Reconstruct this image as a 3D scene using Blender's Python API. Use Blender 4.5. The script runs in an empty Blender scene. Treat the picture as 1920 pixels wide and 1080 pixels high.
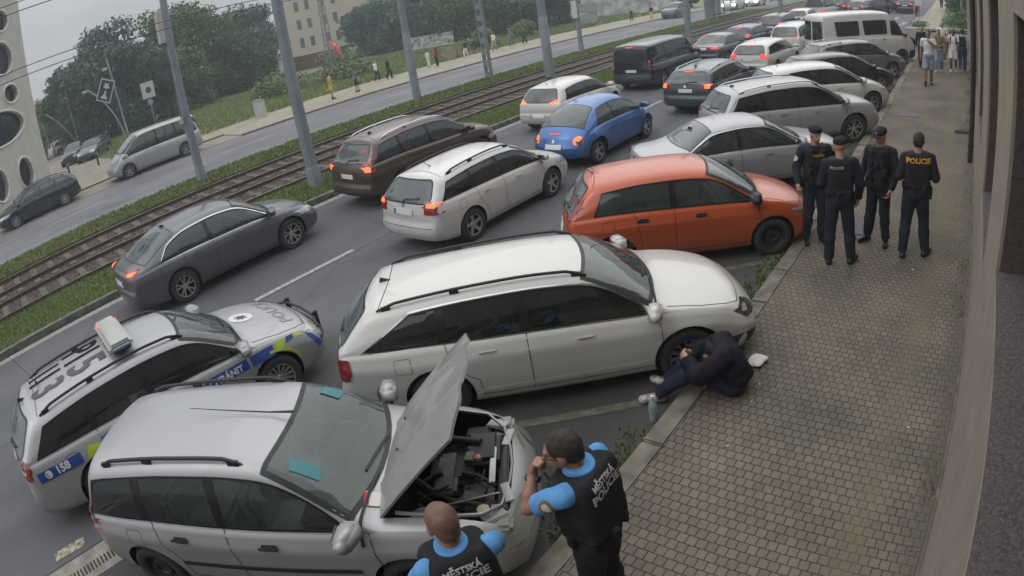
import bpy, bmesh, math, random
import numpy as np
from mathutils import Vector, Matrix
from mathutils.bvhtree import BVHTree
from mathutils.geometry import tessellate_polygon
R_ = math.radians
random.seed(7)
sc = bpy.context.scene
COL = sc.collection
# ---------------------------------------------------------------- camera
cd = bpy.data.cameras.new('camera'); cam = bpy.data.objects.new('camera', cd); COL.objects.link(cam); sc.camera = cam
sc.render.engine = 'CYCLES'
cd.type = 'PANO'
cc = cd if hasattr(cd, 'panorama_type') else cd.cycles
cc.panorama_type = 'FISHEYE_LENS_POLYNOMIAL'
cc.fisheye_fov = math.pi * 1.5
cc.fisheye_polynomial_k0 = 0.0
cc.fisheye_polynomial_k1 = -4.50595258e-02
cc.fisheye_polynomial_k2 = -9.62833446e-05
cc.fisheye_polynomial_k3 = 1.54979260e-05
cc.fisheye_polynomial_k4 = -6.27910599e-07
cd.sensor_fit = 'HORIZONTAL'; cd.sensor_width = 36; cd.sensor_height = 20.25
cd.shift_x = -(1060.672 - 960) / 1920
cd.shift_y = (424.56 - 540) / 1080
cd.clip_start = 0.05; cd.clip_end = 2000
cam.matrix_world = Matrix(((0.8111085842816863, -0.11364301227454122, 0.5737491875948296, 0),
                           (0.5706940143450782, 0.36861897471678595, -0.7337768008525788, 0),
                           (-0.1281062312897318, 0.9226078892140008, 0.36384540159912393, 4.3074),
                           (0, 0, 0, 1)))
# ---------------------------------------------------------------- world, sun, exposure
w = bpy.data.worlds.new('World'); sc.world = w; w.use_nodes = True
nt = w.node_tree; bg = nt.nodes['Background']
sky = nt.nodes.new('ShaderNodeTexSky'); sky.sky_type = 'NISHITA'; sky.sun_disc = False
sky.sun_elevation = R_(52); sky.sun_rotation = R_(200); sky.air_density = 1.0; sky.dust_density = 6.0; sky.ozone_density = 0.6
# an even grey cloud layer over the clear sky
hsv = nt.nodes.new('ShaderNodeHueSaturation'); hsv.inputs['Saturation'].default_value = 0.22; hsv.inputs['Value'].default_value = 1.0
nt.links.new(sky.outputs[0], hsv.inputs['Color'])
wtc = nt.nodes.new('ShaderNodeTexCoord'); wno = nt.nodes.new('ShaderNodeTexNoise'); wno.inputs['Scale'].default_value = 2.2; wno.inputs['Detail'].default_value = 4
wmp = nt.nodes.new('ShaderNodeMapping'); wmp.inputs['Scale'].default_value = (1, 1, 3)
nt.links.new(wtc.outputs['Generated'], wmp.inputs[0]); nt.links.new(wmp.outputs[0], wno.inputs['Vector'])
wcr = nt.nodes.new('ShaderNodeValToRGB'); wcr.color_ramp.elements[0].color = (4.6, 4.9, 5.3, 1); wcr.color_ramp.elements[1].color = (6.6, 6.7, 6.8, 1)
wcr.color_ramp.elements[0].position = .35; wcr.color_ramp.elements[1].position = .68
nt.links.new(wno.outputs[0], wcr.inputs[0])
wmx = nt.nodes.new('ShaderNodeMixRGB'); wmx.inputs[0].default_value = 0.8
nt.links.new(hsv.outputs[0], wmx.inputs[1]); nt.links.new(wcr.outputs[0], wmx.inputs[2])
wsx = nt.nodes.new('ShaderNodeSeparateXYZ'); nt.links.new(wtc.outputs['Generated'], wsx.inputs[0])
wgr = nt.nodes.new('ShaderNodeMapRange'); wgr.inputs[1].default_value = 0.0; wgr.inputs[2].default_value = 0.85; wgr.inputs[3].default_value = 0.50; wgr.inputs[4].default_value = 1.45; nt.links.new(wsx.outputs['Z'], wgr.inputs[0])
wml = nt.nodes.new('ShaderNodeVectorMath'); wml.operation = 'SCALE'; nt.links.new(wmx.outputs[0], wml.inputs[0]); nt.links.new(wgr.outputs[0], wml.inputs['Scale'])
nt.links.new(wml.outputs[0], bg.inputs['Color']); bg.inputs['Strength'].default_value = 0.10
sl = bpy.data.lights.new('sun', 'SUN'); sl.energy = 0.6; sl.angle = R_(80); sl.color = (1, .96, .9)
so = bpy.data.objects.new('sun', sl); COL.objects.link(so)
so.rotation_euler = (R_(38), 0, R_(-160))
sc.view_settings.view_transform = 'Standard'; sc.view_settings.look = 'None'
sc.view_settings.exposure = 0.75; sc.view_settings.gamma = 1
# ---------------------------------------------------------------- materials
MATS = {}
def nodes_of(m):
    m.use_nodes = True; n = m.node_tree.nodes; return n, m.node_tree.links, n['Principled BSDF']
def mat(name, col, rough=.6, metal=0, coat=0, emis=0, ecol=None, noise=0, nscale=8, bump=0, bscale=60, spec=.5, trans=0, alpha=1, ncol=None, rvar=0, stretch=None):
    if name in MATS: return MATS[name]
    m = bpy.data.materials.new(name); n, l, b = nodes_of(m)
    b.inputs['Base Color'].default_value = (*col, 1); b.inputs['Roughness'].default_value = rough; b.inputs['Metallic'].default_value = metal
    b.inputs['Specular IOR Level'].default_value = spec
    b.inputs['Coat Weight'].default_value = coat; b.inputs['Coat Roughness'].default_value = .06
    if emis: b.inputs['Emission Color'].default_value = (*(ecol or col), 1); b.inputs['Emission Strength'].default_value = emis
    if trans: b.inputs['Transmission Weight'].default_value = trans
    if alpha < 1: b.inputs['Alpha'].default_value = alpha
    if noise or bump or rvar:
        tc = n.new('ShaderNodeTexCoord'); mp = n.new('ShaderNodeMapping'); l.new(tc.outputs['Object'], mp.inputs[0])
        if stretch: mp.inputs['Scale'].default_value = stretch
    if noise:
        t = n.new('ShaderNodeTexNoise'); t.inputs['Scale'].default_value = nscale; t.inputs['Detail'].default_value = 6
        l.new(mp.outputs[0], t.inputs['Vector'])
        r = n.new('ShaderNodeValToRGB'); c2 = ncol or tuple(c * (1 - noise) for c in col); c3 = tuple(min(1, c * (1 + noise * .6)) for c in col)
        r.color_ramp.elements[0].position = .3; r.color_ramp.elements[1].position = .7
        r.color_ramp.elements[0].color = (*c2, 1); r.color_ramp.elements[1].color = (*c3, 1)
        l.new(t.outputs[0], r.inputs[0]); l.new(r.outputs[0], b.inputs['Base Color'])
    if rvar:
        t = n.new('ShaderNodeTexNoise'); t.inputs['Scale'].default_value = 5; t.inputs['Detail'].default_value = 5; l.new(mp.outputs[0], t.inputs['Vector'])
        r = n.new('ShaderNodeMapRange'); r.inputs[3].default_value = max(0, rough - rvar); r.inputs[4].default_value = rough + rvar
        l.new(t.outputs[0], r.inputs[0]); l.new(r.outputs[0], b.inputs['Roughness'])
    if bump:
        t = n.new('ShaderNodeTexNoise'); t.inputs['Scale'].default_value = bscale; t.inputs['Detail'].default_value = 4; l.new(mp.outputs[0], t.inputs['Vector'])
        u = n.new('ShaderNodeBump'); u.inputs['Strength'].default_value = bump; u.inputs['Distance'].default_value = .02
        l.new(t.outputs[0], u.inputs['Height']); l.new(u.outputs[0], b.inputs['Normal'])
    MATS[name] = m; return m
def paint(name, col, metal=.0, rough=.32, coat=.8):
    """car paint with a film of road dust that grows where dust settles by noise"""
    if name in MATS: return MATS[name]
    m = mat(name, col, rough, metal, coat, rvar=.07)
    n, l = m.node_tree.nodes, m.node_tree.links; b = n['Principled BSDF']
    b.inputs['Coat Roughness'].default_value = .09
    tc = n.new('ShaderNodeTexCoord'); t = n.new('ShaderNodeTexNoise'); t.inputs['Scale'].default_value = 3.0; t.inputs['Detail'].default_value = 7
    sp = n.new('ShaderNodeSeparateXYZ'); l.new(tc.outputs['Object'], sp.inputs[0]); l.new(tc.outputs['Object'], t.inputs['Vector'])
    mr = n.new('ShaderNodeMapRange'); mr.inputs[1].default_value = .75; mr.inputs[2].default_value = .15; mr.inputs[3].default_value = 0; mr.inputs[4].default_value = .55
    l.new(sp.outputs['Z'], mr.inputs[0])
    ad = n.new('ShaderNodeMath'); ad.operation = 'MULTIPLY'; l.new(mr.outputs[0], ad.inputs[0]); l.new(t.outputs[0], ad.inputs[1])
    mx = n.new('ShaderNodeMixRGB'); mx.inputs[1].default_value = (*col, 1); mx.inputs[2].default_value = (.12, .105, .085, 1)
    l.new(ad.outputs[0], mx.inputs[0]); l.new(mx.outputs[0], b.inputs['Base Color'])
    return m
def glassm(name, col=(.012, .014, .017), rough=.04):
    return mat(name, col, rough, 0, .0, spec=.55, noise=.5, nscale=2.2)
# ---------------------------------------------------------------- object helpers
def link(o, parent=None):
    COL.objects.link(o)
    if parent is not None: o.parent = parent
    return o
def tag(o, label=None, cat=None, group=None, kind=None):
    if label: o['label'] = label
    if cat: o['category'] = cat
    if group: o['group'] = group
    if kind: o['kind'] = kind
    return o
def empty(name, loc=(0, 0, 0), rz=0, label=None, cat=None, group=None):
    o = bpy.data.objects.new(name, None); o.location = loc; o.rotation_euler = (0, 0, rz); o.empty_display_size = .3
    COL.objects.link(o); return tag(o, label, cat, group)
def mesh_obj(name, verts, faces, m, parent=None, smooth=None, mats=None, fm=None):
    me = bpy.data.meshes.new(name); me.from_pydata([tuple(v) for v in verts], [], [tuple(f) for f in faces])
    for q in (mats or [m]): me.materials.append(q)
    if fm is not None: me.polygons.foreach_set('material_index', fm)
    if smooth is not None:
        me.shade_smooth() if hasattr(me, 'shade_smooth') else me.polygons.foreach_set('use_smooth', [True] * len(me.polygons))
        if smooth < 180: me.set_sharp_from_angle(angle=R_(smooth))
    me.update(); o = bpy.data.objects.new(name, me); return link(o, parent)
class MB:
    """collects simple shapes into one mesh"""
    def __init__(s): s.v = []; s.f = []
    def add(s, v, f):
        n = len(s.v); s.v += [tuple(p) for p in v]; s.f += [tuple(i + n for i in q) for q in f]; return s
    def box(s, c, d, rz=0, M=None, bev=0):
        x, y, z = d[0] / 2, d[1] / 2, d[2] / 2
        if bev:
            bm = bmesh.new(); bmesh.ops.create_cube(bm, size=1); 
            for q in bm.verts: q.co = Vector((q.co.x * d[0], q.co.y * d[1], q.co.z * d[2]))
            bmesh.ops.bevel(bm, geom=bm.edges[:], offset=bev, segments=2, affect='EDGES')
            bm.verts.ensure_lookup_table(); v = [tuple(q.co) for q in bm.verts]; f = [tuple(w_.index for w_ in q.verts) for q in bm.faces]; bm.free()
        else:
            v = [(i, j, k) for i in (-x, x) for j in (-y, y) for k in (-z, z)]
            f = [(0, 1, 3, 2), (4, 6, 7, 5), (0, 4, 5, 1), (2, 3, 7, 6), (0, 2, 6, 4), (1, 5, 7, 3)]
        c_, s_ = math.cos(rz), math.sin(rz)
        if M is not None: v = [M @ Vector(p) for p in v]
        v = [(p[0] * c_ - p[1] * s_ + c[0], p[0] * s_ + p[1] * c_ + c[1], p[2] + c[2]) for p in v]
        return s.add(v, f)
    def tube(s, pts, r, n=8, cap=True, flat=1):
        P = [Vector(p) for p in pts]; rr = r if isinstance(r, (list, tuple)) else [r] * len(P)
        vs = []; fs = []; up = Vector((0, 0, 1))
        for i, p in enumerate(P):
            t = (P[min(i + 1, len(P) - 1)] - P[max(i - 1, 0)]).normalized()
            if abs(t.z) > .97: up = Vector((0, 1, 0))
            else: up = Vector((0, 0, 1))
            a = t.cross(up).normalized(); b = a.cross(t).normalized()
            for k in range(n):
                th = 2 * math.pi * k / n; vs.append(p + a * math.cos(th) * rr[i] + b * math.sin(th) * rr[i] * flat)
        for i in range(len(P) - 1):
            for k in range(n):
                k2 = (k + 1) % n; fs.append((i * n + k, i * n + k2, (i + 1) * n + k2, (i + 1) * n + k))
        if cap: fs.append(tuple(range(n - 1, -1, -1))); fs.append(tuple((len(P) - 1) * n + k for k in range(n)))
        return s.add(vs, fs)
    def lathe(s, prof, n=32, axis='y', c=(0, 0, 0)):
        """prof: (radius, along)"""
        vs = []; fs = []
        for r, a in prof:
            for k in range(n):
                th = 2 * math.pi * k / n; u, v = r * math.cos(th), r * math.sin(th)
                p = {'y': (u, a, v), 'x': (a, u, v), 'z': (u, v, a)}[axis]; vs.append((p[0] + c[0], p[1] + c[1], p[2] + c[2]))
        for i in range(len(prof) - 1):
            for k in range(n): k2 = (k + 1) % n; fs.append((i * n + k, i * n + k2, (i + 1) * n + k2, (i + 1) * n + k))
        return s.add(vs, fs)
    def prism(s, poly, z0, z1, M=None):
        n = len(poly); v = [(p[0], p[1], z0) for p in poly] + [(p[0], p[1], z1) for p in poly]
        f = [tuple(range(n - 1, -1, -1)), tuple(range(n, 2 * n))] + [(i, (i + 1) % n, n + (i + 1) % n, n + i) for i in range(n)]
        if M is not None: v = [tuple(M @ Vector(p)) for p in v]
        return s.add(v, f)
    def build(s, name, m, parent=None, smooth=None): return mesh_obj(name, s.v, s.f, m, parent, smooth)
def copy_tree(o, parent=None):
    c = o.copy(); COL.objects.link(c); c.parent = parent
    for ch in [k for k in o.children]: copy_tree(ch, c)
    return c
def pchip(xs, ys):
    xs = np.array(xs, float); ys = np.array(ys, float); h = np.diff(xs); d = np.diff(ys) / h
    m = np.zeros_like(xs)
    for i in range(1, len(xs) - 1):
        if d[i - 1] * d[i] > 0:
            w1 = 2 * h[i] + h[i - 1]; w2 = h[i] + 2 * h[i - 1]; m[i] = (w1 + w2) / (w1 / d[i - 1] + w2 / d[i])
    m[0] = d[0]; m[-1] = d[-1]
    def f(x):
        x = np.clip(np.asarray(x, float), xs[0], xs[-1]); i = np.clip(np.searchsorted(xs, x, side='right') - 1, 0, len(xs) - 2)
        t = (x - xs[i]) / h[i]; return (2 * t**3 - 3 * t**2 + 1) * ys[i] + (t**3 - 2 * t**2 + t) * h[i] * m[i] + (-2 * t**3 + 3 * t**2) * ys[i + 1] + (t**3 - t**2) * h[i] * m[i + 1]
    return f
def lin(xs, ys): return lambda x: np.interp(x, xs, ys)
# ---------------------------------------------------------------- outlines laid onto a surface
def rounded(poly, it=2, k=.22):
    for _ in range(it):
        o = []; n = len(poly)
        for i in range(n):
            a, b = poly[i], poly[(i + 1) % n]
            o.append((a[0] + (b[0] - a[0]) * k, a[1] + (b[1] - a[1]) * k)); o.append((b[0] - (b[0] - a[0]) * k, b[1] - (b[1] - a[1]) * k))
        poly = o
    return poly
def rcorner(poly, r=.03, n=4):
    o = []; N = len(poly)
    for i in range(N):
        p = Vector(poly[i]); a = Vector(poly[i - 1]) - p; b = Vector(poly[(i + 1) % N]) - p
        d = min(r, a.length * .45, b.length * .45); A = p + a.normalized() * d; B = p + b.normalized() * d
        for k in range(n + 1):
            t = k / n; q = A * (1 - t)**2 + p * 2 * t * (1 - t) + B * t**2; o.append((q.x, q.y))
    return o
def area2(p): return sum(p[i][0] * p[(i + 1) % len(p)][1] - p[(i + 1) % len(p)][0] * p[i][1] for i in range(len(p)))
def inset(poly, d):
    if area2(poly) < 0: poly = poly[::-1]
    o = []; n = len(poly)
    for i in range(n):
        p = Vector(poly[i]); a = (p - Vector(poly[i - 1])); b = (Vector(poly[(i + 1) % n]) - p)
        if a.length < 1e-6 or b.length < 1e-6: continue
        a.normalize(); b.normalize(); na = Vector((-a.y, a.x)); nb = Vector((-b.y, b.x)); m_ = na + nb
        if m_.length < .2: continue
        m_.normalize(); k = d / max(.45, m_.dot(na)); q = p + m_ * k; o.append((q.x, q.y))
    return o
def clip(poly, ax, val, keep):
    o = []; n = len(poly)
    for i in range(n):
        a, b = poly[i], poly[(i + 1) % n]; ia = (a[ax] - val) * keep >= 0; ib = (b[ax] - val) * keep >= 0
        if ia: o.append(a)
        if ia != ib:
            t = (val - a[ax]) / (b[ax] - a[ax]); o.append((a[0] + (b[0] - a[0]) * t, a[1] + (b[1] - a[1]) * t))
    return o
def line_poly(pts, w_):
    L_ = []; Rr = []
    for i, p in enumerate(pts):
        a = Vector(pts[max(i - 1, 0)]); b = Vector(pts[min(i + 1, len(pts) - 1)]); t = (b - a).normalized(); n_ = Vector((-t.y, t.x)) * w_ / 2; p = Vector(p)
        L_.append(tuple(p + n_)); Rr.append(tuple(p - n_))
    return L_ + Rr[::-1]
def flat_bm(polys):
    """2-D triangles from outlines (list of polygons) or (verts, faces)"""
    bm = bmesh.new()
    if isinstance(polys, tuple):
        vs = [bm.verts.new((p[0], p[1], 0)) for p in polys[0]]
        for f in polys[1]:
            try: bm.faces.new([vs[i] for i in f])
            except ValueError: pass
    else:
        for poly in polys:
            if not isinstance(poly, dict) and len(poly) < 3: continue
            loops = [poly['loops'][0]] if isinstance(poly, dict) else [poly]
            allp = [p for lp in loops for p in lp]
            vs = [bm.verts.new((p[0], p[1], 0)) for p in allp]
            for t in tessellate_polygon([[Vector((p[0], p[1], 0)) for p in lp] for lp in loops]):
                try: bm.faces.new([vs[i] for i in t])
                except ValueError: pass
        for poly in polys:
            if isinstance(poly, dict):
                bm.normal_update(); fl_ = [f for f in bm.faces if f.normal.z < 0]
                if fl_: bmesh.ops.reverse_faces(bm, faces=fl_)
                for lp in poly['loops'][1:]: cut_window(bm, lp, Frame((0, 0, 1), (1, 0, 0), (0, 1, 0), (0, 0, -1)), 0, 1, True)
    return bm
class Frame:
    def __init__(s, O, U, V, D): s.O, s.U, s.V, s.D = Vector(O), Vector(U), Vector(V), Vector(D)
VR = Frame((0, -4, 0), (1, 0, 0), (0, 0, 1), (0, 1, 0)); VL = Frame((0, 4, 0), (1, 0, 0), (0, 0, 1), (0, -1, 0))
VT = Frame((0, 0, 5), (1, 0, 0), (0, 1, 0), (0, 0, -1)); VB = Frame((-9, 0, 0), (0, 1, 0), (0, 0, 1), (1, 0, 0)); VF = Frame((9, 0, 0), (0, 1, 0), (0, 0, 1), (-1, 0, 0))
def decal(name, polys, fr, bvh, m, parent, off=.004, grid=.07, maxd=50, thick=0, smooth=40, mats=None):
    bm = flat_bm(polys)
    if not bm.verts: bm.free(); return None
    if grid:
        for ax in (0, 1):
            lo = min(v.co[ax] for v in bm.verts); hi = max(v.co[ax] for v in bm.verts)
            k = math.ceil(lo / grid) * grid
            while k < hi:
                if k > lo + 1e-4 and hi - k > 1e-4:
                    co = Vector((0, 0, 0)); no = Vector((0, 0, 0)); co[ax] = k; no[ax] = 1
                    bmesh.ops.bisect_plane(bm, geom=bm.verts[:] + bm.edges[:] + bm.faces[:], dist=1e-5, plane_co=co, plane_no=no)
                k += grid
    dead = []
    for v in bm.verts:
        o = fr.O + fr.U * v.co.x + fr.V * v.co.y
        loc, nor, idx, dist = bvh.ray_cast(o, fr.D, maxd)
        if loc is None: dead.append(v)
        else:
            if nor.dot(fr.D) > 0: nor = -nor
            v.co = loc + (nor * .6 - fr.D * .4).normalized() * off
    for e in bm.edges:   # pieces that would be smeared along the ray
        if e.is_valid and abs((e.verts[0].co - e.verts[1].co).dot(fr.D)) > .16 + 2.2 * (grid or 0) and e.verts[0] not in dead: dead.append(e.verts[0])
    if dead: bmesh.ops.delete(bm, geom=list(set(dead)), context='VERTS')
    if not bm.faces: bm.free(); return None
    bm.normal_update(); fl_ = [f for f in bm.faces if f.normal.dot(fr.D) > 0]
    if fl_: bmesh.ops.reverse_faces(bm, faces=fl_)
    if thick:
        bmesh.ops.solidify(bm, geom=bm.faces[:], thickness=thick)
    me = bpy.data.meshes.new(name); bm.to_mesh(me); bm.free()
    for q in (mats or [m]): me.materials.append(q)
    me.shade_smooth(); me.set_sharp_from_angle(angle=R_(smooth))
    return link(bpy.data.objects.new(name, me), parent)
def bvh_of(o):
    bm = bmesh.new(); bm.from_mesh(o.data); t = BVHTree.FromBMesh(bm); bm.free(); return t
def text2d(s, size=1, x=0, y=0, align='CENTER', rot=0, sx=1, bold=0, shear=0):
    cu = bpy.data.curves.new('t', 'FONT'); cu.body = s; cu.size = size; cu.align_x = align; cu.align_y = 'CENTER'; cu.resolution_u = 2; cu.offset = bold; cu.fill_mode = 'FRONT'
    cu.shear = shear
    o = bpy.data.objects.new('t', cu); COL.objects.link(o); bpy.context.view_layer.update()
    me = bpy.data.meshes.new_from_object(o.evaluated_get(bpy.context.evaluated_depsgraph_get()))
    c_, s_ = math.cos(rot), math.sin(rot)
    v = [((p.co.x * sx) * c_ - p.co.y * s_ + x, (p.co.x * sx) * s_ + p.co.y * c_ + y) for p in me.vertices]
    f = [tuple(p.vertices) for p in me.polygons]
    bpy.data.objects.remove(o); bpy.data.meshes.remove(me); bpy.data.curves.remove(cu)
    return v, f
def boolean(o, cutters):
    """subtract cutter objects from o (slot index kept) and bake the result"""
    for c in cutters:
        md = o.modifiers.new('b', 'BOOLEAN'); md.operation = 'DIFFERENCE'; md.object = c; md.solver = 'EXACT'
    bpy.context.view_layer.update()
    me = bpy.data.meshes.new_from_object(o.evaluated_get(bpy.context.evaluated_depsgraph_get()))
    old = o.data; o.modifiers.clear(); o.data = me; bpy.data.meshes.remove(old)
    for c in cutters: d = c.data; bpy.data.objects.remove(c); bpy.data.meshes.remove(d)
    return o
# ---------------------------------------------------------------- implicit surfaces (people)
def sdf_mesh(prims, vox, k=.02, cuts=(), noise=0, nf=9, seed=0):
    """prims: ('c',a,b,ra,rb) capsule | ('e',centre,(rx,ry,rz),rot3x3|None) ellipsoid | ('b',c,(hx,hy,hz),rot,r) box ; smooth union; surface nets"""
    P = np.array([q for pr in prims for q in ([pr[1], pr[2]] if pr[0] == 'c' else [pr[1]])], float)
    mg = max([max(pr[3], pr[4]) if pr[0] == 'c' else max(pr[2]) * 1.05 for pr in prims]) + 3 * vox
    lo = P.min(0) - mg; hi = P.max(0) + mg; n = np.ceil((hi - lo) / vox).astype(int) + 1
    F = np.full(n, 1.0, np.float32); ax = [lo[i] + np.arange(n[i]) * vox for i in range(3)]
    for pr in prims:
        if pr[0] == 'c': a, b = np.array(pr[1], float), np.array(pr[2], float); rm = max(pr[3], pr[4]); l_, h_ = np.minimum(a, b) - rm, np.maximum(a, b) + rm
        else:
            c = np.array(pr[1], float); rm = (max(pr[2]) if pr[0] == 'e' else float(np.linalg.norm(pr[2])) + (pr[4] if len(pr) > 4 else 0)); l_, h_ = c - rm, c + rm
        m_ = k + 2 * vox; s0 = np.clip(((l_ - m_ - lo) / vox).astype(int), 0, n); s1 = np.clip(((h_ + m_ - lo) / vox).astype(int) + 2, 0, n)
        X, Y, Z = np.meshgrid(ax[0][s0[0]:s1[0]], ax[1][s0[1]:s1[1]], ax[2][s0[2]:s1[2]], indexing='ij')
        if X.size == 0: continue
        Q = np.stack([X, Y, Z], -1)
        if pr[0] == 'c':
            ab = b - a; L2 = max(ab @ ab, 1e-9); t = np.clip(((Q - a) @ ab) / L2, 0, 1); d = np.linalg.norm(Q - a - t[..., None] * ab, axis=-1) - (pr[3] + (pr[4] - pr[3]) * t)
            if len(pr) > 5: d = np.maximum(d, (Q - b) @ (ab / math.sqrt(L2)))
        elif pr[0] == 'e':
            q = Q - c
            if pr[3] is not None: q = q @ np.array(pr[3], float)
            r = np.array(pr[2], float); k0 = np.linalg.norm(q / r, axis=-1); k1 = np.linalg.norm(q / (r * r), axis=-1); d = k0 * (k0 - 1) / np.maximum(k1, 1e-6)
        else:
            q = Q - c
            if pr[3] is not None: q = q @ np.array(pr[3], float)
            r = pr[4]; u = np.abs(q) - (np.array(pr[2], float) - r); d = np.linalg.norm(np.maximum(u, 0), axis=-1) + np.minimum(u.max(-1), 0) - r
        S = F[s0[0]:s1[0], s0[1]:s1[1], s0[2]:s1[2]]
        h = np.clip(.5 + .5 * (S - d) / k, 0, 1); F[s0[0]:s1[0], s0[1]:s1[1], s0[2]:s1[2]] = S * (1 - h) + d * h - k * h * (1 - h)
    if cuts:
        X, Y, Z = np.meshgrid(*ax, indexing='ij')
        for p, nn in cuts:
            nn = np.array(nn, float); nn /= np.linalg.norm(nn); d = (X - p[0]) * nn[0] + (Y - p[1]) * nn[1] + (Z - p[2]) * nn[2]; F = np.maximum(F, d.astype(np.float32))
    if noise:
        rg = np.random.RandomState(seed); X, Y, Z = np.meshgrid(*ax, indexing='ij'); N = 0
        for _ in range(7):
            kx = rg.normal(0, 1, 3) * nf * (1, 1, .75)[_ % 3]; N = N + np.sin(X * kx[0] + Y * kx[1] + Z * kx[2] + rg.rand() * 6.28)
        F = F + noise * (N / 3).astype(np.float32)
    ins = F < 0
    # surface nets
    c8 = sum(ins[i:n[0] - 1 + i, j:n[1] - 1 + j, l:n[2] - 1 + l].astype(np.int8) for i in (0, 1) for j in (0, 1) for l in (0, 1))
    act = (c8 > 0) & (c8 < 8); idx = np.argwhere(act); vid = -np.ones(act.shape, int); vid[act] = np.arange(len(idx))
    acc = np.zeros((len(idx), 3)); cnt = np.zeros(len(idx))
    cor = [(i, j, l) for i in (0, 1) for j in (0, 1) for l in (0, 1)]
    val = {c_: F[idx[:, 0] + c_[0], idx[:, 1] + c_[1], idx[:, 2] + c_[2]] for c_ in cor}
    for a_ in cor:
        for x_ in range(3):
            if a_[x_] == 0:
                b_ = list(a_); b_[x_] = 1; b_ = tuple(b_); va, vb = val[a_], val[b_]; s = (va < 0) != (vb < 0)
                t = np.where(s, va / np.where(s, va - vb, 1), 0); p = np.array(a_, float) + np.zeros((len(idx), 3)); p[:, x_] += t; acc[s] += p[s]; cnt[s] += 1
    V_ = lo + (idx + acc / cnt[:, None]) * vox
    faces = []
    for x_ in range(3):
        u, v = [(1, 2), (2, 0), (0, 1)][x_]
        sl0 = [slice(None)] * 3; sl1 = [slice(None)] * 3; sl0[x_] = slice(0, -1); sl1[x_] = slice(1, None)
        A = ins[tuple(sl0)]; B = ins[tuple(sl1)]; ch = np.argwhere(A != B)
        ok = (ch[:, u] > 0) & (ch[:, v] > 0) & (ch[:, u] < n[u] - 1) & (ch[:, v] < n[v] - 1); ch = ch[ok]
        fl = A[ch[:, 0], ch[:, 1], ch[:, 2]]
        q = []
        for du, dv in ((-1, -1), (0, -1), (0, 0), (-1, 0)):
            c_ = ch.copy(); c_[:, u] += du; c_[:, v] += dv; q.append(vid[c_[:, 0], c_[:, 1], c_[:, 2]])
        q = np.stack(q, 1); q[~fl] = q[~fl][:, ::-1]; faces.append(q)
    faces = np.concatenate(faces); faces = faces[(faces >= 0).all(1)]
    return V_, faces
def np_mesh(name, V_, F_, m, parent=None, smooth=True):
    me = bpy.data.meshes.new(name); me.vertices.add(len(V_)); me.vertices.foreach_set('co', np.asarray(V_, np.float32).ravel())
    F_ = np.asarray(F_); k = F_.shape[1]; me.loops.add(F_.size); me.loops.foreach_set('vertex_index', F_.ravel().astype(np.int32)); me.polygons.add(len(F_))
    me.polygons.foreach_set('loop_start', np.arange(0, F_.size, k, dtype=np.int32)); me.polygons.foreach_set('loop_total', np.full(len(F_), k, np.int32))
    me.polygons.foreach_set('use_smooth', np.full(len(F_), smooth)); me.materials.append(m); me.update(calc_edges=True); me.validate()
    return link(bpy.data.objects.new(name, me), parent)
def garment(name, prims, m, parent, vox=.012, k=.02, cuts=(), noise=0, nf=9, seed=0):
    v, f = sdf_mesh(prims, vox, k, cuts, noise, nf, seed); return np_mesh(name, v, f, m, parent)

def thin_glass(name, tint=(.55, .62, .62), dust=.07, refl=1.0, rough=.02):
    """a pane: mostly see-through, mirror-like at grazing angles, with a little dust"""
    if name in MATS: return MATS[name]
    m = bpy.data.materials.new(name); m.use_nodes = True; n = m.node_tree.nodes; l = m.node_tree.links; n.remove(n['Principled BSDF'])
    t = n.new('ShaderNodeBsdfTransparent'); t.inputs[0].default_value = (*tint, 1); g = n.new('ShaderNodeBsdfGlossy'); g.inputs['Roughness'].default_value = rough; g.inputs[0].default_value = (1, 1, 1, 1)
    f = n.new('ShaderNodeFresnel'); f.inputs[0].default_value = 1.55; mu = n.new('ShaderNodeMath'); mu.operation = 'MULTIPLY'; mu.use_clamp = True; mu.inputs[1].default_value = 1.5 * refl; l.new(f.outputs[0], mu.inputs[0])
    a = n.new('ShaderNodeMixShader'); l.new(mu.outputs[0], a.inputs[0]); l.new(t.outputs[0], a.inputs[1]); l.new(g.outputs[0], a.inputs[2])
    d = n.new('ShaderNodeBsdfDiffuse'); d.inputs[0].default_value = (.22, .26, .26, 1); nz = n.new('ShaderNodeTexNoise'); nz.inputs['Scale'].default_value = 2.5; nz.inputs['Detail'].default_value = 5
    tc = n.new('ShaderNodeTexCoord'); l.new(tc.outputs['Object'], nz.inputs['Vector']); mr = n.new('ShaderNodeMapRange'); mr.inputs[3].default_value = dust * .4; mr.inputs[4].default_value = dust * 1.7; l.new(nz.outputs[0], mr.inputs[0])
    b = n.new('ShaderNodeMixShader'); l.new(mr.outputs[0], b.inputs[0]); l.new(a.outputs[0], b.inputs[1]); l.new(d.outputs[0], b.inputs[2]); l.new(b.outputs[0], n['Material Output'].inputs[0])
    MATS[name] = m; return m
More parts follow.
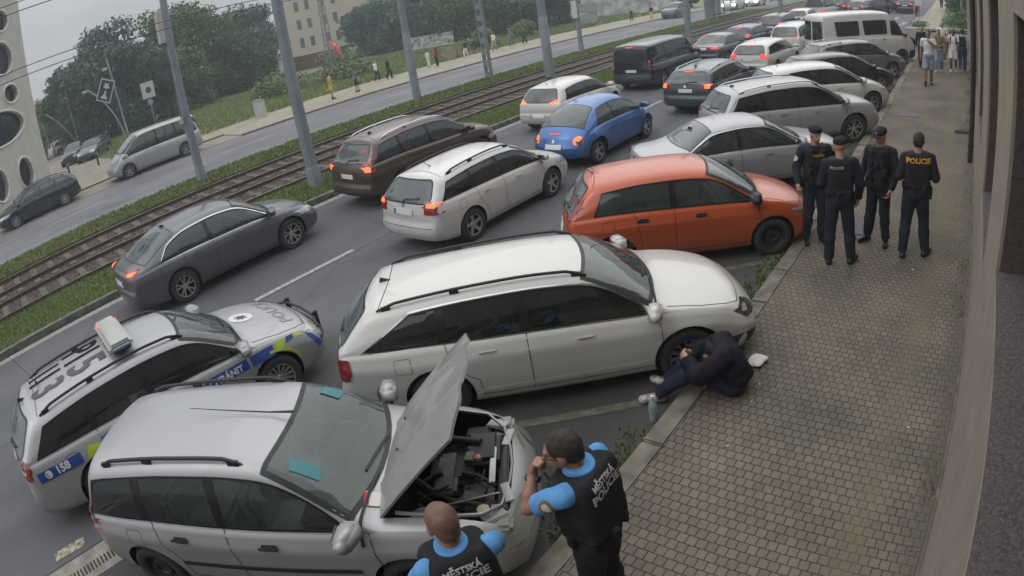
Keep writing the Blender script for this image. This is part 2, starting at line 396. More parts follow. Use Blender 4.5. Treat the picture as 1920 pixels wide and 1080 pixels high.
# ---------------------------------------------------------------- cars
M_tyre = mat('tyre rubber', (.028, .028, .029), .85, noise=.3, nscale=20)
M_black = mat('black plastic', (.022, .022, .023), .5, spec=.4)
M_blkgl = mat('black gloss trim', (.010, .010, .012), .2)
M_gap = mat('panel gap shadow line', (.01, .01, .01), .9, spec=.1)
M_arch = mat('wheel arch liner', (.008, .008, .009), .95, spec=.1)
M_alloy = mat('alloy', (.42, .42, .43), .35, .75)
M_alloyd = mat('dark alloy', (.10, .10, .105), .4, .7)
M_rimdk = mat('rim barrel', (.02, .02, .022), .6, .3)
M_steel = mat('steel wheel', (.022, .022, .024), .6, .2)
M_chrome = mat('chrome', (.62, .62, .62), .18, 1)
M_plate = mat('number plate', (.62, .62, .60), .5)
M_pblue = mat('plate blue band', (.02, .06, .35), .5)
M_red = mat('red lamp glass', (.22, .010, .012), .15, coat=1)
M_redlit = mat('lit red lamp', (.5, .02, .015), .3, emis=.55, ecol=(1, .06, .03))
M_orlit = mat('lit orange lamp', (.6, .12, .03), .3, emis=.75, ecol=(1, .20, .07))
M_clear = mat('clear lamp glass', (.42, .43, .44), .12, .3, coat=1)
M_white = mat('white lamp glass', (.6, .6, .58), .2, coat=1)
M_headlt = mat('head lamp on', (.9, .9, .85), .2, emis=3, ecol=(1, .97, .9))
M_glass = thin_glass('tinted window glass', (.10, .11, .12), .04)
M_glass2 = thin_glass('window glass', (.50, .55, .55), .10)
M_gopq = glassm('dark window glass', (.022, .026, .029), .05)
M_ws = thin_glass('windscreen glass', (.50, .58, .56), .14)
M_rearg = thin_glass('rear window glass', (.22, .24, .25), .30)
M_ropq = glassm('grey rear glass', (.09, .095, .098), .12)
M_wopq = glassm('grey windscreen glass', (.05, .065, .066), .04)
PW = paint('white paint', (.53, .52, .495)); PS = paint('silver paint', (.36, .36, .368), .36, .40, .5); PG = paint('grey paint', (.105, .107, .12), .45, .35)
M_lining = mat('cabin lining', (.13, .13, .13), .9)
M_mirs = mat('satin silver housing', (.36, .36, .365), .38, .15, coat=.4)
TYPES = {  # profile, belt (fractions of length from the tail / metres), glass limits
 'wagon': dict(prof=[(0, .54), (.004, .62), (.012, .70), (.028, .745), (.085, .905), (.105, .945), (.13, .955), (.28, .985), (.45, 1.0), (.56, .985), (.625, .945), (.675, .87), (.735, .745), (.765, .685), (.80, .66), (.88, .61), (.94, .56), (.975, .50), (.993, .44), (1, .40)],
   belt=[(0, .66), (.2, .655), (.5, .64), (.75, .605), (.9, .55), (1, .40)], ws=(.762, .60), rg=(.68, .90), dlo=(.075, .135), pil=(.27, .45), tum=24),
 'lift': dict(prof=[(0, .52), (.004, .60), (.012, .655), (.06, .70), (.12, .76), (.20, .87), (.30, .965), (.38, .99), (.46, 1.0), (.55, .985), (.615, .94), (.665, .86), (.735, .72), (.762, .675), (.80, .65), (.88, .60), (.94, .55), (.975, .49), (.993, .43), (1, .39)],
   belt=[(0, .62), (.2, .635), (.5, .63), (.75, .60), (.9, .54), (1, .39)], ws=(.757, .59), rgT=(.075, .27), dlo=(.165, .22), pil=(.42,), tum=27),
 'sedan': dict(prof=[(0, .54), (.004, .62), (.012, .67), (.06, .695), (.155, .715), (.19, .75), (.26, .88), (.325, .965), (.38, .985), (.46, 1.0), (.55, .985), (.605, .94), (.66, .85), (.725, .725), (.755, .68), (.80, .65), (.88, .60), (.94, .55), (.975, .49), (.993, .43), (1, .39)],
   belt=[(0, .60), (.17, .64), (.5, .64), (.75, .60), (.9, .54), (1, .39)], ws=(.75, .585), rgT=(.18, .315), dlo=(.185, .255), pil=(.43,), tum=27),
 'hatch': dict(prof=[(0, .50), (.004, .58), (.012, .64), (.03, .70), (.095, .90), (.125, .95), (.2, .975), (.33, .995), (.43, 1.0), (.54, .985), (.60, .95), (.65, .89), (.73, .76), (.775, .675), (.81, .65), (.88, .60), (.94, .54), (.975, .48), (.993, .42), (1, .38)],
   belt=[(0, .63), (.2, .65), (.5, .635), (.78, .60), (.9, .54), (1, .38)], ws=(.77, .575), rg=(.66, .90), dlo=(.12, .16), pil=(.42,), tum=22),
 'suv': dict(prof=[(0, .50), (.004, .60), (.012, .66), (.03, .70), (.085, .89), (.11, .94), (.18, .965), (.33, .995), (.45, 1.0), (.55, .985), (.61, .945), (.665, .87), (.735, .745), (.765, .685), (.80, .665), (.88, .635), (.94, .59), (.975, .53), (.993, .45), (1, .40)],
   belt=[(0, .64), (.2, .65), (.5, .63), (.75, .61), (.9, .57), (1, .40)], ws=(.762, .595), rg=(.67, .885), dlo=(.075, .13), pil=(.25, .45), tum=20),
 'mpv': dict(prof=[(0, .50), (.004, .58), (.012, .65), (.025, .69), (.062, .88), (.085, .935), (.16, .97), (.33, .995), (.45, 1.0), (.545, .985), (.605, .945), (.66, .87), (.745, .73), (.79, .655), (.82, .635), (.88, .595), (.94, .54), (.975, .48), (.993, .42), (1, .38)],
   belt=[(0, .61), (.2, .62), (.5, .60), (.78, .575), (.9, .52), (1, .38)], ws=(.785, .59), rg=(.64, .89), dlo=(.045, .085), pil=(.235, .44), tum=17),
 'van': dict(prof=[(0, .60), (.003, .80), (.008, .90), (.02, .955), (.04, .975), (.2, .995), (.5, 1.0), (.68, .985), (.73, .94), (.78, .83), (.86, .625), (.875, .60), (.90, .58), (.94, .52), (.975, .44), (.993, .38), (1, .33)],
   belt=[(0, .55), (.5, .54), (.85, .51), (.93, .47), (1, .33)], ws=(.868, .715), rg=(.58, .92), dlo=(.035, .045), pil=(.27, .50), tum=9),
 'beetle': dict(prof=[(0, .40), (.008, .48), (.03, .57), (.07, .66), (.12, .755), (.19, .86), (.28, .945), (.38, .985), (.47, 1.0), (.56, .985), (.64, .93), (.70, .85), (.76, .74), (.805, .655), (.845, .625), (.89, .57), (.935, .49), (.97, .42), (.99, .37), (1, .34)],
   belt=[(0, .44), (.1, .56), (.3, .62), (.5, .62), (.75, .60), (.88, .54), (1, .35)], ws=(.795, .625), rgT=(.085, .27), dlo=(.215, .29), pil=(.43,), tum=30),
}
def inside(poly, x, y):
    c = False; n = len(poly); j = n - 1
    for i in range(n):
        xi, yi = poly[i]; xj, yj = poly[j]
        if (yi > y) != (yj > y) and x < (xj - xi) * (y - yi) / (yj - yi) + xi: c = not c
        j = i
    return c
def simplify(poly, tol=.0025):
    o = list(poly); ch = True
    while ch and len(o) > 6:
        ch = False; i = 0
        while i < len(o) and len(o) > 6:
            a, b_, c = Vector(o[i - 1]), Vector(o[i]), Vector(o[(i + 1) % len(o)]); d = c - a
            if d.length < 1e-6 or abs((b_ - a).x * d.y - (b_ - a).y * d.x) / d.length < tol and d.length < .35: o.pop(i); ch = True
            else: i += 1
    return o
def cut_window(bm, poly, fr, xr, hw, flat=False):
    """cut the outline out of the sheet metal that faces the frame, and remove what lies inside it"""
    poly = simplify(poly); O, U, V, D = fr.O, fr.U, fr.V, fr.D
    x0, x1 = min(p[0] for p in poly), max(p[0] for p in poly); y0, y1 = min(p[1] for p in poly), max(p[1] for p in poly)
    pr = lambda c: ((c - O).dot(U), (c - O).dot(V))
    bm.normal_update()
    def okf(f):
        if flat: return True
        if f.normal.dot(D) > -.08: return False
        c = f.calc_center_median()
        if abs(D.y) > .5: return c.y * D.y < -.3 * hw
        if abs(D.x) > .5: return c.x < xr + 1.15
        return c.z > .7
    def bb(f):
        q = [pr(v.co) for v in f.verts]; return min(a[0] for a in q), max(a[0] for a in q), min(a[1] for a in q), max(a[1] for a in q)
    cand = set()
    for f in bm.faces:
        if okf(f):
            b = bb(f)
            if b[1] > x0 and b[0] < x1 and b[3] > y0 and b[2] < y1: cand.add(f)
    n = len(poly)
    for i in range(n):
        a, b_ = poly[i], poly[(i + 1) % n]; lx, hx, ly, hy = min(a[0], b_[0]) - .001, max(a[0], b_[0]) + .001, min(a[1], b_[1]) - .001, max(a[1], b_[1]) + .001
        sub = []
        for f in list(cand):
            if not f.is_valid: cand.discard(f); continue
            q = bb(f)
            if q[1] > lx and q[0] < hx and q[3] > ly and q[2] < hy: sub.append(f)
        if not sub: continue
        e3 = U * (b_[0] - a[0]) + V * (b_[1] - a[1]); no = e3.cross(D)
        if no.length < 1e-7: continue
        ed = {e for f in sub for e in f.edges}; vs = {v for f in sub for v in f.verts}
        r = bmesh.ops.bisect_plane(bm, geom=list(vs) + list(ed) + sub, dist=1e-5, plane_co=O + U * a[0] + V * a[1], plane_no=no.normalized())
        for g in r['geom']:
            if isinstance(g, bmesh.types.BMFace): cand.add(g)
    bm.normal_update(); kill = [f for f in cand if f.is_valid and inside(poly, *pr(f.calc_center_median()))]
    bmesh.ops.delete(bm, geom=kill, context='FACES')
def circ2(r, cx, cy, n=16): return [(cx + r * math.cos(2 * math.pi * i / n), cy + r * math.sin(2 * math.pi * i / n)) for i in range(n)]
def smooth01(t): t = np.clip(t, 0, 1); return t * t * (3 - 2 * t)
def car_shape(S):
    T = TYPES[S['type']]; L_, W, H = S['L'], S['W'], S['H']; wb, ro, Rw = S['wb'], S['ro'], S['R']
    xr = -(wb / 2 + ro); xf = xr + L_; T = {**T, **S.get('over', {})}
    top = pchip([xr + a * L_ for a, b in T['prof']], [b * H for a, b in T['prof']]); beltf = pchip([xr + a * L_ for a, b in T['belt']], [b * H for a, b in T['belt']])
    wsb, wst = xr + T['ws'][0] * L_, xr + T['ws'][1] * L_
    ch = S.get('crown', 1.0)
    crown = lin([xr, xr + .10 * L_, xr + .3 * L_, wst, (wst + wsb) / 2, wsb, wsb + .25, xf - .3, xf], [c * ch for c in (.05, .07, .05, .06, .10, .10, .075, .06, .03)])
    zb = lin([xr, xr + .25, xr + .6, xf - .5, xf - .2, xf], [.30, .24, .20, .19, .22, .27] if not S.get('high') else [.36, .30, .26, .25, .27, .33])
    tt = math.tan(R_(T['tum'])); hw = W / 2
    def plan(x):
        dr, df = x - xr, xf - x
        a = 1 - .055 * max(0, 1 - dr / .8)**2 - .07 * max(0, 1 - dr / .10)**2 - .10 * max(0, 1 - df / 1.0)**2 - .09 * max(0, 1 - df / .14)**2
        return a
    flare = S.get('flare', .012)
    kn = pchip([0, .06, .2, .45, .62, .86, .95, 1], [.90, .955, .975, .995, 1.0, .985, .962, .93])
    def half(x):
        z0 = float(zb(x)); zt = float(top(x)); cr = float(crown(x)); ze = max(zt - cr, z0 + .05); zbl = min(float(beltf(x)), ze); w_ = hw * plan(x)
        pts = [(0, z0), (w_ * .5, z0), (w_ * .86, z0)]
        for t in (0, .03, .08, .16, .28, .40, .52, .62, .72, .80, .86, .91, .95, .98, 1.0):
            z = z0 + (zbl - z0) * t; y = w_ * float(kn(t))
            for xw in (-wb / 2, wb / 2): y += flare * math.exp(-((x - xw) / .42)**4) * math.exp(-((z - .5) / .3)**4)
            if t == .80 or t == .72: y += S.get('crease', .006)
            pts.append((y, z))
        yb = w_ * .93; hgh = ze - zbl; ye = yb - hgh * tt * (1 if hgh > .05 else .3)
        # gentle outward bow of the side glass
        rc = min(.13, hgh * .42 + .012); rt = min(.16, ye * .25)
        sl_ = Vector((ye - yb, hgh)); 
        if hgh > 1e-3: sl_.normalize()
        else: sl_ = Vector((-.3, .95)).normalized()
        A = Vector((ye, ze)) - sl_ * rc; 
        for t in (.2, .4, .6, .8, 1.0):
            p = Vector((yb, zbl)).lerp(A, t); bow = .018 * math.sin(math.pi * t) * min(1, hgh / .35); pts.append((p.x + bow, p.y))
        zr = lambda y: zt - cr * (max(0, y) / max(ye, .1))**2.3
        B = Vector((ye - rt, zr(ye - rt))); C_ = Vector((ye, ze + cr * .1))
        for t in (.2, .4, .6, .8, 1.0): p = A * (1 - t)**2 + C_ * 2 * t * (1 - t) + B * t**2; pts.append((p.x, p.y))
        for t in (.8, .6, .4, .2, 0): y = B.x * t; pts.append((y, zr(y)))
        return pts
    bowF, bowR = S.get('bowF', .20), S.get('bowR', .10)
    def X(x, y, z):
        wf = float(smooth01((x - (xf - 1.1)) / 1.1))**1.3; wr = float(smooth01(((xr + .9) - x) / .9))**1.3
        q = (abs(y) / hw)**2.5
        x2 = x - wf * bowF * q + wr * bowR * q
        nf = float(smooth01((x - (xf - .30)) / .30)); nr = float(smooth01(((xr + .25) - x) / .25))
        x2 += nf * (.035 * math.exp(-((z - .47) / .14)**2) - .05 * max(0, (.36 - z) / .2)) - nr * (.05 * math.exp(-((z - .48) / .13)**4) - .04 * max(0, (.36 - z) / .2))
        return x2
    ks = sorted(set([round(xr + a * L_, 4) for a, b in T['prof']] + [round(v, 4) for v in np.arange(xr + .3, xf - .2, .1)] + [xr + d for d in (.02, .05, .09, .14, .2)] + [xf - d for d in (.02, .05, .09, .14, .2)]))
    st = [ks[0]]
    for k in ks[1:]:
        if k - st[-1] > .018: st.append(k)
    st[-1] = xf
    V_ = []; F_ = []
    n = len(half(xr)); rings = []
    for x in st:
        h = half(x); ring = []
        for (y, z) in h: ring.append((X(x, y, z), -y, z))       # right side up
        for (y, z) in h[-2:0:-1]: ring.append((X(x, y, z), y, z))
        rings.append(ring)
    m_ = len(rings[0])
    for r in rings: V_ += r
    for i in range(len(st) - 1):
        for k in range(m_): k2 = (k + 1) % m_; F_.append((i * m_ + k, i * m_ + k2, (i + 1) * m_ + k2, (i + 1) * m_ + k))
    # end caps as ladders
    for end, bi in ((0, 0), (1, (len(st) - 1) * m_)):
        x = st[0] if end == 0 else st[-1]; h = half(x); NY = 9; prev = None
        for i in range(n):
            Rt = bi + i; Lt = bi + (m_ - i) % m_
            if i == 0 or i == n - 1: row = [Rt] * (NY + 1)
            else:
                y, z = h[i]; row = [Rt]
                for j in range(1, NY):
                    yy = -y + 2 * y * j / NY; V_.append((X(x, yy, z), yy, z)); row.append(len(V_) - 1)
                row.append(Lt)
            if prev:
                for j in range(NY):
                    q = [prev[j], prev[j + 1], row[j + 1], row[j]]; q2 = []
                    for a in q:
                        if a not in q2: q2.append(a)
                    if len(q2) >= 3: F_.append(tuple(q2) if end else tuple(q2[::-1]))
            prev = row
    return dict(V=V_, F=F_, top=top, belt=beltf, crown=crown, xr=xr, xf=xf, wsb=wsb, wst=wst, T=T, hw=hw, half=half, edge=lambda x: float(top(x)) - float(crown(x)), tt=tt)
def wheel(parent, x, side, R, W, style, near):
    s = side; yo = s * (W / 2 - .015); wd = .215
    seg = 40 if near else 20
    yy = lambda d: yo - s * d
    rr = R * .655
    m = MB(); m.lathe([(rr, yy(.0)), (rr + .012, yy(-.004)), (R * .80, yy(-.012)), (R - .03, yy(-.008)), (R - .008, yy(.012)), (R, yy(.04)), (R, yy(wd - .04)), (R - .02, yy(wd)), (rr, yy(wd))], seg, 'y', (x, 0, R))
    t = m.build('wheel', M_tyre, parent, 50)
    r = MB(); r.lathe([(rr + .002, yy(-.001)), (rr - .012, yy(.004)), (rr - .022, yy(.03)), (rr - .03, yy(.13)), (.02, yy(.14))], seg, 'y', (x, 0, R))
    rm = M_steel if style == 'steel' else M_rimdk
    rim = r.build('rim', rm, t, 50)
    p = MB()
    if style == 'steel':
        p.lathe([(rr - .01, yy(.01)), (rr - .03, yy(.05)), (R * .42, yy(.07)), (R * .36, yy(.03)), (R * .25, yy(.03)), (R * .2, yy(.055)), (.001, yy(.05))], seg, 'y', (x, 0, R)); p.build('wheel_disc', M_steel, t, 40); return
    ns = {'5': 5, '5d': 5, '10': 10, '12': 12, '15': 15}[style]; am = M_alloyd if style == '12' and False else M_alloy
    for k in range(ns):
        th = 2 * math.pi * (k + .3) / ns
        br = []
        if style == '5d': angs = [(th - .13, th - .24), (th + .13, th + .24)]; w0, w1 = .016, .013
        elif style == '5': angs = [(th, th)]; w0, w1 = .040, .030
        elif style == '10': angs = [(th, th + .06)]; w0, w1 = .016, .017
        else: angs = [(th, th + .0)]; w0, w1 = .012, .017
        for a0, a1 in angs:
            pts = []
            for (rad, a, dep, w_) in ((.045, a0, .035, w0), (rr * .5, (a0 + a1) / 2, .022, (w0 + w1) / 2), (rr - .012, a1, .006, w1)):
                c_, s_ = math.cos(a), math.sin(a); cx, cz = rad * c_, rad * s_
                pts.append(((cx - s_ * w_, cz + c_ * w_), (cx + s_ * w_, cz - c_ * w_), dep))
            v = []
            for (a_, b_, dep) in pts: v += [(x + a_[0], yy(dep), R + a_[1]), (x + b_[0], yy(dep), R + b_[1]), (x + b_[0], yy(dep + .03), R + b_[1]), (x + a_[0], yy(dep + .03), R + a_[1])]
            f = []
            for i in (0, 1):
                for k_ in range(4): k2 = (k_ + 1) % 4; f.append((i * 4 + k_, i * 4 + k2, (i + 1) * 4 + k2, (i + 1) * 4 + k_))
            p.add(v, f)
    p.lathe([(.0, yy(.024)), (.05, yy(.026)), (.058, yy(.035)), (.06, yy(.07))], 20, 'y', (x, 0, R))
    p.lathe([(rr, yy(-.003)), (rr - .014, yy(.0)), (rr - .016, yy(.015))], seg, 'y', (x, 0, R))
    p.build('spokes', am, t, 40)
def side_dlo(G, S, top_m=.085):
    """outline of the side glass area in (x,z)"""
    xr = G['xr']; L_ = S['L']; a, b = G['T']['dlo']; x0, x1 = xr + a * L_, xr + b * L_
    lowz = lambda x: float(G['belt'](x)) + .018; upz = lambda x: G['edge'](x) - top_m
    xs = np.arange(x0, G['wsb'] + .1, .04); xf_ = x0
    for x in xs:
        if upz(x) > lowz(x) + .0: xf_ = x
    lo = [(x, lowz(x)) for x in np.linspace(x0, xf_, 24)]
    hi = [(x, max(upz(x), lowz(x) + .001)) for x in np.linspace(xf_, x1, 30)]
    return lo + hi[1:]
def build_car(S, label, group=None, loc=(0, 0), head=90, cat='car'):
    near = S.get('near', 0); S = dict(S)
    if not near or S.get('nocab') or S.get('panes'):
        for k_, a_ in (('glass', M_gopq), ('rearg', M_ropq), ('wsg', M_wopq)):
            if S.get(k_) in (None, M_glass, M_glass2, M_rearg, M_ws): S[k_] = a_
    name = S.get('name', 'parked_car')
    G = car_shape(S); root = empty(name, (loc[0], loc[1], S.get('z', 0)), R_(head), label, cat, group)
    pm = S['paint']; L_, W, H = S['L'], S['W'], S['H']; xr, xf = G['xr'], G['xf']; wb = S['wb']; hw = G['hw']
    me = bpy.data.meshes.new('body'); me.from_pydata(G['V'], [], G['F']); me.materials.append(pm); me.materials.append(M_arch)
    body = link(bpy.data.objects.new('body', me)); bvh0 = bvh_of(body)
    cut = []
    for sx in (-1, 1):
        for sy in (-1, 1):
            c = MB(); Ra = S['R'] + .055
            c.lathe([(.001, 0), (Ra, 0), (Ra, .40), (.001, .40)], 36 if near else 20, 'y', (sx * wb / 2, sy * (hw + .12) - (.40 if sy > 0 else 0), S['R'] + .01))
            o = mesh_obj('cut', c.v, c.f, M_arch, None, None, [pm, M_arch], [1] * len(c.f))
            bm = bmesh.new(); bm.from_mesh(o.data); bmesh.ops.remove_doubles(bm, verts=bm.verts, dist=.002); bmesh.ops.recalc_face_normals(bm, faces=bm.faces); bm.to_mesh(o.data); bm.free(); cut.append(o)
    if S.get('bay'):
        x0, x1, yb, z0 = S['bay']; c = MB(); c.prism([(x0, -yb), (x1 - .10, -yb * .97), (x1, -yb * .72), (x1 + .03, 0), (x1, yb * .72), (x1 - .10, yb * .97), (x0, yb)], z0, 2.0)
        cut.append(mesh_obj('cut', c.v, c.f, M_arch, None, None, [pm, M_arch], [1] * len(c.f)))
    bm = bmesh.new(); bm.from_mesh(me); bmesh.ops.remove_doubles(bm, verts=bm.verts, dist=.0005); bmesh.ops.recalc_face_normals(bm, faces=bm.faces); bm.to_mesh(me); bm.free()
    boolean(body, cut); body.name = 'body'; body.data.name = 'body'
    body.parent = root
    D = lambda nm, polys, fr, m, off=.004, par=None, **k: decal(nm, polys, fr, bvh0, m, par or root, off, **{**dict(grid=.05 if near else .09), **k})
    mir = lambda poly: [(-p[0], p[1]) for p in poly]
    ho_rng = {}; gm = S.get('glass', M_glass); cab = near and not S.get('panes') and not S.get('nocab'); holes = []
    def extr(poly, fr, a, b): holes.append((poly, fr))
    # lower black plastic
    if S.get('clad'):
        for fr in (VR, VL): D('sill_cladding', [[(x, z) for x, z in ((-wb / 2 + S['R'] + .05, .2), (wb / 2 - S['R'] - .05, .2), (wb / 2 - S['R'] - .05, .36), (-wb / 2 + S['R'] + .05, .36))]], fr, M_black, .008)
        D('rear_bumper_insert', [[(-hw * .9, .30), (hw * .9, .30), (hw * .9, S['clad']), (-hw * .9, S['clad'])]], VB, S.get('cladm', M_black), .008)
    # side glass
    dlo = side_dlo(G, S, S.get('topm', .085)); base = rcorner(dlo, .05) if 0 else dlo
    gm = S.get('glass', M_glass)
    for fr in (VR, VL):
        if S.get('panes'):   # separate windows in sheet metal
            for pl in S['panes']:
                q = rcorner([(xr + a * L_, b * H) for a, b in pl], .06)
                t = D('window', [q], fr, M_black, .004)
                if t and len(q): D('pane', [inset(q, .02)], fr, gm, .007, t)
            continue
        if S.get('chromel'): D('chrome_strip', [dict(loops=[inset(dlo, -.022), inset(dlo, -.003)])], fr, M_chrome, .003)
        if not cab: tr = D('window_surround', [inset(dlo, -.004)], fr, S.get('trim', M_blkgl), .006)
        wps = []
        xsplit = [xr - 1] + [xr + a * L_ for a in G['T']['pil']] + [xf + 1]
        for i in range(len(xsplit) - 1):
            pw_ = S.get('pillar', .035) + (0 if i else 0)
            q = clip(clip(dlo, 0, xsplit[i] + pw_, 1), 0, xsplit[i + 1] - pw_, -1)
            if len(q) > 3 and abs(area2(q)) > .02:
                q = inset(q, .016)
                if len(q) > 3:
                    if cab: wps.append(q)
                    else: D('window', [q], fr, gm, .009, tr)
        if cab:
            tr = D('window_surround', [dict(loops=[inset(dlo, -.004)] + wps)], fr, S.get('trim', M_blkgl), .005)
            for q in wps: D('window', [q], fr, gm, .002, tr); extr(q, fr, 4 - hw - .3, 4 - hw + .42)
    # windscreen and rear window, drawn from above / behind
    wsb, wst = G['wsb'], G['wst']
    def halfw(x, z):
        h = G['half'](x); return np.interp(z, [p[1] for p in h[18:27]], [p[0] for p in h[18:27]])
    def trapT(xa, xb, ins):   # region between two stations seen from above
        o = []
        for x in np.linspace(xa, xb, 10):
            h = G['half'](x); y = h[24][0] - ins; o.append((x, -y))
        return o + [(p[0], -p[1]) for p in o[::-1]]
    def bowx(poly, k): return [(p[0] - k * (abs(p[1]) / hw)**2.2, p[1]) for p in poly]
    ws = trapT(wst + .02, wsb - .005, .025)
    # follow the scuttle curve
    w2 = [(p[0], p[1]) for p in ws]
    xs_mid = np.linspace(-1, 1, 9)
    def curved(xa, xb, ins, ka, kb):
        ya = G['half'](xa)[24][0] - ins; yb_ = G['half'](xb)[24][0] - ins
        lo_ = [(xa - ka * t * t, -t * ya) for t in xs_mid][::-1] ; hi_ = [(xb - kb * t * t, -t * yb_) for t in xs_mid]
        # sides in between
        sd = [(x, G['half'](x)[24][0] - ins) for x in np.linspace(xa, xb, 6)[1:-1]]
        return [(x, -t) for x, t in [(p[0], p[1]) for p in []]] + hi_[::1] + [(x, y) for x, y in sd[::-1]][:0] + lo_
    wp = curved(wst + .03, wsb, .02, .09, .16)
    if cab:
        wi = inset(wp, .028); D('windscreen_surround', [dict(loops=[inset(wp, -.014), wi])], VT, M_black, .004); D('windscreen', [wi], VT, S.get('wsg', M_ws), .002); extr(wi, VT, 5 - H - .3, 5 - float(G['top'](wsb)) + .16)
    else:
        D('windscreen_surround', [inset(wp, -.018)], VT, S.get('trim', M_black), .004)
        wsg = D('windscreen', [inset(wp, .012)], VT, S.get('wsg', M_ws), .008)
    T = G['T']
    if 'rg' in T and not S.get('norg'):
        z0, z1 = T['rg'][0] * H, T['rg'][1] * H
        def xat(z): 
            for x in np.arange(xr, xr + 1.2, .01):
                if float(G['top'](x)) >= z: return x
            return xr + 1.2
        yb_, yt_ = halfw(min(xat(z0 + .05) + .05, xr + 1), z0) - .09, halfw(xat(z1) + .06, z1 - .04) - .10
        if S['type'] == 'van': yb_, yt_ = hw * .86, hw * .80
        q = rcorner([(-yb_, z0), (yb_, z0), (yt_, z1), (-yt_, z1)], .10)
        if cab and not S.get('solidrear'): extr(q, VB, 9 + xr - .3, 9 + xr + .75)
        if S.get('hbl'): D('high_brake_light', [[(-.16, z1 - .005), (.16, z1 - .005), (.16, z1 + .025), (-.16, z1 + .025)]], VB, M_redlit, .016)
        if not S.get('split'): D('rear_window_surround', [inset(q, -.02) if not cab else dict(loops=[inset(q, -.02), q])], VB, M_black, .005)
        if S['type'] == 'van' and S.get('split'): 
            for sgn in (-1, 1): D('rear_window', [rcorner([(sgn * .06, z0 + .02), (sgn * (yb_ - .02), z0 + .02), (sgn * (yt_ - .02), z1 - .02), (sgn * .06, z1 - .02)], .06)], VB, gm, .010)
        else: D('rear_window', [q], VB, S.get('rearg', M_rearg), .010 if not cab else .002)
        if near or S.get('wiper'):
            zc = z0 + .03; w_ = D('rear_wiper', [line_poly([(0, zc - .05), (-.04, zc + .02), (-.40, zc + .04)], .022)], VB, M_black, .022, thick=.01)
    if 'rgT' in T:
        wq = curved(xr + T['rgT'][1] * L_, xr + T['rgT'][0] * L_, .03, 0, -.12)
        if cab and not S.get('solidrear'): extr(wq, VT, 5 - H - .3, 5 - float(G['top'](xr + T['rgT'][0] * L_)) + .14)
        D('rear_window_surround', [inset(wq, -.018) if not cab else dict(loops=[inset(wq, -.018), wq])], VT, M_black, .004); D('rear_window', [wq], VT, S.get('rearg', M_rearg), .009 if not cab else .002)
    # lamps: (outline seen from behind, outline seen from the side, material, part)
    for it in S.get('tail', []):
        for sgn in (1, -1):
            if it.get('B'): D(it.get('n', 'tail_light'), [[(sgn * p[0], p[1]) for p in it['B']]], VB, it['m'], it.get('off', .012), maxd=9 + xr + .42)
            if it.get('S'): D(it.get('n', 'tail_light'), [[(xr + p[0], p[1]) for p in it['S']]], VR if sgn > 0 else VL, it['m'], it.get('off', .012))
    for it in S.get('head', []):
        for sgn in (1, -1):
            if it.get('F'): D(it.get('n', 'headlight'), [[(sgn * p[0], p[1]) for p in it['F']]], VF, it['m'], it.get('off', .010))
            if it.get('S'): D(it.get('n', 'headlight'), [[(xf + p[0], p[1]) for p in it['S']]], VR if sgn > 0 else VL, it['m'], it.get('off', .010))
    # plates
    pz = S.get('pz', .80); pw2 = .25
    if pz:
        pl = D('number_plate', [[(-pw2, pz - .055), (pw2, pz - .055), (pw2, pz + .055), (-pw2, pz + .055)]], VB, M_plate, .02, thick=.01)
        if near or S.get('fine'): D('plate_band', [[(pw2 - .035, pz - .05), (pw2, pz - .05), (pw2, pz + .05), (pw2 - .035, pz + .05)]], VB, M_pblue, .033, pl)
    if S.get('pf'): D('number_plate', [[(-pw2, S['pf'] - .055), (pw2, S['pf'] - .055), (pw2, S['pf'] + .055), (-pw2, S['pf'] + .055)]], VF, M_plate, .02, thick=.01)
    if S.get('grille'):
        a, b, c_ = S['grille']; D('grille', [rcorner([(-c_, a), (c_, a), (c_ * .92, b), (-c_ * .92, b)], .04)], VF, M_black, .006); D('lower_grille', [rcorner([(-c_ * 1.2, .30), (c_ * 1.2, .30), (c_ * 1.1, .42), (-c_ * 1.1, .42)], .04)], VF, M_black, .006)
    if near and pz: D('badge', [circ2(.042, .0, pz + .125)], VB, M_chrome, .008)
    # mirrors
    mx = wsb - .06 - S.get('mdx', .10); mz = float(G['belt'](mx)) + .10
    for sg in (-1, 1):
        b = bmesh.new(); bmesh.ops.create_cube(b, size=1); bmesh.ops.bevel(b, geom=b.edges[:], offset=.18, segments=3, affect='EDGES')
        for v in b.verts: v.co = Vector((v.co.x * .155 * (1 - .35 * sg * v.co.y) - (.05 * v.co.y * sg), v.co.y * .26, v.co.z * .15 * (1 - .22 * sg * v.co.y))) + Vector((mx, sg * (hw + .085), mz))
        m2 = bpy.data.meshes.new('door_mirror'); b.to_mesh(m2); b.free(); m2.materials.append(S.get('mirm', M_mirs if pm is PS else pm)); m2.shade_smooth(); mo = link(bpy.data.objects.new('door_mirror', m2), root)
        if near: MB().box((mx + .01, sg * (hw - .03), mz - .05), (.09, .12, .035), bev=.01).build('mirror_arm', M_black, mo, 40); MB().box((mx - .088, sg * (hw + .08), mz), (.012, .17, .11), bev=.005).build('mirror_glass', M_glass2, mo)
    # handles
    hm = S.get('hm', pm)
    for fx in S.get('handles', (.33, .55)):
        x = xr + fx * L_; z = float(G['belt'](x)) - S.get('hz', .115)
        for fr, sg in ((VR, -1), (VL, 1)):
            loc_, nor, i_, d_ = bvh0.ray_cast(Vector((x, sg * 4, z)), Vector((0, -sg, 0)))
            if loc_ is None: continue
            h_ = D('handle_cup', [rcorner([(x - .075, z - .032), (x + .085, z - .032), (x + .085, z + .028), (x - .075, z + .028)], .03)], fr, S.get('cupm', M_gap if S.get('hm') else pm), .003) if near else None
            MB().box((x, loc_.y + sg * .022, z + .005), (.20, .025, .032), bev=.011).build('door_handle', hm, root, 50)
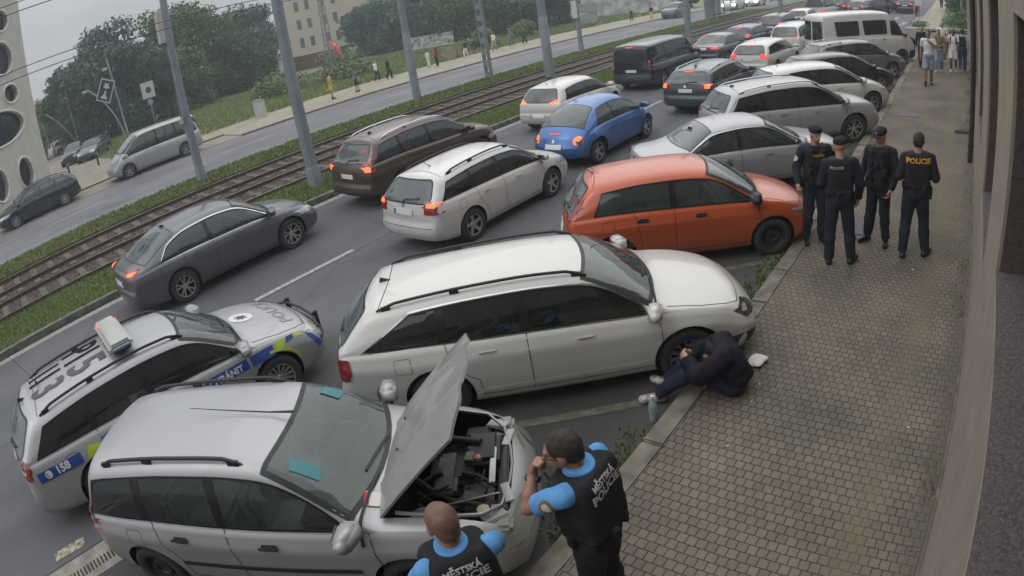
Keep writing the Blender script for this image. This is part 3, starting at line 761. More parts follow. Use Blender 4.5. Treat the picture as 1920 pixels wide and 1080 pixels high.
    # panel lines
    if near or S.get('fine'):
        gw = .008 if near else .011
        d0 = xr + S.get('doorF', .735) * L_; lines = []
        def vline(x, ztop, zlow=.30, lean=0): return [(x + lean * (1 - t), zlow + (ztop - zlow) * t) for t in np.linspace(0, 1, 6)]
        zB = lambda x: float(G['belt'](x)) + .01
        for fx in S.get('seams', (G['T']['pil'][-1] + .0,)): x = xr + fx * L_; lines.append(vline(x, zB(x)))
        lines.append([(d0 + .03, zB(d0) - .01), (d0 + .055, .62), (d0 + .045, .42), (d0, .30)])
        xa = xr + S.get('doorR', .27) * L_; lines.append([(xa, zB(xa)), (xa + .05, .70), (-wb / 2 + S['R'] + .13, .52), (-wb / 2 + S['R'] + .14, .31)])
        lines.append([(xr + .62 * 1.0, .30), (d0, .30)][::-1] if 0 else [(-wb / 2 + S['R'] + .14, .31), (d0, .30)])
        for fr in (VR, VL): D('door_gap', [line_poly(l, gw) for l in lines], fr, M_gap, .0025)
        # bonnet and hatch seams
        hx = [(wsb + .10 - .0, -1), ]
        yh = G['half'](wsb + .3)[18][0] - .05
        bl = [(wsb + .02, yh * .98), (wsb + .4, yh), (xf - .45, yh * .93), (xf - .28, yh * .82), (xf - .20, yh * .5), (xf - .17, 0)]
        if not S.get('bay'): D('bonnet_gap', [line_poly(bl, gw), line_poly([(p[0], -p[1]) for p in bl], gw)], VT, M_gap, .0025)
        D('tailgate_gap', [line_poly([(-hw * .80, .55), (hw * .80, .55)], gw)] if S['type'] != 'sedan' else [line_poly([(-hw * .7, .62), (hw * .7, .62)], gw)], VB, M_gap, .003)
        if S['type'] in ('wagon', 'hatch', 'mpv', 'suv'):
            xg = xr + .145 * L_; yg = G['half'](xg)[26][0]; D('tailgate_gap', [line_poly([(xg - .05 * (y / yg)**2, y) for y in np.linspace(-yg - .03, yg + .03, 9)], gw)], VT, M_gap, .0025)
        # fuel flap
        if near: q = [(xr + .17 * L_ - .09, zB(0) - .24), (xr + .17 * L_ + .09, zB(0) - .24), (xr + .17 * L_ + .09, zB(0) - .07), (xr + .17 * L_ - .09, zB(0) - .07)]; q = rcorner(q, .03); D('fuel_flap_gap', [line_poly(q + [q[0]], .005)], VR, M_gap, .0025)
        if near:   # wipers and washer line at the foot of the screen
            for sg, ln in ((-1, .62), (1, .5)):
                D('wiper', [line_poly([(wsb - .03, sg * -.05 + .28 * (sg)), (wsb - .11, sg * -.05 + .28 * sg - ln)], .022)], VT, M_black, .02, thick=.008)
    if S.get('mould'):
        z = S['mould']; 
        for fr in (VR, VL): D('side_moulding', [line_poly([(-wb / 2 + S['R'] + .12, z), (wb / 2 - S['R'] - .12, z)], .05)], fr, S.get('mouldm', M_black), .010, thick=.004)
    # roof rails
    if S.get('rails'):
        a, b = S['rails']; rm = S.get('railm', M_black)
        for sg in (-1, 1):
            pts = []; xs = np.linspace(xr + a * L_, xr + b * L_, 22)
            for i, x in enumerate(xs):
                y = G['half'](x)[24][0] - .045; h = bvh0.ray_cast(Vector((x, sg * y, 4)), Vector((0, 0, -1)))[0]; e = min(i, len(xs) - 1 - i)
                pts.append((x, sg * y, h.z + (.012 if e == 0 else .03 if e == 1 else .05)))
            mb = MB().tube(pts, [.010 if i in (0, len(pts) - 1) else .018 for i in range(len(pts))], 8)
            for i in (1, 8, len(pts) - 2): p = pts[i]; mb.box((p[0], p[1], p[2] - .02), (.10, .03, .05))
            mb.build('roof_rail', rm, root, 50)
    if S.get('ant'):
        x = xr + S['ant'] * L_; z = float(G['top'](x)); kind = S.get('antk', 'rod')
        if kind == 'fin': MB().prism([(-.07, 0), (.09, 0), (-.05, .055)], -.012, .012, Matrix(((1, 0, 0, x), (0, 0, 1, 0), (0, 1, 0, z - .004), (0, 0, 0, 1)))).build('antenna_fin', M_black, root)
        else: MB().tube([(x, 0, z), (x - .04, 0, z + .03), (x - S.get('antl', .20), 0, z + S.get('antl', .20) * .85)], [.014, .008, .003], 6).build('antenna', M_black, root)
    for sx, ws_ in ((-1, S.get('wheel', '5')), (1, S.get('wheel', '5'))):
        for sy in (-1, 1):
            wheel(root, sx * wb / 2, sy, S['R'], W, ws_, near)
    if cab:
        # the cabin: hollow the body under the glass, then furnish it
        bm = bmesh.new(); bm.from_mesh(body.data)
        for poly, fr_ in holes: cut_window(bm, poly, fr_, xr, hw)
        bm.to_mesh(body.data); bm.free()
        xa, xb = xr + .16, wsb - .02; xs = np.linspace(xa, xb, 12); rv = []; rf = []
        for x in xs:
            h = G['half'](x); yb2, zb2 = h[17][0] - .06, min(h[17][1] - .02, float(G['top'](x)) - .08); rv += [(x, -yb2, zb2), (x, -yb2 * .98, .40), (x, yb2 * .98, .40), (x, yb2, zb2)]
        for i in range(len(xs) - 1):
            for k in range(3): rf.append((i * 4 + k, i * 4 + k + 1, (i + 1) * 4 + k + 1, (i + 1) * 4 + k))
        rf.append((0, 1, 2, 3)); n4 = (len(xs) - 1) * 4; rf.append((n4, n4 + 1, n4 + 2, n4 + 3)); mesh_obj('cabin_liner', rv, rf, M_lining, root)
        iw = hw - .17; sm = S.get('seatm', mat('seat cloth', (.055, .058, .062), .9, noise=.4, nscale=12)); zf = .52
        zf = .26 * H
        def seat(x, y, w_, nm='seat', k=1.0):
            s = MB(); s.box((x, y, zf + .16), (.50, w_, .20), bev=.05); s.box((x - .26, y, zf + .42 * k), (.15, w_, .56 * k), bev=.05); 
            if k == 1: s.box((x - .30, y, zf + .80), (.09, .24, .15), bev=.04)
            s.build(nm, sm, root, 50)
        xd = xr + (T['pil'][-1] + .10) * L_ + S.get('sdx', 0)
        for sg in (-1, 1): seat(xd, sg * iw * .52, .50)
        seat(xd - .92, 0, iw * 1.75, 'rear_bench', .88)
        MB().box((wsb - .52, 0, .80), (.34, iw * 2.0, .26), bev=.07).build('dashboard', mat('dashboard plastic', (.03, .03, .032), .7), root, 50)
        th_ = np.linspace(0, 2 * math.pi, 20); MB().tube([(wsb - .78 + .06 * math.sin(a), iw * .52 + .18 * math.cos(a), .93 + .17 * math.sin(a)) for a in th_], .016, 6).build('steering_wheel', M_black, root, 60)
        if S.get('shelf', 1) and 'rg' in T and S['type'] not in ('van',): MB().box((xd - 1.40, 0, .80), (.42, iw * 1.9, .03)).build('parcel_shelf', M_black, root)
    body.data.shade_smooth(); body.data.set_sharp_from_angle(angle=R_(42))
    return root, body, bvh0, G
# ---------------------------------------------------------------- people
def cloth(name, col, noise=.35, rough=.85): return mat(name, col, rough, noise=noise, nscale=7, bump=.25, bscale=30, spec=.2)
M_skin = mat('skin', (.43, .235, .165), .5, noise=.18, nscale=9); M_skin2 = mat('tanned skin', (.30, .155, .10), .5, noise=.2, nscale=9); M_skin3 = mat('brown skin', (.12, .06, .04), .5)
M_hair = mat('dark hair', (.030, .021, .017), .6, noise=.6, nscale=60, bump=.6, bscale=180); M_stub = mat('cropped stubble', (.155, .088, .062), .65, noise=.22, nscale=80)
C_navy = cloth('navy uniform cloth', (.020, .023, .031)); C_vest = cloth('black vest cloth', (.022, .023, .026)); C_blue = cloth('light blue shirt', (.11, .30, .58), .18)
C_boot = mat('black leather', (.009, .009, .010), .4); C_wht = cloth('white cotton', (.62, .61, .60), .1); C_jean = cloth('blue denim', (.05, .085, .16)); C_lj = cloth('pale denim', (.22, .26, .34))
C_gry = cloth('grey cloth', (.13, .14, .16)); C_yel = cloth('yellow jersey', (.55, .46, .05)); C_redc = cloth('red cloth', (.32, .03, .03)); C_blk = cloth('black cloth', (.022, .022, .025)); C_bei = cloth('beige cloth', (.38, .33, .25)); C_teal = cloth('dark puffer', (.012, .013, .019), .5)
def rotz(a): c_, s_ = math.cos(a), math.sin(a); return np.array([[c_, -s_, 0], [s_, c_, 0], [0, 0, 1.]])
def rotx(a): c_, s_ = math.cos(a), math.sin(a); return np.array([[1, 0, 0], [0, c_, -s_], [0, s_, c_.real]])
def hand_prims(wr, d, pn, sd, curl=.5, fine=True, spread=.0):
    """wr wrist, d hand direction, pn palm normal (side the fingers close to), sd direction of the thumb side"""
    wr, d, pn, sd = [np.array(a, float) for a in (wr, d, pn, sd)]; d /= np.linalg.norm(d); pn -= d * (pn @ d); pn /= np.linalg.norm(pn); sd = sd - d * (sd @ d) - pn * (sd @ pn); sd /= np.linalg.norm(sd)
    Rm = np.stack([d, sd, pn], 1); P = [('e', wr + d * .045, (.056, .040, .017), Rm), ('c', wr, wr + d * .03, .026, .026)]
    if not fine: P.append(('e', wr + d * .115, (.055, .036, .02), Rm)); return P
    for i, (o, ln) in enumerate(((.031, .072), (.011, .082), (-.010, .076), (-.030, .060))):
        a = wr + d * .088 + sd * o; c1 = curl * 1.1; c2 = curl * 2.3
        sp = sd * o * spread
        b = a + (d * math.cos(c1) + pn * math.sin(c1) + sp) * ln * .5; c = b + (d * math.cos(c2) + pn * math.sin(c2) + sp) * ln * .55
        P += [('c', a, b, .0095, .0085), ('c', b, c, .0085, .007)]
    a = wr + d * .025 + sd * .030; b = a + (d * .6 + sd * .7 + pn * .3) * .042; c = b + (d * .85 + sd * .1 + pn * .5) * .034
    P += [('c', a, b, .013, .0105), ('c', b, c, .0105, .008)]
    return P
DEF = dict(pel=(0, 0, .97), che=(0, 0, 1.30), nek=(0, -.01, 1.50), hed=(0, .02, 1.665), shR=(.185, -.01, 1.44), elR=(.235, -.04, 1.16), wrR=(.25, .05, .92), shL=(-.185, -.01, 1.44), elL=(-.235, -.04, 1.16), wrL=(-.25, .05, .92),
           hiR=(.09, 0, .93), knR=(.11, .03, .51), anR=(.12, -.02, .10), hiL=(-.09, 0, .93), knL=(-.11, .03, .51), anL=(-.12, -.02, .10), toR=(.14, .14, .03), toL=(-.14, .14, .03))
def person(label, loc, facing, J=None, h=1.8, z=.12, fine=0, outfit=None, hyaw=0, hpit=0, hcurl=(.5, .5), group=None, build=1.0, skin=None, hd=None, cat='person', hs=1.0):
    """outfit: list of (name, kind, material, opts)"""
    skin = skin or M_skin; J = {**DEF, **(J or {})}; J = {k: np.array(v, float) for k, v in J.items()}
    root = empty('person', (loc[0], loc[1], z), R_(facing - 90), label, cat, group); root.scale = (h / 1.8,) * 3
    vx = {2: .0065, 1: .010, 0: .017}[fine]; B = build
    f_ = lambda *a: np.array(a, float)
    # head frame
    Hm = rotz(R_(hyaw)) @ rotx(R_(hpit)); C = J['hed']; hp = lambda x, y, z_: C + Hm @ f_(x, y, z_) * hs; HR = Hm
    head = [('e', hp(0, -.012, .025), (.077, .096, .095), HR), ('e', hp(0, .030, -.040), (.056, .060, .075), HR), ('e', hp(0, .066, -.078), (.026, .022, .022), HR),
            ('c', hp(0, .092, .012), hp(0, .108, -.028), .011, .014), ('e', hp(.078, -.004, -.010), (.012, .022, .033), HR), ('e', hp(-.078, -.004, -.010), (.012, .022, .033), HR),
            ('c', hp(-.035, .084, .030), hp(.035, .084, .030), .012, .012), ('c', hp(-.02, .092, -.052), hp(.02, .092, -.052), .008, .008)]
    head = [(q[0], q[1], tuple(r_ * hs for r_ in q[2]), q[3]) if q[0] == 'e' else (q[0], q[1], q[2], q[3] * hs, q[4] * hs) for q in head]
    nk = J['nek']; che, pel = J['che'], J['pel']
    up = nk - pel; up = up / np.linalg.norm(up)
    body = head + [('c', nk - up * .04, C + Hm @ f_(0, -.015, -.06), .066, .058)]
    shc = (J['shR'] + J['shL']) / 2; ax = J['shR'] - J['shL']; ax /= np.linalg.norm(ax); fwd = np.cross(up, ax); TR = np.stack([ax, fwd, up], 1)
    hax = J['hiR'] - J['hiL']; hax /= np.linalg.norm(hax); PR = np.stack([hax, np.cross(f_(0, 0, 1), hax), f_(0, 0, 1)], 1)
    tor = lambda g: [('e', che, (.165 * B + g, .115 * B + g, .22 + g * .5), TR), ('c', J['shR'] - ax * .03 - up * .01, J['shL'] + ax * .03 - up * .01, .068 + g, .068 + g), ('e', pel, (.160 * B + g, .118 * B + g, .15 + g * .5), PR), ('e', (che + pel) / 2, (.145 * B + g, .108 * B + g, .2), TR), ('e', che + up * .08 - fwd * .015, (.17 * B + g, .10 + g, .12), TR)]
    body += tor(-.008)
    for s in 'RL':
        sg = 1 if s == 'R' else -1; sh, el, wr = J['sh' + s], J['el' + s], J['wr' + s]
        body += [('c', sh, el, .052 * B, .040 * B), ('c', el, el + (wr - el) * .35, .041 * B, .041 * B), ('c', el + (wr - el) * .35, wr, .041 * B, .027)]
        hi, kn, an, to = J['hi' + s], J['kn' + s], J['an' + s], J['to' + s]
        body += [('c', hi, kn, .085 * B, .056), ('c', kn, kn + (an - kn) * .35, .056, .058), ('c', kn + (an - kn) * .35, an, .058, .038), ('c', an - f_(0, 0, .05), to, .034, .03)]
        if not (fine == 0 and 0):
            hdv = (hd or {}).get(s) or {}; d = hdv.get('d', wr - el); pn = hdv.get('pn', (-sg, .15, 0)); sd = hdv.get('sd', (0, 1, 0))
            body += hand_prims(wr, d, pn, sd, hcurl[0 if s == 'R' else 1], fine > 0, .3)
    v, f = sdf_mesh(body, vx, .018 if fine else .02); bo = np_mesh('body', v, f, skin, root)
    out = {'body': bo, 'hp': hp, 'HR': HR, 'J': J, 'TR': TR, 'root': root, 'up': up, 'fwd': fwd, 'ax': ax}
    gx = vx * 1.15
    for (nm, kind, m, o) in (outfit or []):
        g = o.get('g', .018); ns = o.get('ns', .004 if fine else 0); sd_ = sum(map(ord, nm)) % 97 + int(abs(loc[0] * 31)) % 50
        if kind == 'trousers':
            P = [('e', pel - f_(0, 0, .02), (.155 * B + g, .12 * B + g, .14), PR)]; cuts = []
            for s in 'RL':
                hi, kn, an = J['hi' + s], J['kn' + s], J['an' + s]; e = an + (kn - an) * (1 - o.get('len', 1.0)) if o.get('len', 1) < 1 else an
                if o.get('len', 1) < .6: # shorts
                    q = hi + (kn - hi) * o['len'] * 1.9; P += [('c', hi, q, .088 * B + g, .082 + g, 1)]
                else: P += [('c', hi, kn, .088 * B + g, .060 + g), ('c', kn, kn + (an - kn) * .35, .060 + g, .060 + g), ('c', kn + (an - kn) * .35, e, .060 + g, .052 + g * .8, 1)]
            out[nm] = garment(nm, P, m, root, gx, .025, [], ns * 1.6, 16, sd_)
        elif kind == 'top':
            P = tor(g if not o.get('under') else .003); P = [p for i, p in enumerate(P) if i != 2] + [('e', pel + f_(0, 0, .06), (.158 * B + g, .118 * B + g, o.get('hem', .12)), PR)]
            for s in 'RL':
                sh, el, wr = J['sh' + s], J['el' + s], J['wr' + s]
                if o.get('slv', 1) < 1: q = sh + (el - sh) * (o['slv'] + .12); P += [('c', sh, q, .060 * B + g, .054 * B + g, 1)]
                else: P += [('c', sh, el, .056 * B + g, .046 * B + g), ('c', el, wr - (wr - el) * .02, .046 * B + g, .037 + g * .8, 1)]
            out[nm] = garment(nm, P, m, root, gx, .022, [], ns * 1.6, 15, sd_)
        elif kind == 'vest':
            P = [('b', che + up * .01, (.175 * B + g * .5, .135 * B + g * .5, .215), TR, .09), ('b', che - up * .17, (.165 * B + g * .5, .130 * B + g * .5, .12), TR, .07)]
            for sg in (-1, 1): P.append(('c', che + up * .17 + ax * sg * .115 + fwd * .06, che + up * .17 + ax * sg * .115 - fwd * .07, .042 + g * .5, .042 + g * .5))
            if o.get('pouches'):
                for (x, zz) in ((-.09, -.02), (0.0, -.05), (.09, -.02), (-.08, .12), (.09, .13), (-.12, -.14), (.1, -.15)): P.append(('b', che + ax * x + up * zz + fwd * (.135 * B + g * .5), (.034, .028, .045), TR, .012))
            out[nm] = garment(nm, P, m, root, gx, .012, [(nk + up * .012, up)], ns, 13, sd_)
        elif kind == 'belt':
            P = [('e', pel + f_(0, 0, .10), (.165 * B + g, .128 * B + g, .09), PR)]
            if o.get('gear'):
                for a_ in (.4, 1.1, 2.0, 2.8, 3.6, 4.5, 5.3): P.append(('b', pel + f_(math.cos(a_) * (.17 * B + g), math.sin(a_) * (.13 * B + g), .07), (.028, .028, .05), rotz(a_), .012))
                P.append(('b', pel + f_(.20 * B, 0, -.02), (.025, .045, .09), None, .015))
            out[nm] = garment(nm, P, m, root, gx, .008, [(pel + f_(0, 0, .125), (0, 0, 1)), (pel + f_(0, 0, -.12 if o.get('gear') else .06), (0, 0, -1))])
        elif kind == 'collar':
            P = [('c', nk - up * .03, nk + up * .05 - fwd * .01, .088 + o.get('w', 0), .078 + o.get('w', 0))]
            out[nm] = garment(nm, P, m, root, min(gx, .01), .01, [(nk + up * .045, up - fwd * .0 + fwd * -.25)])
        elif kind == 'shoes':
            P = []
            for s in 'RL':
                an, to = J['an' + s], J['to' + s]; sr = o.get('r', 0); P += [('c', an - f_(0, 0, .03), an + (J['kn' + s] - an) * o.get('h', .08), .045 + sr, .05 + sr)]; dd = (to - an) * f_(1, 1, 0); dd /= np.linalg.norm(dd) + 1e-6
                he = f_(an[0], an[1], to[2] + .012) - dd * .03; P += [('c', he, to + f_(0, 0, .012) + dd * .02, .043 + sr, .036 + sr)]
            out[nm] = garment(nm, P, m, root, gx, .02, [((0, 0, .002), (0, 0, -1))] if not o.get('nocut') else [])
        elif kind == 'hair':
            P = [('e', hp(0, -.020, .031), (.083 * hs, .102 * hs, .097 * hs), HR), ('e', hp(0, -.055, -.02), (.066 * hs, .060 * hs, .075 * hs), HR)]
            if o.get('bun'): P.append(('e', hp(0, -.11, .0), (.05, .05, .05), HR))
            if o.get('long'): P += [('c', hp(0, -.07, 0), hp(0, -.09, -.2), .07, .05)]
            cut = [(hp(0, .062, .04), Hm @ f_(0, 1, -.55))] + ([] if o.get('long') else [(hp(0, -.02, -.062), Hm @ f_(0, .15, -1)), (hp(0, .045, -.01), Hm @ f_(0, 1, -.25))])
            out[nm] = garment(nm, P, m, root, min(gx, .008) if fine else gx * .8, .02, cut, .003 if fine else 0, 60, sd_)
        elif kind == 'cap':
            P = [('e', hp(0, -.012, .045), (.092, .112, .085), HR), ('e', hp(0, -.012, .085), (.090, .108, .045), HR)]
            out[nm] = garment(nm, P, m, root, min(gx, .010), .02, [(hp(0, 0, .04), Hm @ f_(0, 0, -1))])
            if o.get('visor'): garment('visor', [('e', hp(0, .105, .045), (.07, .06, .012), HR)], m, out[nm], .008, .01)
            if o.get('badge'): garment('cap_badge', [('e', hp(0, .098, .085), (.018, .008, .022), HR)], M_alloy, out[nm], .006, .005)
        elif kind == 'pack':
            out[nm] = garment(nm, [('b', che - fwd * .19 - up * .03, (.14, .085, .21), TR, .06), ('c', che + up * .16 + ax * .11 + fwd * .09, che - up * .1 + ax * .13 + fwd * .12, .025, .025), ('c', che + up * .16 - ax * .11 + fwd * .09, che - up * .1 - ax * .13 + fwd * .12, .025, .025), ('c', che + up * .2 + ax * .11 + fwd * .05, che + up * .18 + ax * .11 - fwd * .1, .025, .025), ('c', che + up * .2 - ax * .11 + fwd * .05, che + up * .18 - ax * .11 - fwd * .1, .025, .025)], m, root, gx, .02)
        elif kind == 'face':
            for sg in (-1, 1):
                garment('eye', [('e', hp(sg * .032, .076, .012), (.013, .008, .008), HR)], mat('eye', (.02, .018, .016), .2), root, .005, .004)
        elif kind == 'glasses':
            mb = MB()
            for sg in (-1, 1):
                th = np.linspace(0, 2 * math.pi, 14); mb.tube([hp(sg * .034 + .024 * math.cos(a), .103, .010 + .017 * math.sin(a)) for a in th], .0022, 5)
                mb.tube([hp(sg * .058, .10, .014), hp(sg * .080, .05, .014), hp(sg * .083, -.01, .004)], .0025, 5)
            mb.tube([hp(-.01, .106, .014), hp(.01, .106, .014)], .0025, 5); out[nm] = mb.build('glasses', M_black, root)
    return root, out
def back_text(out, mesh, strings, m, front=False, name='lettering'):
    """strings: (text,size,x,z,sx) drawn on the back (or front) of a garment"""
    b = bvh_of(out[mesh]); J = out['J']; che = Vector(J['che']); ax, up, fw = Vector(out['ax']), Vector(out['up']), Vector(out['fwd'])
    sgn = 1 if not front else -1
    fr = Frame(che - fw * sgn * .8, ax * sgn, up, fw * sgn); res = []
    for (s, size, x, z_, sx) in strings:
        t = text2d(s, size, x, z_, sx=sx, bold=size * .035); res.append(decal(name, t, fr, b, m, out[mesh], .005, grid=.03))
    return res
def patch(out, mesh, fr_dir, centre, poly, m, name='patch', off=.004, up=(0, 0, 1)):
    b = bvh_of(out[mesh]); D_ = Vector(fr_dir).normalized(); U_ = Vector(up).cross(-D_).normalized(); V__ = (-D_).cross(U_).normalized()
    return decal(name, [poly], Frame(Vector(centre) - D_ * .4, U_, V__, D_), b, m, out[mesh], off, grid=.02, maxd=.6)
def circ(r, n=18, cx=0, cy=0, k=1): return [(cx + r * math.cos(2 * math.pi * i / n), cy + k * r * math.sin(2 * math.pi * i / n)) for i in range(n)]
# ---------------------------------------------------------------- the setting
def struct(o): o['kind'] = 'structure'; return o
def sheet(name, x0, x1, y0, y1, z, m, th=None):
    if th: o = MB().box(((x0 + x1) / 2, (y0 + y1) / 2, z - th / 2), (x1 - x0, y1 - y0, th)).build(name, m)
    else: o = mesh_obj(name, [(x0, y0, z), (x1, y0, z), (x1, y1, z), (x0, y1, z)], [(0, 1, 2, 3)], m)
    return struct(o)
def asphalt(name, c, tint=(0, 0, 0), crack=True, sc_=1.0):
    m = mat(name, c, .82, spec=.35); n, l = m.node_tree.nodes, m.node_tree.links; b = n['Principled BSDF']
    tc = n.new('ShaderNodeTexCoord')
    def noise(s, d=5, st=None):
        t = n.new('ShaderNodeTexNoise'); t.inputs['Scale'].default_value = s; t.inputs['Detail'].default_value = d
        if st: mp = n.new('ShaderNodeMapping'); mp.inputs['Scale'].default_value = st; l.new(tc.outputs['Object'], mp.inputs[0]); l.new(mp.outputs[0], t.inputs['Vector'])
        else: l.new(tc.outputs['Object'], t.inputs['Vector'])
        return t
    def ramp(src, p0, c0, p1, c1):
        r = n.new('ShaderNodeValToRGB'); r.color_ramp.elements[0].position = p0; r.color_ramp.elements[1].position = p1; r.color_ramp.elements[0].color = (*c0, 1); r.color_ramp.elements[1].color = (*c1, 1); l.new(src, r.inputs[0]); return r
    def mul(a, bb, f=1):
        x = n.new('ShaderNodeMixRGB'); x.blend_type = 'MULTIPLY'; x.inputs[0].default_value = f; l.new(a, x.inputs[1]); l.new(bb, x.inputs[2]); return x.outputs[0]
    A = ramp(noise(.35, 6).outputs[0], .3, tuple(v * .80 for v in c), .7, tuple(v * 1.18 for v in c)).outputs[0]
    W_ = ramp(noise(.9, 3, (1, .06, 1)).outputs[0], .35, (.84, .84, .84), .65, (1.1, 1.1, 1.1)).outputs[0]      # long tyre tracks
    G_ = ramp(noise(140, 2).outputs[0], .3, (.72, .72, .72), .7, (1.3, 1.3, 1.3)).outputs[0]
    o = mul(mul(A, W_), G_)
    if crack:
        v = n.new('ShaderNodeTexVoronoi'); v.feature = 'DISTANCE_TO_EDGE'; v.inputs['Scale'].default_value = .28 * sc_
        nz = noise(1.6, 5); mx = n.new('ShaderNodeMixRGB'); mx.inputs[0].default_value = .25; l.new(tc.outputs['Object'], mx.inputs[1]); l.new(nz.outputs['Color'], mx.inputs[2]); l.new(mx.outputs[0], v.inputs['Vector'])
        o = mul(o, ramp(v.outputs['Distance'], .0015, (.45, .45, .45), .005, (1, 1, 1)).outputs[0], .6)
        st = noise(.8, 2); o = mul(o, ramp(st.outputs[0], .30, (.68, .68, .68), .36, (1, 1, 1)).outputs[0], .5)
    l.new(o, b.inputs['Base Color'])
    bp = n.new('ShaderNodeBump'); bp.inputs['Strength'].default_value = .5; bp.inputs['Distance'].default_value = .008; l.new(noise(220, 3).outputs[0], bp.inputs['Height']); l.new(bp.outputs[0], b.inputs['Normal'])
    return m
M_asph = asphalt('asphalt', (.098, .098, .104)); M_asphp = asphalt('parking asphalt', (.072, .069, .070)); M_asphf = asphalt('far asphalt', (.15, .15, .158), crack=False)
M_line = mat('worn road paint', (.33, .33, .33), .7, noise=.45, nscale=14); M_linep = mat('worn bay paint', (.13, .125, .10), .8, noise=.5, nscale=9)
M_conc = mat('concrete', (.24, .225, .195), .85, noise=.35, nscale=5, bump=.4, bscale=80); M_kerb = mat('granite kerb', (.135, .125, .105), .85, noise=.45, nscale=6, bump=.5, bscale=70)
M_kerbr = mat('weathered kerb', (.19, .175, .14), .85, noise=.45, nscale=5, bump=.5, bscale=70)
M_edge = mat('pale gutter strip', (.25, .235, .21), .85, noise=.3, nscale=8)
M_earth = mat('bare earth', (.10, .09, .06), .95, noise=.4, nscale=.6)
M_grassg = mat('grass ground', (.09, .12, .04), .95, noise=.5, nscale=1.2, ncol=(.075, .08, .035))
M_ball = mat('track ballast', (.075, .060, .052), .95, noise=.6, nscale=22, bump=1, bscale=38)
M_rail = mat('rail steel', (.13, .10, .085), .45, .6, noise=.4, nscale=10); M_railt = mat('polished rail head', (.30, .28, .26), .3, .9)
M_tan = mat('pale slab paving', (.235, .215, .175), .85, noise=.2, nscale=1.5)
M_tanf = mat('far pavement', (.26, .24, .185), .85, noise=.2, nscale=.8)
sheet('ground', -400, 300, -200, 500, -.06, M_earth)
sheet('road', -14.3, -6.52, -25, 100, 0, M_asph); sheet('parking_strip', -6.52, -2.5, -25, 46, 0.0, M_asphp); sheet('side_road', -6.52, 8, 46, 100, 0.0, M_asph)
sheet('gutter_strip', -14.24, -14.0, -25, 100, .004, M_edge)
# kerb of the tram reserve, stone by stone
mb = MB(); y = -20
while y < 95:
    ln = 1.02 + random.uniform(-.03, .03); mb.box((-14.40 + random.uniform(-.008, .008), y + ln / 2, .07 + random.uniform(-.006, .006)), (.17, ln - .014, .15), bev=.012 if y < 40 else 0); y += ln
struct(mb.build('reserve_kerb', M_kerb))
sheet('reserve_verge', -16.62, -14.48, -25, 100, .11, M_grassg, .12)
sheet('track_bed', -21.98, -16.62, -25, 110, .02, M_ball, .05)
sheet('far_verge', -23.97, -21.98, -25, 110, .09, M_grassg, .12)
sheet('far_road', -31.29, -23.97, -25, 120, 0, M_asphf)
sheet('far_parking_lane', -33.9, -31.29, -25, 14, .012, M_tan)
sheet('far_pavement', -37.0, -31.29, 14, 130, .06, M_tanf, .1); sheet('far_pavement', -42.2, -33.9, -25, 14, .06, M_tanf, .1)
sheet('plaza', -75, -42.2, -25, 9.4, .05, M_tan)
sheet('far_kerb', -31.42, -31.26, 14, 120, .085, M_kerb, .1); sheet('far_kerb', -34.02, -33.88, -25, 14, .085, M_kerb, .1)
sheet('far_kerb', -24.08, -23.92, -25, 110, .06, M_edge, .1)
sheet('meadow', -75, -37.0, 9.4, 130, .04, mat('meadow', (.13, .155, .055), .95, noise=.45, nscale=.5, ncol=(.16, .155, .08)))
# ballast stones and sleepers
def scatter_stones(n, x0, x1, y0, y1, z, s0, s1, seed):
    rg = np.random.RandomState(seed); base = np.array([(1, 0, 0), (-1, 0, 0), (0, 1, 0), (0, -1, 0), (0, 0, 1), (0, 0, -1)], float); fc = np.array([(0, 2, 4), (2, 1, 4), (1, 3, 4), (3, 0, 4), (2, 0, 5), (1, 2, 5), (3, 1, 5), (0, 3, 5)])
    c = np.stack([rg.uniform(x0, x1, n), y0 + (y1 - y0) * rg.rand(n)**1.4, np.full(n, z)], 1); s = rg.uniform(s0, s1, (n, 1, 1)) * rg.uniform(.6, 1.4, (n, 1, 3)); th = rg.rand(n) * 6.28
    v = base[None] * s; v = v + rg.normal(0, .15, v.shape) * s; x = v[..., 0] * np.cos(th)[:, None] - v[..., 1] * np.sin(th)[:, None]; y_ = v[..., 0] * np.sin(th)[:, None] + v[..., 1] * np.cos(th)[:, None]
    v = np.stack([x, y_, v[..., 2] * .8], -1) + c[:, None]; f = fc[None] + (np.arange(n) * 6)[:, None, None]
    return v.reshape(-1, 3), f.reshape(-1, 3)
def island(name, cols, rough=.9):
    m = mat(name, cols[0], rough, spec=.25); n, l = m.node_tree.nodes, m.node_tree.links; g = n.new('ShaderNodeNewGeometry'); r = n.new('ShaderNodeValToRGB'); e = r.color_ramp.elements
    e[0].color = (*cols[0], 1); e[1].color = (*cols[-1], 1); e[1].position = 1
    for i, c in enumerate(cols[1:-1]): q = e.new((i + 1) / (len(cols) - 1)); q.color = (*c, 1)
    l.new(g.outputs['Random Per Island'], r.inputs[0]); l.new(r.outputs[0], n['Principled BSDF'].inputs['Base Color']); return m
v, f = scatter_stones(26000, -21.9, -16.7, -4, 45, .03, .018, .042, 3)
o = np_mesh('ballast_stones', v, f, island('ballast stone', [(.05, .04, .036), (.10, .082, .07), (.17, .15, .135), (.075, .06, .055)]), None, False); o['kind'] = 'stuff'
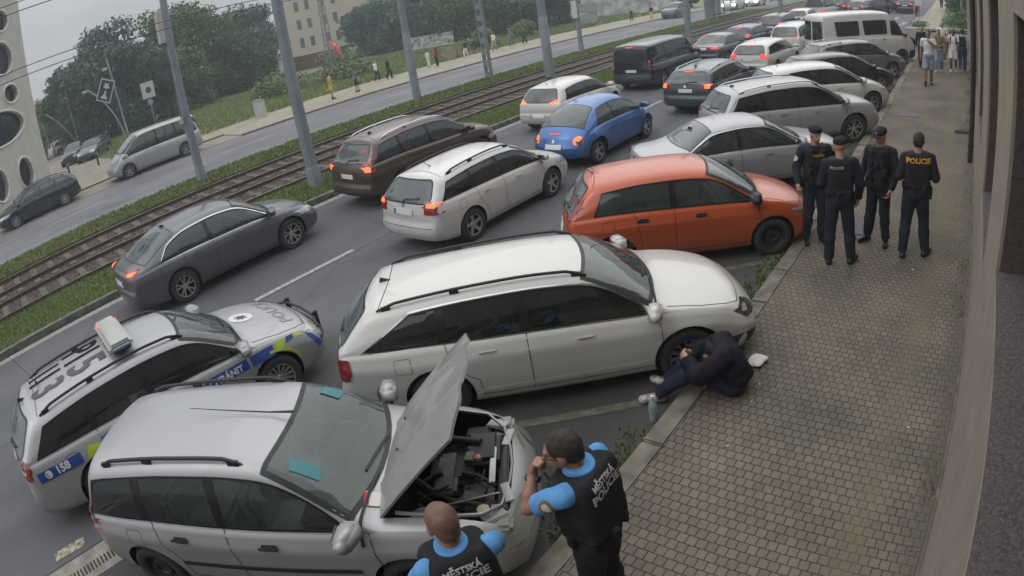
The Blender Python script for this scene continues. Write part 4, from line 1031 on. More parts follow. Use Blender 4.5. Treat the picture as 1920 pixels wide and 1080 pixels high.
for i, x in enumerate((-21.15, -19.64, -18.44, -16.93)):
    mb = MB(); pr = [(-.07, .02), (-.02, .05), (-.02, .12), (-.036, .13), (-.036, .160), (.036, .160), (.036, .13), (.02, .12), (.02, .05), (.07, .02)]
    n_ = len(pr); mb.add([(x + a, -25, b) for a, b in pr] + [(x + a, 110, b) for a, b in pr], [(k, (k + 1) % n_, n_ + (k + 1) % n_, n_ + k) for k in range(n_)])
    ro = mb.build('tram_rail', M_rail); struct(ro)
    hd_ = MB().box((x, 42.5, .1625), (.05, 135, .004)).build('rail_head', M_railt, ro)
mb = MB(); y = -6
while y < 60:
    for xc in (-20.4, -17.69): mb.box((xc, y, .015), (2.4, .22, .07))
    y += .66
struct(mb.build('sleepers', mat('old concrete sleeper', (.10, .085, .075), .9, noise=.4, nscale=5)))
# lane paint
def strip(name, x0, x1, y0, y1, m=None, z=.005): return sheet(name, x0, x1, y0, y1, z, m or M_line)
for y0 in (-5.0, 3.95, 11.5, 18.4, 26, 34, 42, 50, 58): strip('lane_dash', -10.43, -10.31, y0, y0 + (2.35 if y0 < 18 else 1.4))
for y0 in np.arange(-8, 70, 9.0): strip('far_lane_dash', -28.0, -27.88, y0 + 1.1, y0 + 4.1)
M_seam = mat('tar seam', (.030, .030, .032), .6)
for (x0, y0, y1) in ((-10.28, -12, 90), (-6.56, -12, 46)): strip('tar_seam', x0, x0 + .022, y0, y1, M_seam, .0025)
for (x0, y0, y1) in ((-26.2, -12, 60), (-29.7, -12, 60)): strip('tar_seam', x0, x0 + .05, y0, y1, M_seam, .0025)
rs_ = random.Random(9)
for (cx, cy, a_, ln_) in ((-12.2, 7.6, .3, 1.6), (-7.6, 5.2, 1.2, 1.5), (-11.9, 1.0, 2.0, 2.2), (-8.4, 12.0, .2, 1.4), (-26, 12, .9, 4), (-29, 19, 1.4, 5), (-27, 4, .6, 3.5)):
    pts = [(cx, cy)]
    for _ in range(9): a_ += rs_.uniform(-.5, .5); pts.append((pts[-1][0] + math.cos(a_) * ln_ / 9, pts[-1][1] + math.sin(a_) * ln_ / 9))
    struct(mesh_obj('road_crack', [(p[0], p[1], .0025) for p in line_poly(pts, .016 if cx > -20 else .04)], [(i, i + 1, 19 - i - 1, 19 - i) for i in range(9)], M_seam))
# bay lines, slanted
for k in range(-1, 12):
    yk = 4.84 + 3.68 * k; d = Vector((-math.cos(R_(42)), -math.sin(R_(42)), 0)); nrm = Vector((-d.y, d.x, 0)) * .06; a = Vector((-2.72, yk, .005)); b_ = a + d * 3.4
    if k == -1: b_ = a + d * 1.0
    struct(mesh_obj('bay_line', [a + nrm, b_ + nrm, b_ - nrm, a - nrm], [(0, 1, 2, 3)], M_linep))
# thick painted blocks and drain channel at lower left
M_thick = mat('flaking thermoplastic paint', (.36, .34, .25), .8, noise=.75, nscale=16, ncol=(.08, .08, .07), bump=1, bscale=40)
for y0 in (-3.3, -2.05, -.95): MB().box((-6.74, y0 - .12, .004), (.17, .50, .01), rz=R_(-3)).build('road_marking_block', M_thick)['kind'] = 'structure'
ch = sheet('drain_channel', -6.52, -6.02, -25, -.1, .006, M_conc)
mb = MB()
for y0 in np.arange(-6, -.25, .055): mb.box((-6.22, y0, .012), (.14, .022, .006))
tag(mb.build('drain_grate', mat('cast iron slot', (.015, .015, .015), .8)), 'slotted iron grate in the concrete drain channel beside the silver car with open bonnet', 'drain grate')
# pavement on the right
def paver_mat():
    m = mat('pavers', (.15, .13, .105), .85, spec=.3); n, l = m.node_tree.nodes, m.node_tree.links; b = n['Principled BSDF']; tc = n.new('ShaderNodeTexCoord')
    nz = n.new('ShaderNodeTexNoise'); nz.inputs['Scale'].default_value = 6; mx = n.new('ShaderNodeMixRGB'); mx.inputs[0].default_value = .012; l.new(tc.outputs['Object'], mx.inputs[1]); l.new(tc.outputs['Object'], nz.inputs['Vector']); l.new(nz.outputs['Color'], mx.inputs[2])
    br = n.new('ShaderNodeTexBrick'); l.new(mx.outputs[0], br.inputs['Vector']); br.inputs['Scale'].default_value = 1; br.inputs['Brick Width'].default_value = .089; br.inputs['Row Height'].default_value = .099; br.inputs['Mortar Size'].default_value = .0045; br.inputs['Mortar Smooth'].default_value = .35
    br.offset = .5; br.inputs['Color1'].default_value = (.143, .128, .107, 1); br.inputs['Color2'].default_value = (.178, .158, .131, 1); br.inputs['Mortar'].default_value = (.038, .032, .022, 1); br.inputs['Bias'].default_value = 0
    n2 = n.new('ShaderNodeTexNoise'); n2.inputs['Scale'].default_value = .9; n2.inputs['Detail'].default_value = 7; l.new(tc.outputs['Object'], n2.inputs['Vector'])
    r2 = n.new('ShaderNodeValToRGB'); r2.color_ramp.elements[0].position = .33; r2.color_ramp.elements[1].position = .68; r2.color_ramp.elements[0].color = (.72, .74, .70, 1); r2.color_ramp.elements[1].color = (1.18, 1.12, 1.05, 1); l.new(n2.outputs[0], r2.inputs[0])
    mu = n.new('ShaderNodeMixRGB'); mu.blend_type = 'MULTIPLY'; mu.inputs[0].default_value = 1; l.new(br.outputs['Color'], mu.inputs[1]); l.new(r2.outputs[0], mu.inputs[2])
    # moss: a band along the wall, by noise
    sp = n.new('ShaderNodeSeparateXYZ'); l.new(tc.outputs['Object'], sp.inputs[0]); w1 = n.new('ShaderNodeMath'); w1.operation = 'SUBTRACT'; l.new(sp.outputs['X'], w1.inputs[0]); w1.inputs[1].default_value = -.28
    w2 = n.new('ShaderNodeMath'); w2.operation = 'ABSOLUTE'; l.new(w1.outputs[0], w2.inputs[0]); w3 = n.new('ShaderNodeMapRange'); w3.inputs[1].default_value = .25; w3.inputs[2].default_value = .02; w3.inputs[3].default_value = 0; w3.inputs[4].default_value = 1.0; l.new(w2.outputs[0], w3.inputs[0])
    n3 = n.new('ShaderNodeTexNoise'); n3.inputs['Scale'].default_value = 3; n3.inputs['Detail'].default_value = 6; l.new(tc.outputs['Object'], n3.inputs['Vector']); w4 = n.new('ShaderNodeMath'); w4.operation = 'MULTIPLY'; l.new(w3.outputs[0], w4.inputs[0]); l.new(n3.outputs[0], w4.inputs[1])
    ms = n.new('ShaderNodeMixRGB'); l.new(w4.outputs[0], ms.inputs[0]); l.new(mu.outputs[0], ms.inputs[1]); ms.inputs[2].default_value = (.155, .138, .088, 1)
    # grime close to the wall
    g1 = n.new('ShaderNodeMapRange'); g1.inputs[1].default_value = .02; g1.inputs[2].default_value = .22; g1.inputs[3].default_value = 0; g1.inputs[4].default_value = 1.3; l.new(sp.outputs['X'], g1.inputs[0]); g2 = n.new('ShaderNodeMath'); g2.operation = 'MULTIPLY'; g2.use_clamp = True; l.new(g1.outputs[0], g2.inputs[0]); l.new(n3.outputs[0], g2.inputs[1])
    mg = n.new('ShaderNodeMixRGB'); l.new(g2.outputs[0], mg.inputs[0]); l.new(ms.outputs[0], mg.inputs[1]); mg.inputs[2].default_value = (.105, .092, .072, 1)
    n4 = n.new('ShaderNodeTexNoise'); n4.inputs['Scale'].default_value = 160; l.new(tc.outputs['Object'], n4.inputs['Vector']); r4 = n.new('ShaderNodeValToRGB'); r4.color_ramp.elements[0].position = .3; r4.color_ramp.elements[1].position = .7; r4.color_ramp.elements[0].color = (.8, .8, .8, 1); r4.color_ramp.elements[1].color = (1.2, 1.2, 1.2, 1); l.new(n4.outputs[0], r4.inputs[0])
    m4 = n.new('ShaderNodeMixRGB'); m4.blend_type = 'MULTIPLY'; m4.inputs[0].default_value = 1; l.new(mg.outputs[0], m4.inputs[1]); l.new(r4.outputs[0], m4.inputs[2])
    l.new(m4.outputs[0], b.inputs['Base Color'])
    bp = n.new('ShaderNodeBump'); bp.invert = True; bp.inputs['Strength'].default_value = .9; bp.inputs['Distance'].default_value = .006; l.new(br.outputs['Fac'], bp.inputs['Height']); l.new(bp.outputs[0], b.inputs['Normal'])
    return m
sheet('pavement', -2.31, .36, -25, 44.5, .12, paver_mat(), .16)
mb = MB(); y = -22.0
while y < 44.5:
    ln = 1.0 if y < 20 else 2.0; mb.box((-2.43 + random.uniform(-.008, .008), y + ln / 2, .052 + random.uniform(-.004, .006)), (.235, ln - random.uniform(.008, .02), .15), rz=random.uniform(-.006, .006), bev=.018 if y < 20 else 0); y += ln
struct(mb.build('pavement_kerb', M_kerbr))
# covers in the pavement
M_iron = mat('grey iron cover', (.10, .10, .115), .6, .3, noise=.3, nscale=14, bump=.5, bscale=90)
def flatbox(name, c, d, m, label, cat, rz=0): return tag(MB().box(c, d, rz, bev=.004).build(name, m, None, 40), label, cat)
flatbox('access_cover', (-1.65, 18.75, .124), (.62, .55, .012), M_iron, 'grey rectangular access cover set in the pavement beyond the officers', 'access cover')
flatbox('access_cover', (-1.62, 10.0, .124), (.5, .75, .012), M_iron, 'grey access cover underfoot between the two officers in the middle', 'access cover')
r = empty('wall_vent', (.06, 17.3, .12), 0, 'dark grey open iron drain box lying at the foot of the wall beside the downpipe', 'drain box')
MB().box((0, 0, .04), (.5, .62, .08), bev=.015).build('frame', M_iron, r, 40); MB().box((0, 0, .083), (.32, .40, .006)).build('opening', M_black, r)
# grass blades on the near verge, far verge and weeds
def blades(name, n, x0, x1, y0, y1, z, h0, h1, m, seed, w_=.010, pw=1.3, fn=None):
    rg = np.random.RandomState(seed); X = rg.uniform(x0, x1, n); Y = y0 + (y1 - y0) * rg.rand(n)**pw
    if fn is not None: k = fn(X, Y, rg); X, Y = X[k], Y[k]; n = len(X)
    th = rg.rand(n) * 6.28; h = rg.uniform(h0, h1, n); ww = w_ * (1 + (Y - y0) / 18); dx, dy = np.cos(th) * ww, np.sin(th) * ww; lx, ly = rg.normal(0, .4, n) * h, rg.normal(0, .4, n) * h; Z = np.full(n, z)
    v = np.stack([np.stack([X - dx, Y - dy, Z], 1), np.stack([X + dx, Y + dy, Z], 1), np.stack([X + lx, Y + ly, Z + h], 1)], 1).reshape(-1, 3)
    o = np_mesh(name, v, np.arange(n * 3).reshape(-1, 3), m, None, False); o['kind'] = 'stuff'; return o
M_bl = island('grass blade', [(.075, .125, .030), (.13, .185, .05), (.16, .20, .07), (.21, .21, .10), (.10, .15, .035)]); M_bl2 = island('dry grass blade', [(.12, .18, .05), (.17, .23, .07), (.25, .25, .12), (.13, .20, .055)])
blades('verge_grass', 90000, -16.68, -14.49, -4, 50, .11, .03, .09, M_bl, 5)
blades('verge_grass', 42000, -24.02, -21.94, -4, 70, .09, .04, .13, M_bl, 6, .016)
blades('track_weeds', 9000, -21.9, -16.7, -4, 45, .04, .03, .12, M_bl2, 8, .012, fn=lambda X, Y, r: (np.sin(X * 3 + Y * .7) + np.sin(Y * 1.9) > .5))
blades('meadow_grass', 70000, -60, -37.1, 9, 80, .04, .08, .35, M_bl2, 9, .03, 1.0)
blades('kerb_weeds', 60000, -2.95, -2.54, -1, 26, .0, .012, .06, M_bl, 10, .011, 1.0, lambda X, Y, r: (((Y > 2.9) & (Y < 4.25)) | ((Y > 7.0) & (Y < 8.7)) | ((Y > 10.6) & (Y < 12.1)) | (np.sin(Y * 2.1 + 1.2) + np.sin(Y * 5.3) > 1.1)) & (r.rand(len(X)) < np.clip((X + 2.98) / .45, 0, 1)**1.6 * (.55 + .45 * np.sin(Y * 11 + X * 20))))
blades('wall_weeds', 3500, .12, .33, 1, 34, .12, .02, .14, M_bl2, 11, .006, 1.0, lambda X, Y, r: (np.sin(Y * 1.7) + np.sin(Y * 4.1 + 2) > .7) & (r.rand(len(X)) < (X - .05) * 3))
rg = np.random.RandomState(4)
v, f = scatter_stones(260, .10, .33, .5, 30, .125, .006, .02, 12); o = np_mesh('wall_foot_debris', v, f, island('debris', [(.09, .06, .045), (.2, .17, .13), (.12, .05, .04), (.35, .33, .3)]), None, False); o['kind'] = 'stuff'
# ---- wall of the building on the right
M_rend = mat('grey brown render', (.25, .212, .172), .9, noise=.16, nscale=2.5, bump=.35, bscale=90)
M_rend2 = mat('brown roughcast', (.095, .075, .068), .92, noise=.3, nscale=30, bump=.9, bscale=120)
M_sill = mat('granular sill felt', (.135, .115, .112), .95, noise=.45, nscale=45, bump=1, bscale=140)
bld = empty('corner_building', (.33, 0, 0), 0, 'grey brown rendered street wall with deep window recesses along the pavement', 'building')
D_ = .62; segs = []; wins = [(-9.0, -3.2, 2.45), (-1.6, 4.0, 2.45), (5.68, 7.87, 1.68), (9.9, 12.2, 1.68), (14.0, 15.6, 1.70), (18.2, 20.2, 1.7), (22.4, 24.4, 1.7), (27, 29, 1.7), (31.5, 33.5, 1.7), (36, 38, 1.7)]
mb = MB(); yprev = -20
for (a, b_, s) in wins:
    mb.box((D_ / 2, (yprev + a) / 2, 4.0), (D_, a - yprev, 8.0))                       # pier
    mb.box((D_ / 2, (a + b_) / 2, s / 2 - .02), (D_, b_ - a, s - .04))                  # below the sill
    mb.box((D_ / 2, (a + b_) / 2, 4.085 + 1.96), (D_, b_ - a, 3.91)); yprev = b_
mb.box((D_ / 2, (yprev + 43.5) / 2, 4.0), (D_, 43.5 - yprev, 8.0)); mb.build('wall', M_rend, bld)
for (a, b_, s) in wins:
    k = MB(); k.box((D_ / 2 - .02, (a + b_) / 2, s - .02), (D_ - .05, b_ - a - .004, .036)); si = k.build('sill', M_sill, bld)
    j = MB(); j.box((D_ / 2 + .012, b_ - .012, (s + 4.085) / 2), (D_ - .026, .02, 4.085 - s - .006)); j.box((D_ / 2 + .012, a + .012, (s + 4.085) / 2), (D_ - .026, .02, 4.085 - s - .006)); j.build('reveal', M_rend2, bld)
    g = MB().box((D_ - .05, (a + b_) / 2, (s + 4.085) / 2), (.03, b_ - a - .05, 4.085 - s - .02)).build('window', M_gopq, bld)
    fr = MB(); 
    for yy in (a + .06, (a + b_) / 2, b_ - .06): fr.box((D_ - .075, yy, (s + 4.085) / 2), (.05, .07, 4.085 - s - .03))
    fr.build('frame', mat('dark window frame', (.05, .035, .03), .5), g)
mb = MB(); mb.box((-.018, 12, .20), (.03, 63, .16)); mb.build('plinth', mat('stained plinth', (.13, .11, .09), .9, noise=.5, nscale=4), bld)
p = empty('downpipe', (.24, 14.4, 0), 0, 'dark brown rainwater downpipe running down the wall past the pedestrians', 'downpipe')
MB().tube([(0, 0, .14), (0, 0, 8)], .062, 14).build('pipe', mat('brown pipe paint', (.035, .024, .020), .5, noise=.3, nscale=5), p, 60)
for z in (.5, 2.2, 3.9, 5.6): MB().lathe([(.068, z - .03), (.075, z - .03), (.075, z + .03), (.068, z + .03)], 14, 'z').build('bracket', M_black, p)
# ---- poles
M_pole = mat('grey painted steel', (.20, .225, .25), .5, .1, noise=.15, nscale=3)
def catenary(x, y, r0, r1, joint, label, z0=.1, h=9.5, lattice=False):
    t = empty('catenary_pole', (x, y, z0), 0, label, 'pole', 'catenary poles along the tram tracks')
    if lattice:
        mb = MB()
        for sx in (-1, 1): mb.box((sx * .17, 0, h / 2), (.07, .22, h))
        mb.build('side_channel', M_pole, t); c = MB()
        for z in np.arange(.25, h, .62): c.box((0, 0, z), (.27, .20, .30))
        c.build('batten_plate', M_pole, t)
    else:
        MB().tube([(0, 0, joint), (0, 0, h)], [r0 * .86, r1], 10).build('shaft', M_pole, t, 30); MB().tube([(0, 0, 0), (0, 0, joint), (0, 0, joint + .05)], [r0, r0 * .97, r0 * .86], 10).build('base_sleeve', M_pole, t, 30)
    MB().tube([(0, 0, h - 1.6), (3.4 if x < -20 else -3.4, 0, h - 1.4)], .035, 8).build('cantilever_arm', M_pole, t)
    return t
p1 = catenary(-22.85, 8.1, .20, .13, .5, 'grey steel catenary pole with a white box high up, left of the trees')
MB().box((-.12, -.20, 5.85), (.30, .36, 1.15), bev=.01).build('switch_box', mat('pale box paint', (.42, .41, .40), .6), p1, 40)
MB().tube([(.24, -.05, 0), (.22, -.05, 5.2), (.1, -.1, 5.4)], .03, 8).build('conduit', M_pole, p1)
MB().box((-.30, -.06, 2.55), (.10, .10, 1.5)).build('side_post', mat('weathered wood', (.12, .12, .12), .8), p1); MB().box((.05, -.24, 2.35), (.16, .12, .22), bev=.01).build('junction_box', mat('pale box paint', (.42, .41, .40), .6), p1)
catenary(-15.66, 8.85, .215, .14, .55, 'grey steel catenary pole in the near verge between the grey car and the brown car')
catenary(-23.6, 19.95, .21, .13, 3.35, 'grey tapered catenary pole standing left of the billboard')
catenary(-23.37, 25.05, .2, .2, 0, 'riveted box section catenary pole with a ladder of batten plates', lattice=True)
catenary(-19.12, 24.9, .24, .16, 3.0, 'grey catenary pole between the tracks behind the white hatchback')
p6 = catenary(-23.5, 34.3, .19, .13, .5, 'grey catenary pole with a white panel, beside the information boards')
MB().box((0, -.24, 2.85), (.42, .10, 1.15), bev=.02).build('white_panel', mat('white enamel', (.5, .5, .5), .5), p6, 40)
catenary(-16.0, 34.87, .24, .17, .5, 'grey catenary pole rising behind the dark van')
catenary(-15.1, 51.8, .24, .17, .5, 'farthest grey catenary pole before the distant queue of cars')
# overhead wires
M_wire = mat('contact wire', (.05, .05, .055), .6)
for x, z in ((-20.4, 5.88), (-20.35, 5.62), (-17.7, 7.4), (-17.7, 7.15)):
    tag(MB().tube([(x, yy, z + .10 * math.sin((yy + 7) / 18)) for yy in np.linspace(-20, 26, 24)], .014, 5).build('tram_wire', M_wire), {5.88: 'upper of the two tram wires crossing the white oval windowed building', 5.62: 'lower of the two tram wires crossing the white oval windowed building', 7.4: 'upper overhead wire above the nearer tram track', 7.15: 'lower overhead wire above the nearer tram track'}[z], 'wire')
# ---- building with oval windows
A = Vector((-43.9, 4.2)); Bp = Vector((-39.8, .2)); tdir = (Bp - A).normalized()
ob = empty('oval_window_building', (A.x, A.y, 0), math.atan2(tdir.y, tdir.x), 'pale concrete building front pierced by oval windows at the far left', 'building')
me_ = MB().box((6.1, -.30, 8.0), (13.8, .6, 16.0)); wall = me_.build('wall', mat('pale fair faced concrete', (.41, .40, .375), .85, noise=.12, nscale=1.2), None)
OV = [(1.56, 11.11, .80, .66), (2.0, 8.72, 1.15, .98), (1.59, 6.43, .76, .55), (3.52, 4.56, 2.55, .96), (1.88, 1.43, .78, .92), (4.9, 1.52, .82, .92), (5.6, 7.4, 1.0, .8), (6.6, 9.6, 1.2, .9), (4.8, 11.2, 1.2, .9), (9, 4.2, 1.6, 1.2), (8.2, 1.5, .9, .9), (2.4, 13.6, 1.1, .9), (5.6, 13.5, 1.3, .9)]
cuts = []
OV = [(s, z, a * 1.08, b_ * 1.08) for (s, z, a, b_) in OV]
for (s, z, a, b_) in OV:
    c = MB().prism([(s + a * math.cos(t), z + b_ * math.sin(t)) for t in np.linspace(0, 2 * math.pi, 40, endpoint=False)], -1.6, 1, Matrix(((1, 0, 0, 0), (0, 0, 1, 0), (0, 1, 0, 0), (0, 0, 0, 1))))
    q = c.build('cut', M_arch); bm = bmesh.new(); bm.from_mesh(q.data); bmesh.ops.recalc_face_normals(bm, faces=bm.faces); bm.to_mesh(q.data); bm.free(); cuts.append(q)
boolean(wall, cuts); wall.name = 'wall'; wall.parent = ob
for (s, z, a, b_) in OV:
    th = np.linspace(0, 2 * math.pi, 41)
    w_ = MB().prism([(s + (a + .1) * math.cos(t), z + (b_ + .1) * math.sin(t)) for t in th[:-1]], -.40, -.36, Matrix(((1, 0, 0, 0), (0, 0, 1, 0), (0, 1, 0, 0), (0, 0, 0, 1)))).build('window', mat('deep blue glass', (.018, .022, .035), .06), ob)
    MB().tube([(s + a * math.cos(t), .01, z + b_ * math.sin(t)) for t in th], .085, 6).build('rim', mat('white window rim', (.52, .51, .49), .6), w_)
    mb = MB(); [mb.box((s + a * k, -.345, z), (.05, .02, 2 * b_ * math.sqrt(1 - k * k))) for k in (-.33, .33)]; mb.build('mullion', mat('dark window frame', (.05, .035, .03), .5), w_)
MB().box((-.3, -4.62, 8.0), (1.0, 8.0, 15.9)).build('end_wall', mat('pale fair faced concrete', (0, 0, 0)), ob)
# ---------------------------------------------------------------- trees and far background
def leafm(name, c): 
    c = tuple(v * 1.9 for v in c); m = island(name, [tuple(v * .55 for v in c), c, tuple(v * 1.5 for v in c), tuple(v * .8 for v in c), (c[0] * 1.7, c[1] * 1.6, c[2] * 1.5)], .7)
    return m
LM = [leafm('leaf dark', (.024, .050, .026)), leafm('leaf mid', (.034, .066, .026)), leafm('leaf bluish', (.020, .046, .032)), leafm('leaf pale', (.06, .085, .035))]
M_bark = mat('bark', (.06, .045, .032), .95, noise=.5, nscale=4)
def tree(label, x, y, h, r, seed, m, n=9000, leaf=.20, low=.12, name='broadleaf_tree', cat='tree', group=None, flat=1.0, trunk=True):
    rg = np.random.RandomState(seed); t = empty(name, (x, y, 0), 0, label, cat, group); blobs = []; nb = 26
    for i in range(nb):
        zz = low + (1 - low) * rg.rand()**.8; rad = r * math.sqrt(max(.05, 1 - (abs(zz - .55) / .52)**2.2)) * rg.uniform(.45, .95); th = rg.rand() * 6.28
        blobs.append((math.cos(th) * rad, math.sin(th) * rad * flat, zz * h * .93, r * rg.uniform(.22, .42)))
    blobs += [(0, 0, h * .6, r * .62), (0, 0, h * .82, r * .42), (0, 0, h * .35, r * .6)]
    bl = np.array(blobs); k = rg.choice(len(bl), n, p=bl[:, 3]**2 / (bl[:, 3]**2).sum()); d = rg.normal(0, 1, (n, 3)); d /= np.linalg.norm(d, axis=1)[:, None]; rr = bl[k, 3] * (.62 + .5 * rg.rand(n)**.7)
    # ragged clumps: pull leaves toward noisy directions
    fz = 1 + .22 * np.sin(d[:, 0] * 7 + k) * np.sin(d[:, 1] * 6 + k * 2) + .15 * np.sin(d[:, 2] * 11 + k * 3)
    c = bl[k, :3] + d * (rr * fz)[:, None] * (1, 1, .8); c[:, 2] = np.maximum(c[:, 2], .15)
    nrm = d + rg.normal(0, .6, (n, 3)); nrm /= np.linalg.norm(nrm, axis=1)[:, None]; a = np.cross(nrm, rg.normal(0, 1, (n, 3))); a /= np.linalg.norm(a, axis=1)[:, None]; b_ = np.cross(nrm, a); s = leaf * rg.uniform(.5, 1.3, (n, 1))
    v = np.stack([c - a * s * .6, c - b_ * s * .38, c + a * s * .6, c + b_ * s * .38], 1).reshape(-1, 3)
    np_mesh('crown', v, np.arange(n * 4).reshape(-1, 4), m, t, False)
    if trunk:
        mb = MB(); mb.tube([(0, 0, 0), (.05, .03, h * .2), (.0, .1, h * .5), (.1, 0, h * .8)], [.035 * h, .028 * h, .018 * h, .008 * h], 8)
        for (bx, by, bz, br) in blobs[:9]: mb.tube([(0, .05, bz * .55), (bx * .5, by * .5, bz * .82), (bx, by, bz)], [.012 * h, .008 * h, .004 * h], 5)
        mb.build('trunk', M_bark, t)
    return t
GW = 'trees behind the meadow'
for (lab, x, y, h, r, m) in [('tallest broad dark tree left of the catenary pole, against the sky', -52, 12.0, 9.7, 4.2, 2), ('dark tree on the left edge of the grove over the parked cars', -56, 9.6, 7.6, 3.4, 0), ('dense bluish tree directly behind the curved lamp posts', -50, 13.6, 7.4, 3.2, 2),
      ('broad green tree just right of the catenary pole with the white box', -54, 19.0, 9.4, 4.2, 1), ('second green tree right of the boxed catenary pole', -57, 24.0, 9.0, 4.2, 1), ('tree between the boxed pole and the pale yellow building', -60, 29.5, 8.6, 3.8, 2), ('low rounded tree in front of the grove, near the meadow edge', -51, 18.5, 6.0, 3.2, 1), ('lower tree filling the right end of the grove', -54.5, 26.5, 6.2, 3.3, 0), ('leaning slim tree at the left fringe of the grove', -60, 9.3, 6.2, 2.4, 3),
      ('big dark bush tree right of the yellow building', -66.5, 50.5, 6.6, 3.8, 2), ('bush tree behind the red object and the left end of the billboard', -61, 52.0, 6.8, 4.0, 0), ('bush tree above the billboard', -58, 53.5, 6.6, 4.6, 2), ('dark shrubs between billboard and batten pole', -52, 54.0, 5.6, 4.2, 1), ('dark shrubs behind the walking group', -47, 57.0, 5.0, 4.0, 0), ('last dark shrub before the sprayed white wall', -47, 63.0, 5.4, 3.6, 2), ('tree over the sprayed white wall', -46, 82.0, 5.0, 4.0, 1), ('tree beside the far end of the sprayed wall', -36.5, 80.0, 4.5, 2.2, 2)]:
    if y < 40: k_ = 1.20; x, y, h, r = x * k_, y * k_, (h - 4.3) * k_ + 4.3, r * k_
    tree(lab, x, y, h, r, int(abs(x * 7 + y * 13)), LM[m], n=15000 if r > 3 else 8000, leaf=.34, group=GW, low=.0)
for (lab, x, y, h, r, m) in [('feathery pale shrub left of the two walkers by the batten pole', -40, 42.5, 1.7, 1.3, 3), ('feathery pale shrub right of the batten pole', -40.5, 49.5, 1.8, 1.4, 3), ('rough tall weeds near the meadow path', -44, 30, 1.0, 2.2, 3), ('rough weeds below the yellow building', -47, 25, 1.2, 2.6, 3), ('tall weeds under the red object', -56, 38, 1.5, 3.0, 3)]:
    tree(lab, x, y, h, r, int(abs(x * 3 + y)), LM[m], n=2600, leaf=.22, low=.0, name='shrub', cat='shrub', trunk=True)
def small_tree(lab, x, y, h, r, m): return tree(lab, x, y, h, r, int(abs(x * 3 + y * 9)) + 3, LM[m], n=3000, leaf=.22, low=.25)
small_tree('distant round tree beside the concrete building, beyond the parked cars', -78, 6.0, 4.8, 2.6, 1); small_tree('distant tree over the fence between the building and the lamp posts', -84, 10, 4.6, 3.0, 0); small_tree('distant tree just right of the building corner', -72, 4.6, 3.2, 1.8, 2)
# right hand hedge and planting beyond the crossing
sheet('crossing_road', -2.4, 12, 44.5, 47.2, .0, M_asph)
sheet('side_pavement', -3.7, -1.9, 47.6, 100, .10, M_tanf, .14); sheet('side_pavement', -4.3, -3.4, 47.0, 60, .08, M_conc, .12)
sheet('side_verge', -1.9, 10, 47.6, 100, .10, M_grassg, .14)
tree('low clipped hedge in the verge beyond the crossing', .6, 51.5, .95, 2.4, 77, LM[1], n=4200, leaf=.16, low=0, name='hedge', cat='hedge', trunk=False)
tree('dark tree over the hedge at the top right', 1.6, 60, 5.2, 3.0, 78, LM[0], n=7000, leaf=.26); tree('bushy green tree at the far end of the pavement', -.6, 70, 4.8, 2.2, 79, LM[1], n=5000, leaf=.26)
tree('small round planting around the sign posts', -3.35, 49.2, .35, .8, 80, LM[1], n=700, leaf=.1, low=0, name='shrub', cat='shrub', trunk=False)
# yellow building behind the grove
M_yel = mat('pale yellow render', (.42, .385, .29), .9, noise=.1, nscale=.4); M_roof = mat('dull red roof tiles', (.16, .085, .06), .9, noise=.3, nscale=3)
def house(name, label, x, y, rz, L_, Dp, H, m, wins, roof=True):
    t = empty(name, (x, y, 0), R_(rz), label, 'building'); MB().box((0, Dp / 2, H / 2), (L_, Dp, H)).build('wall', m, t)
    if roof: MB().add([(-L_ / 2 - .4, -.4, H), (L_ / 2 + .4, -.4, H), (L_ / 2 + .4, Dp + .4, H), (-L_ / 2 - .4, Dp + .4, H), (-L_ / 2 + 2, Dp / 2, H + 2.6), (L_ / 2 - 2, Dp / 2, H + 2.6)], [(0, 1, 5, 4), (1, 2, 5), (2, 3, 4, 5), (3, 0, 4), (3, 2, 1, 0)]).build('roof', M_roof, t)
    for (wx, wz, ww, wh) in wins:
        f_ = MB().box((wx, -.03, wz), (ww + .18, .06, wh + .18)).build('window', mat('cream window frame', (.45, .43, .36), .7), t); MB().box((wx, -.07, wz), (ww, .03, wh)).build('pane', mat('house window glass', (.06, .065, .07), .1), f_)
    return t
az = lambda x, y: math.degrees(math.atan2(y, x))
wn = [(wx, wz, .8, 1.7) for wz in (3.2, 6.4, 9.6) for wx in (-9, -7, -4.2, -2.2, 1.5, 3.5, 6.5, 8.5)]
house('yellow_building', 'pale yellow three storey building behind the grove, at the top left centre', -90, 64, 38, 24, 12, 13.5, M_yel, wn)
house('low_yellow_wing', 'lower yellow building with reddish roof glimpsed over the bushes', -74, 66, 30, 16, 8, 7.6, M_yel, [(wx, wz, .8, 1.5) for wz in (2.6, 5.4) for wx in (-6, -3, 0, 3, 6)])
house('brick_garage', 'low brown brick outbuilding in front of the yellow building', -70, 43.5, 40, 7, 4, 1.9, mat('brown brick', (.14, .085, .065), .9, noise=.4, nscale=3), [(1.5, .9, 1.6, 1.3)], False)
house('grey_house', 'small distant grey roofed house between the oval windowed building and the grove', -88, 8.0, 70, 12, 7, 3.6, mat('dull plaster', (.26, .25, .23), .9), [(-3, 1.8, 1, 1.2), (2, 1.8, 1, 1.2)])
t = empty('church_tower', (-118, 6.6, 0), 0, 'tiny dark onion topped church tower on the horizon by the oval windowed building', 'tower'); MB().box((0, 0, 4), (2.6, 2.6, 8)).build('wall', mat('dull plaster', (.26, .25, .23), .9), t)
MB().lathe([(1.9, 8), (2.0, 8.4), (1.0, 9.2), (.7, 9.6), (1.0, 10.0), (.3, 11), (.05, 12.6)], 12, 'z').build('spire', mat('dark copper', (.05, .055, .055), .6), t, 40)
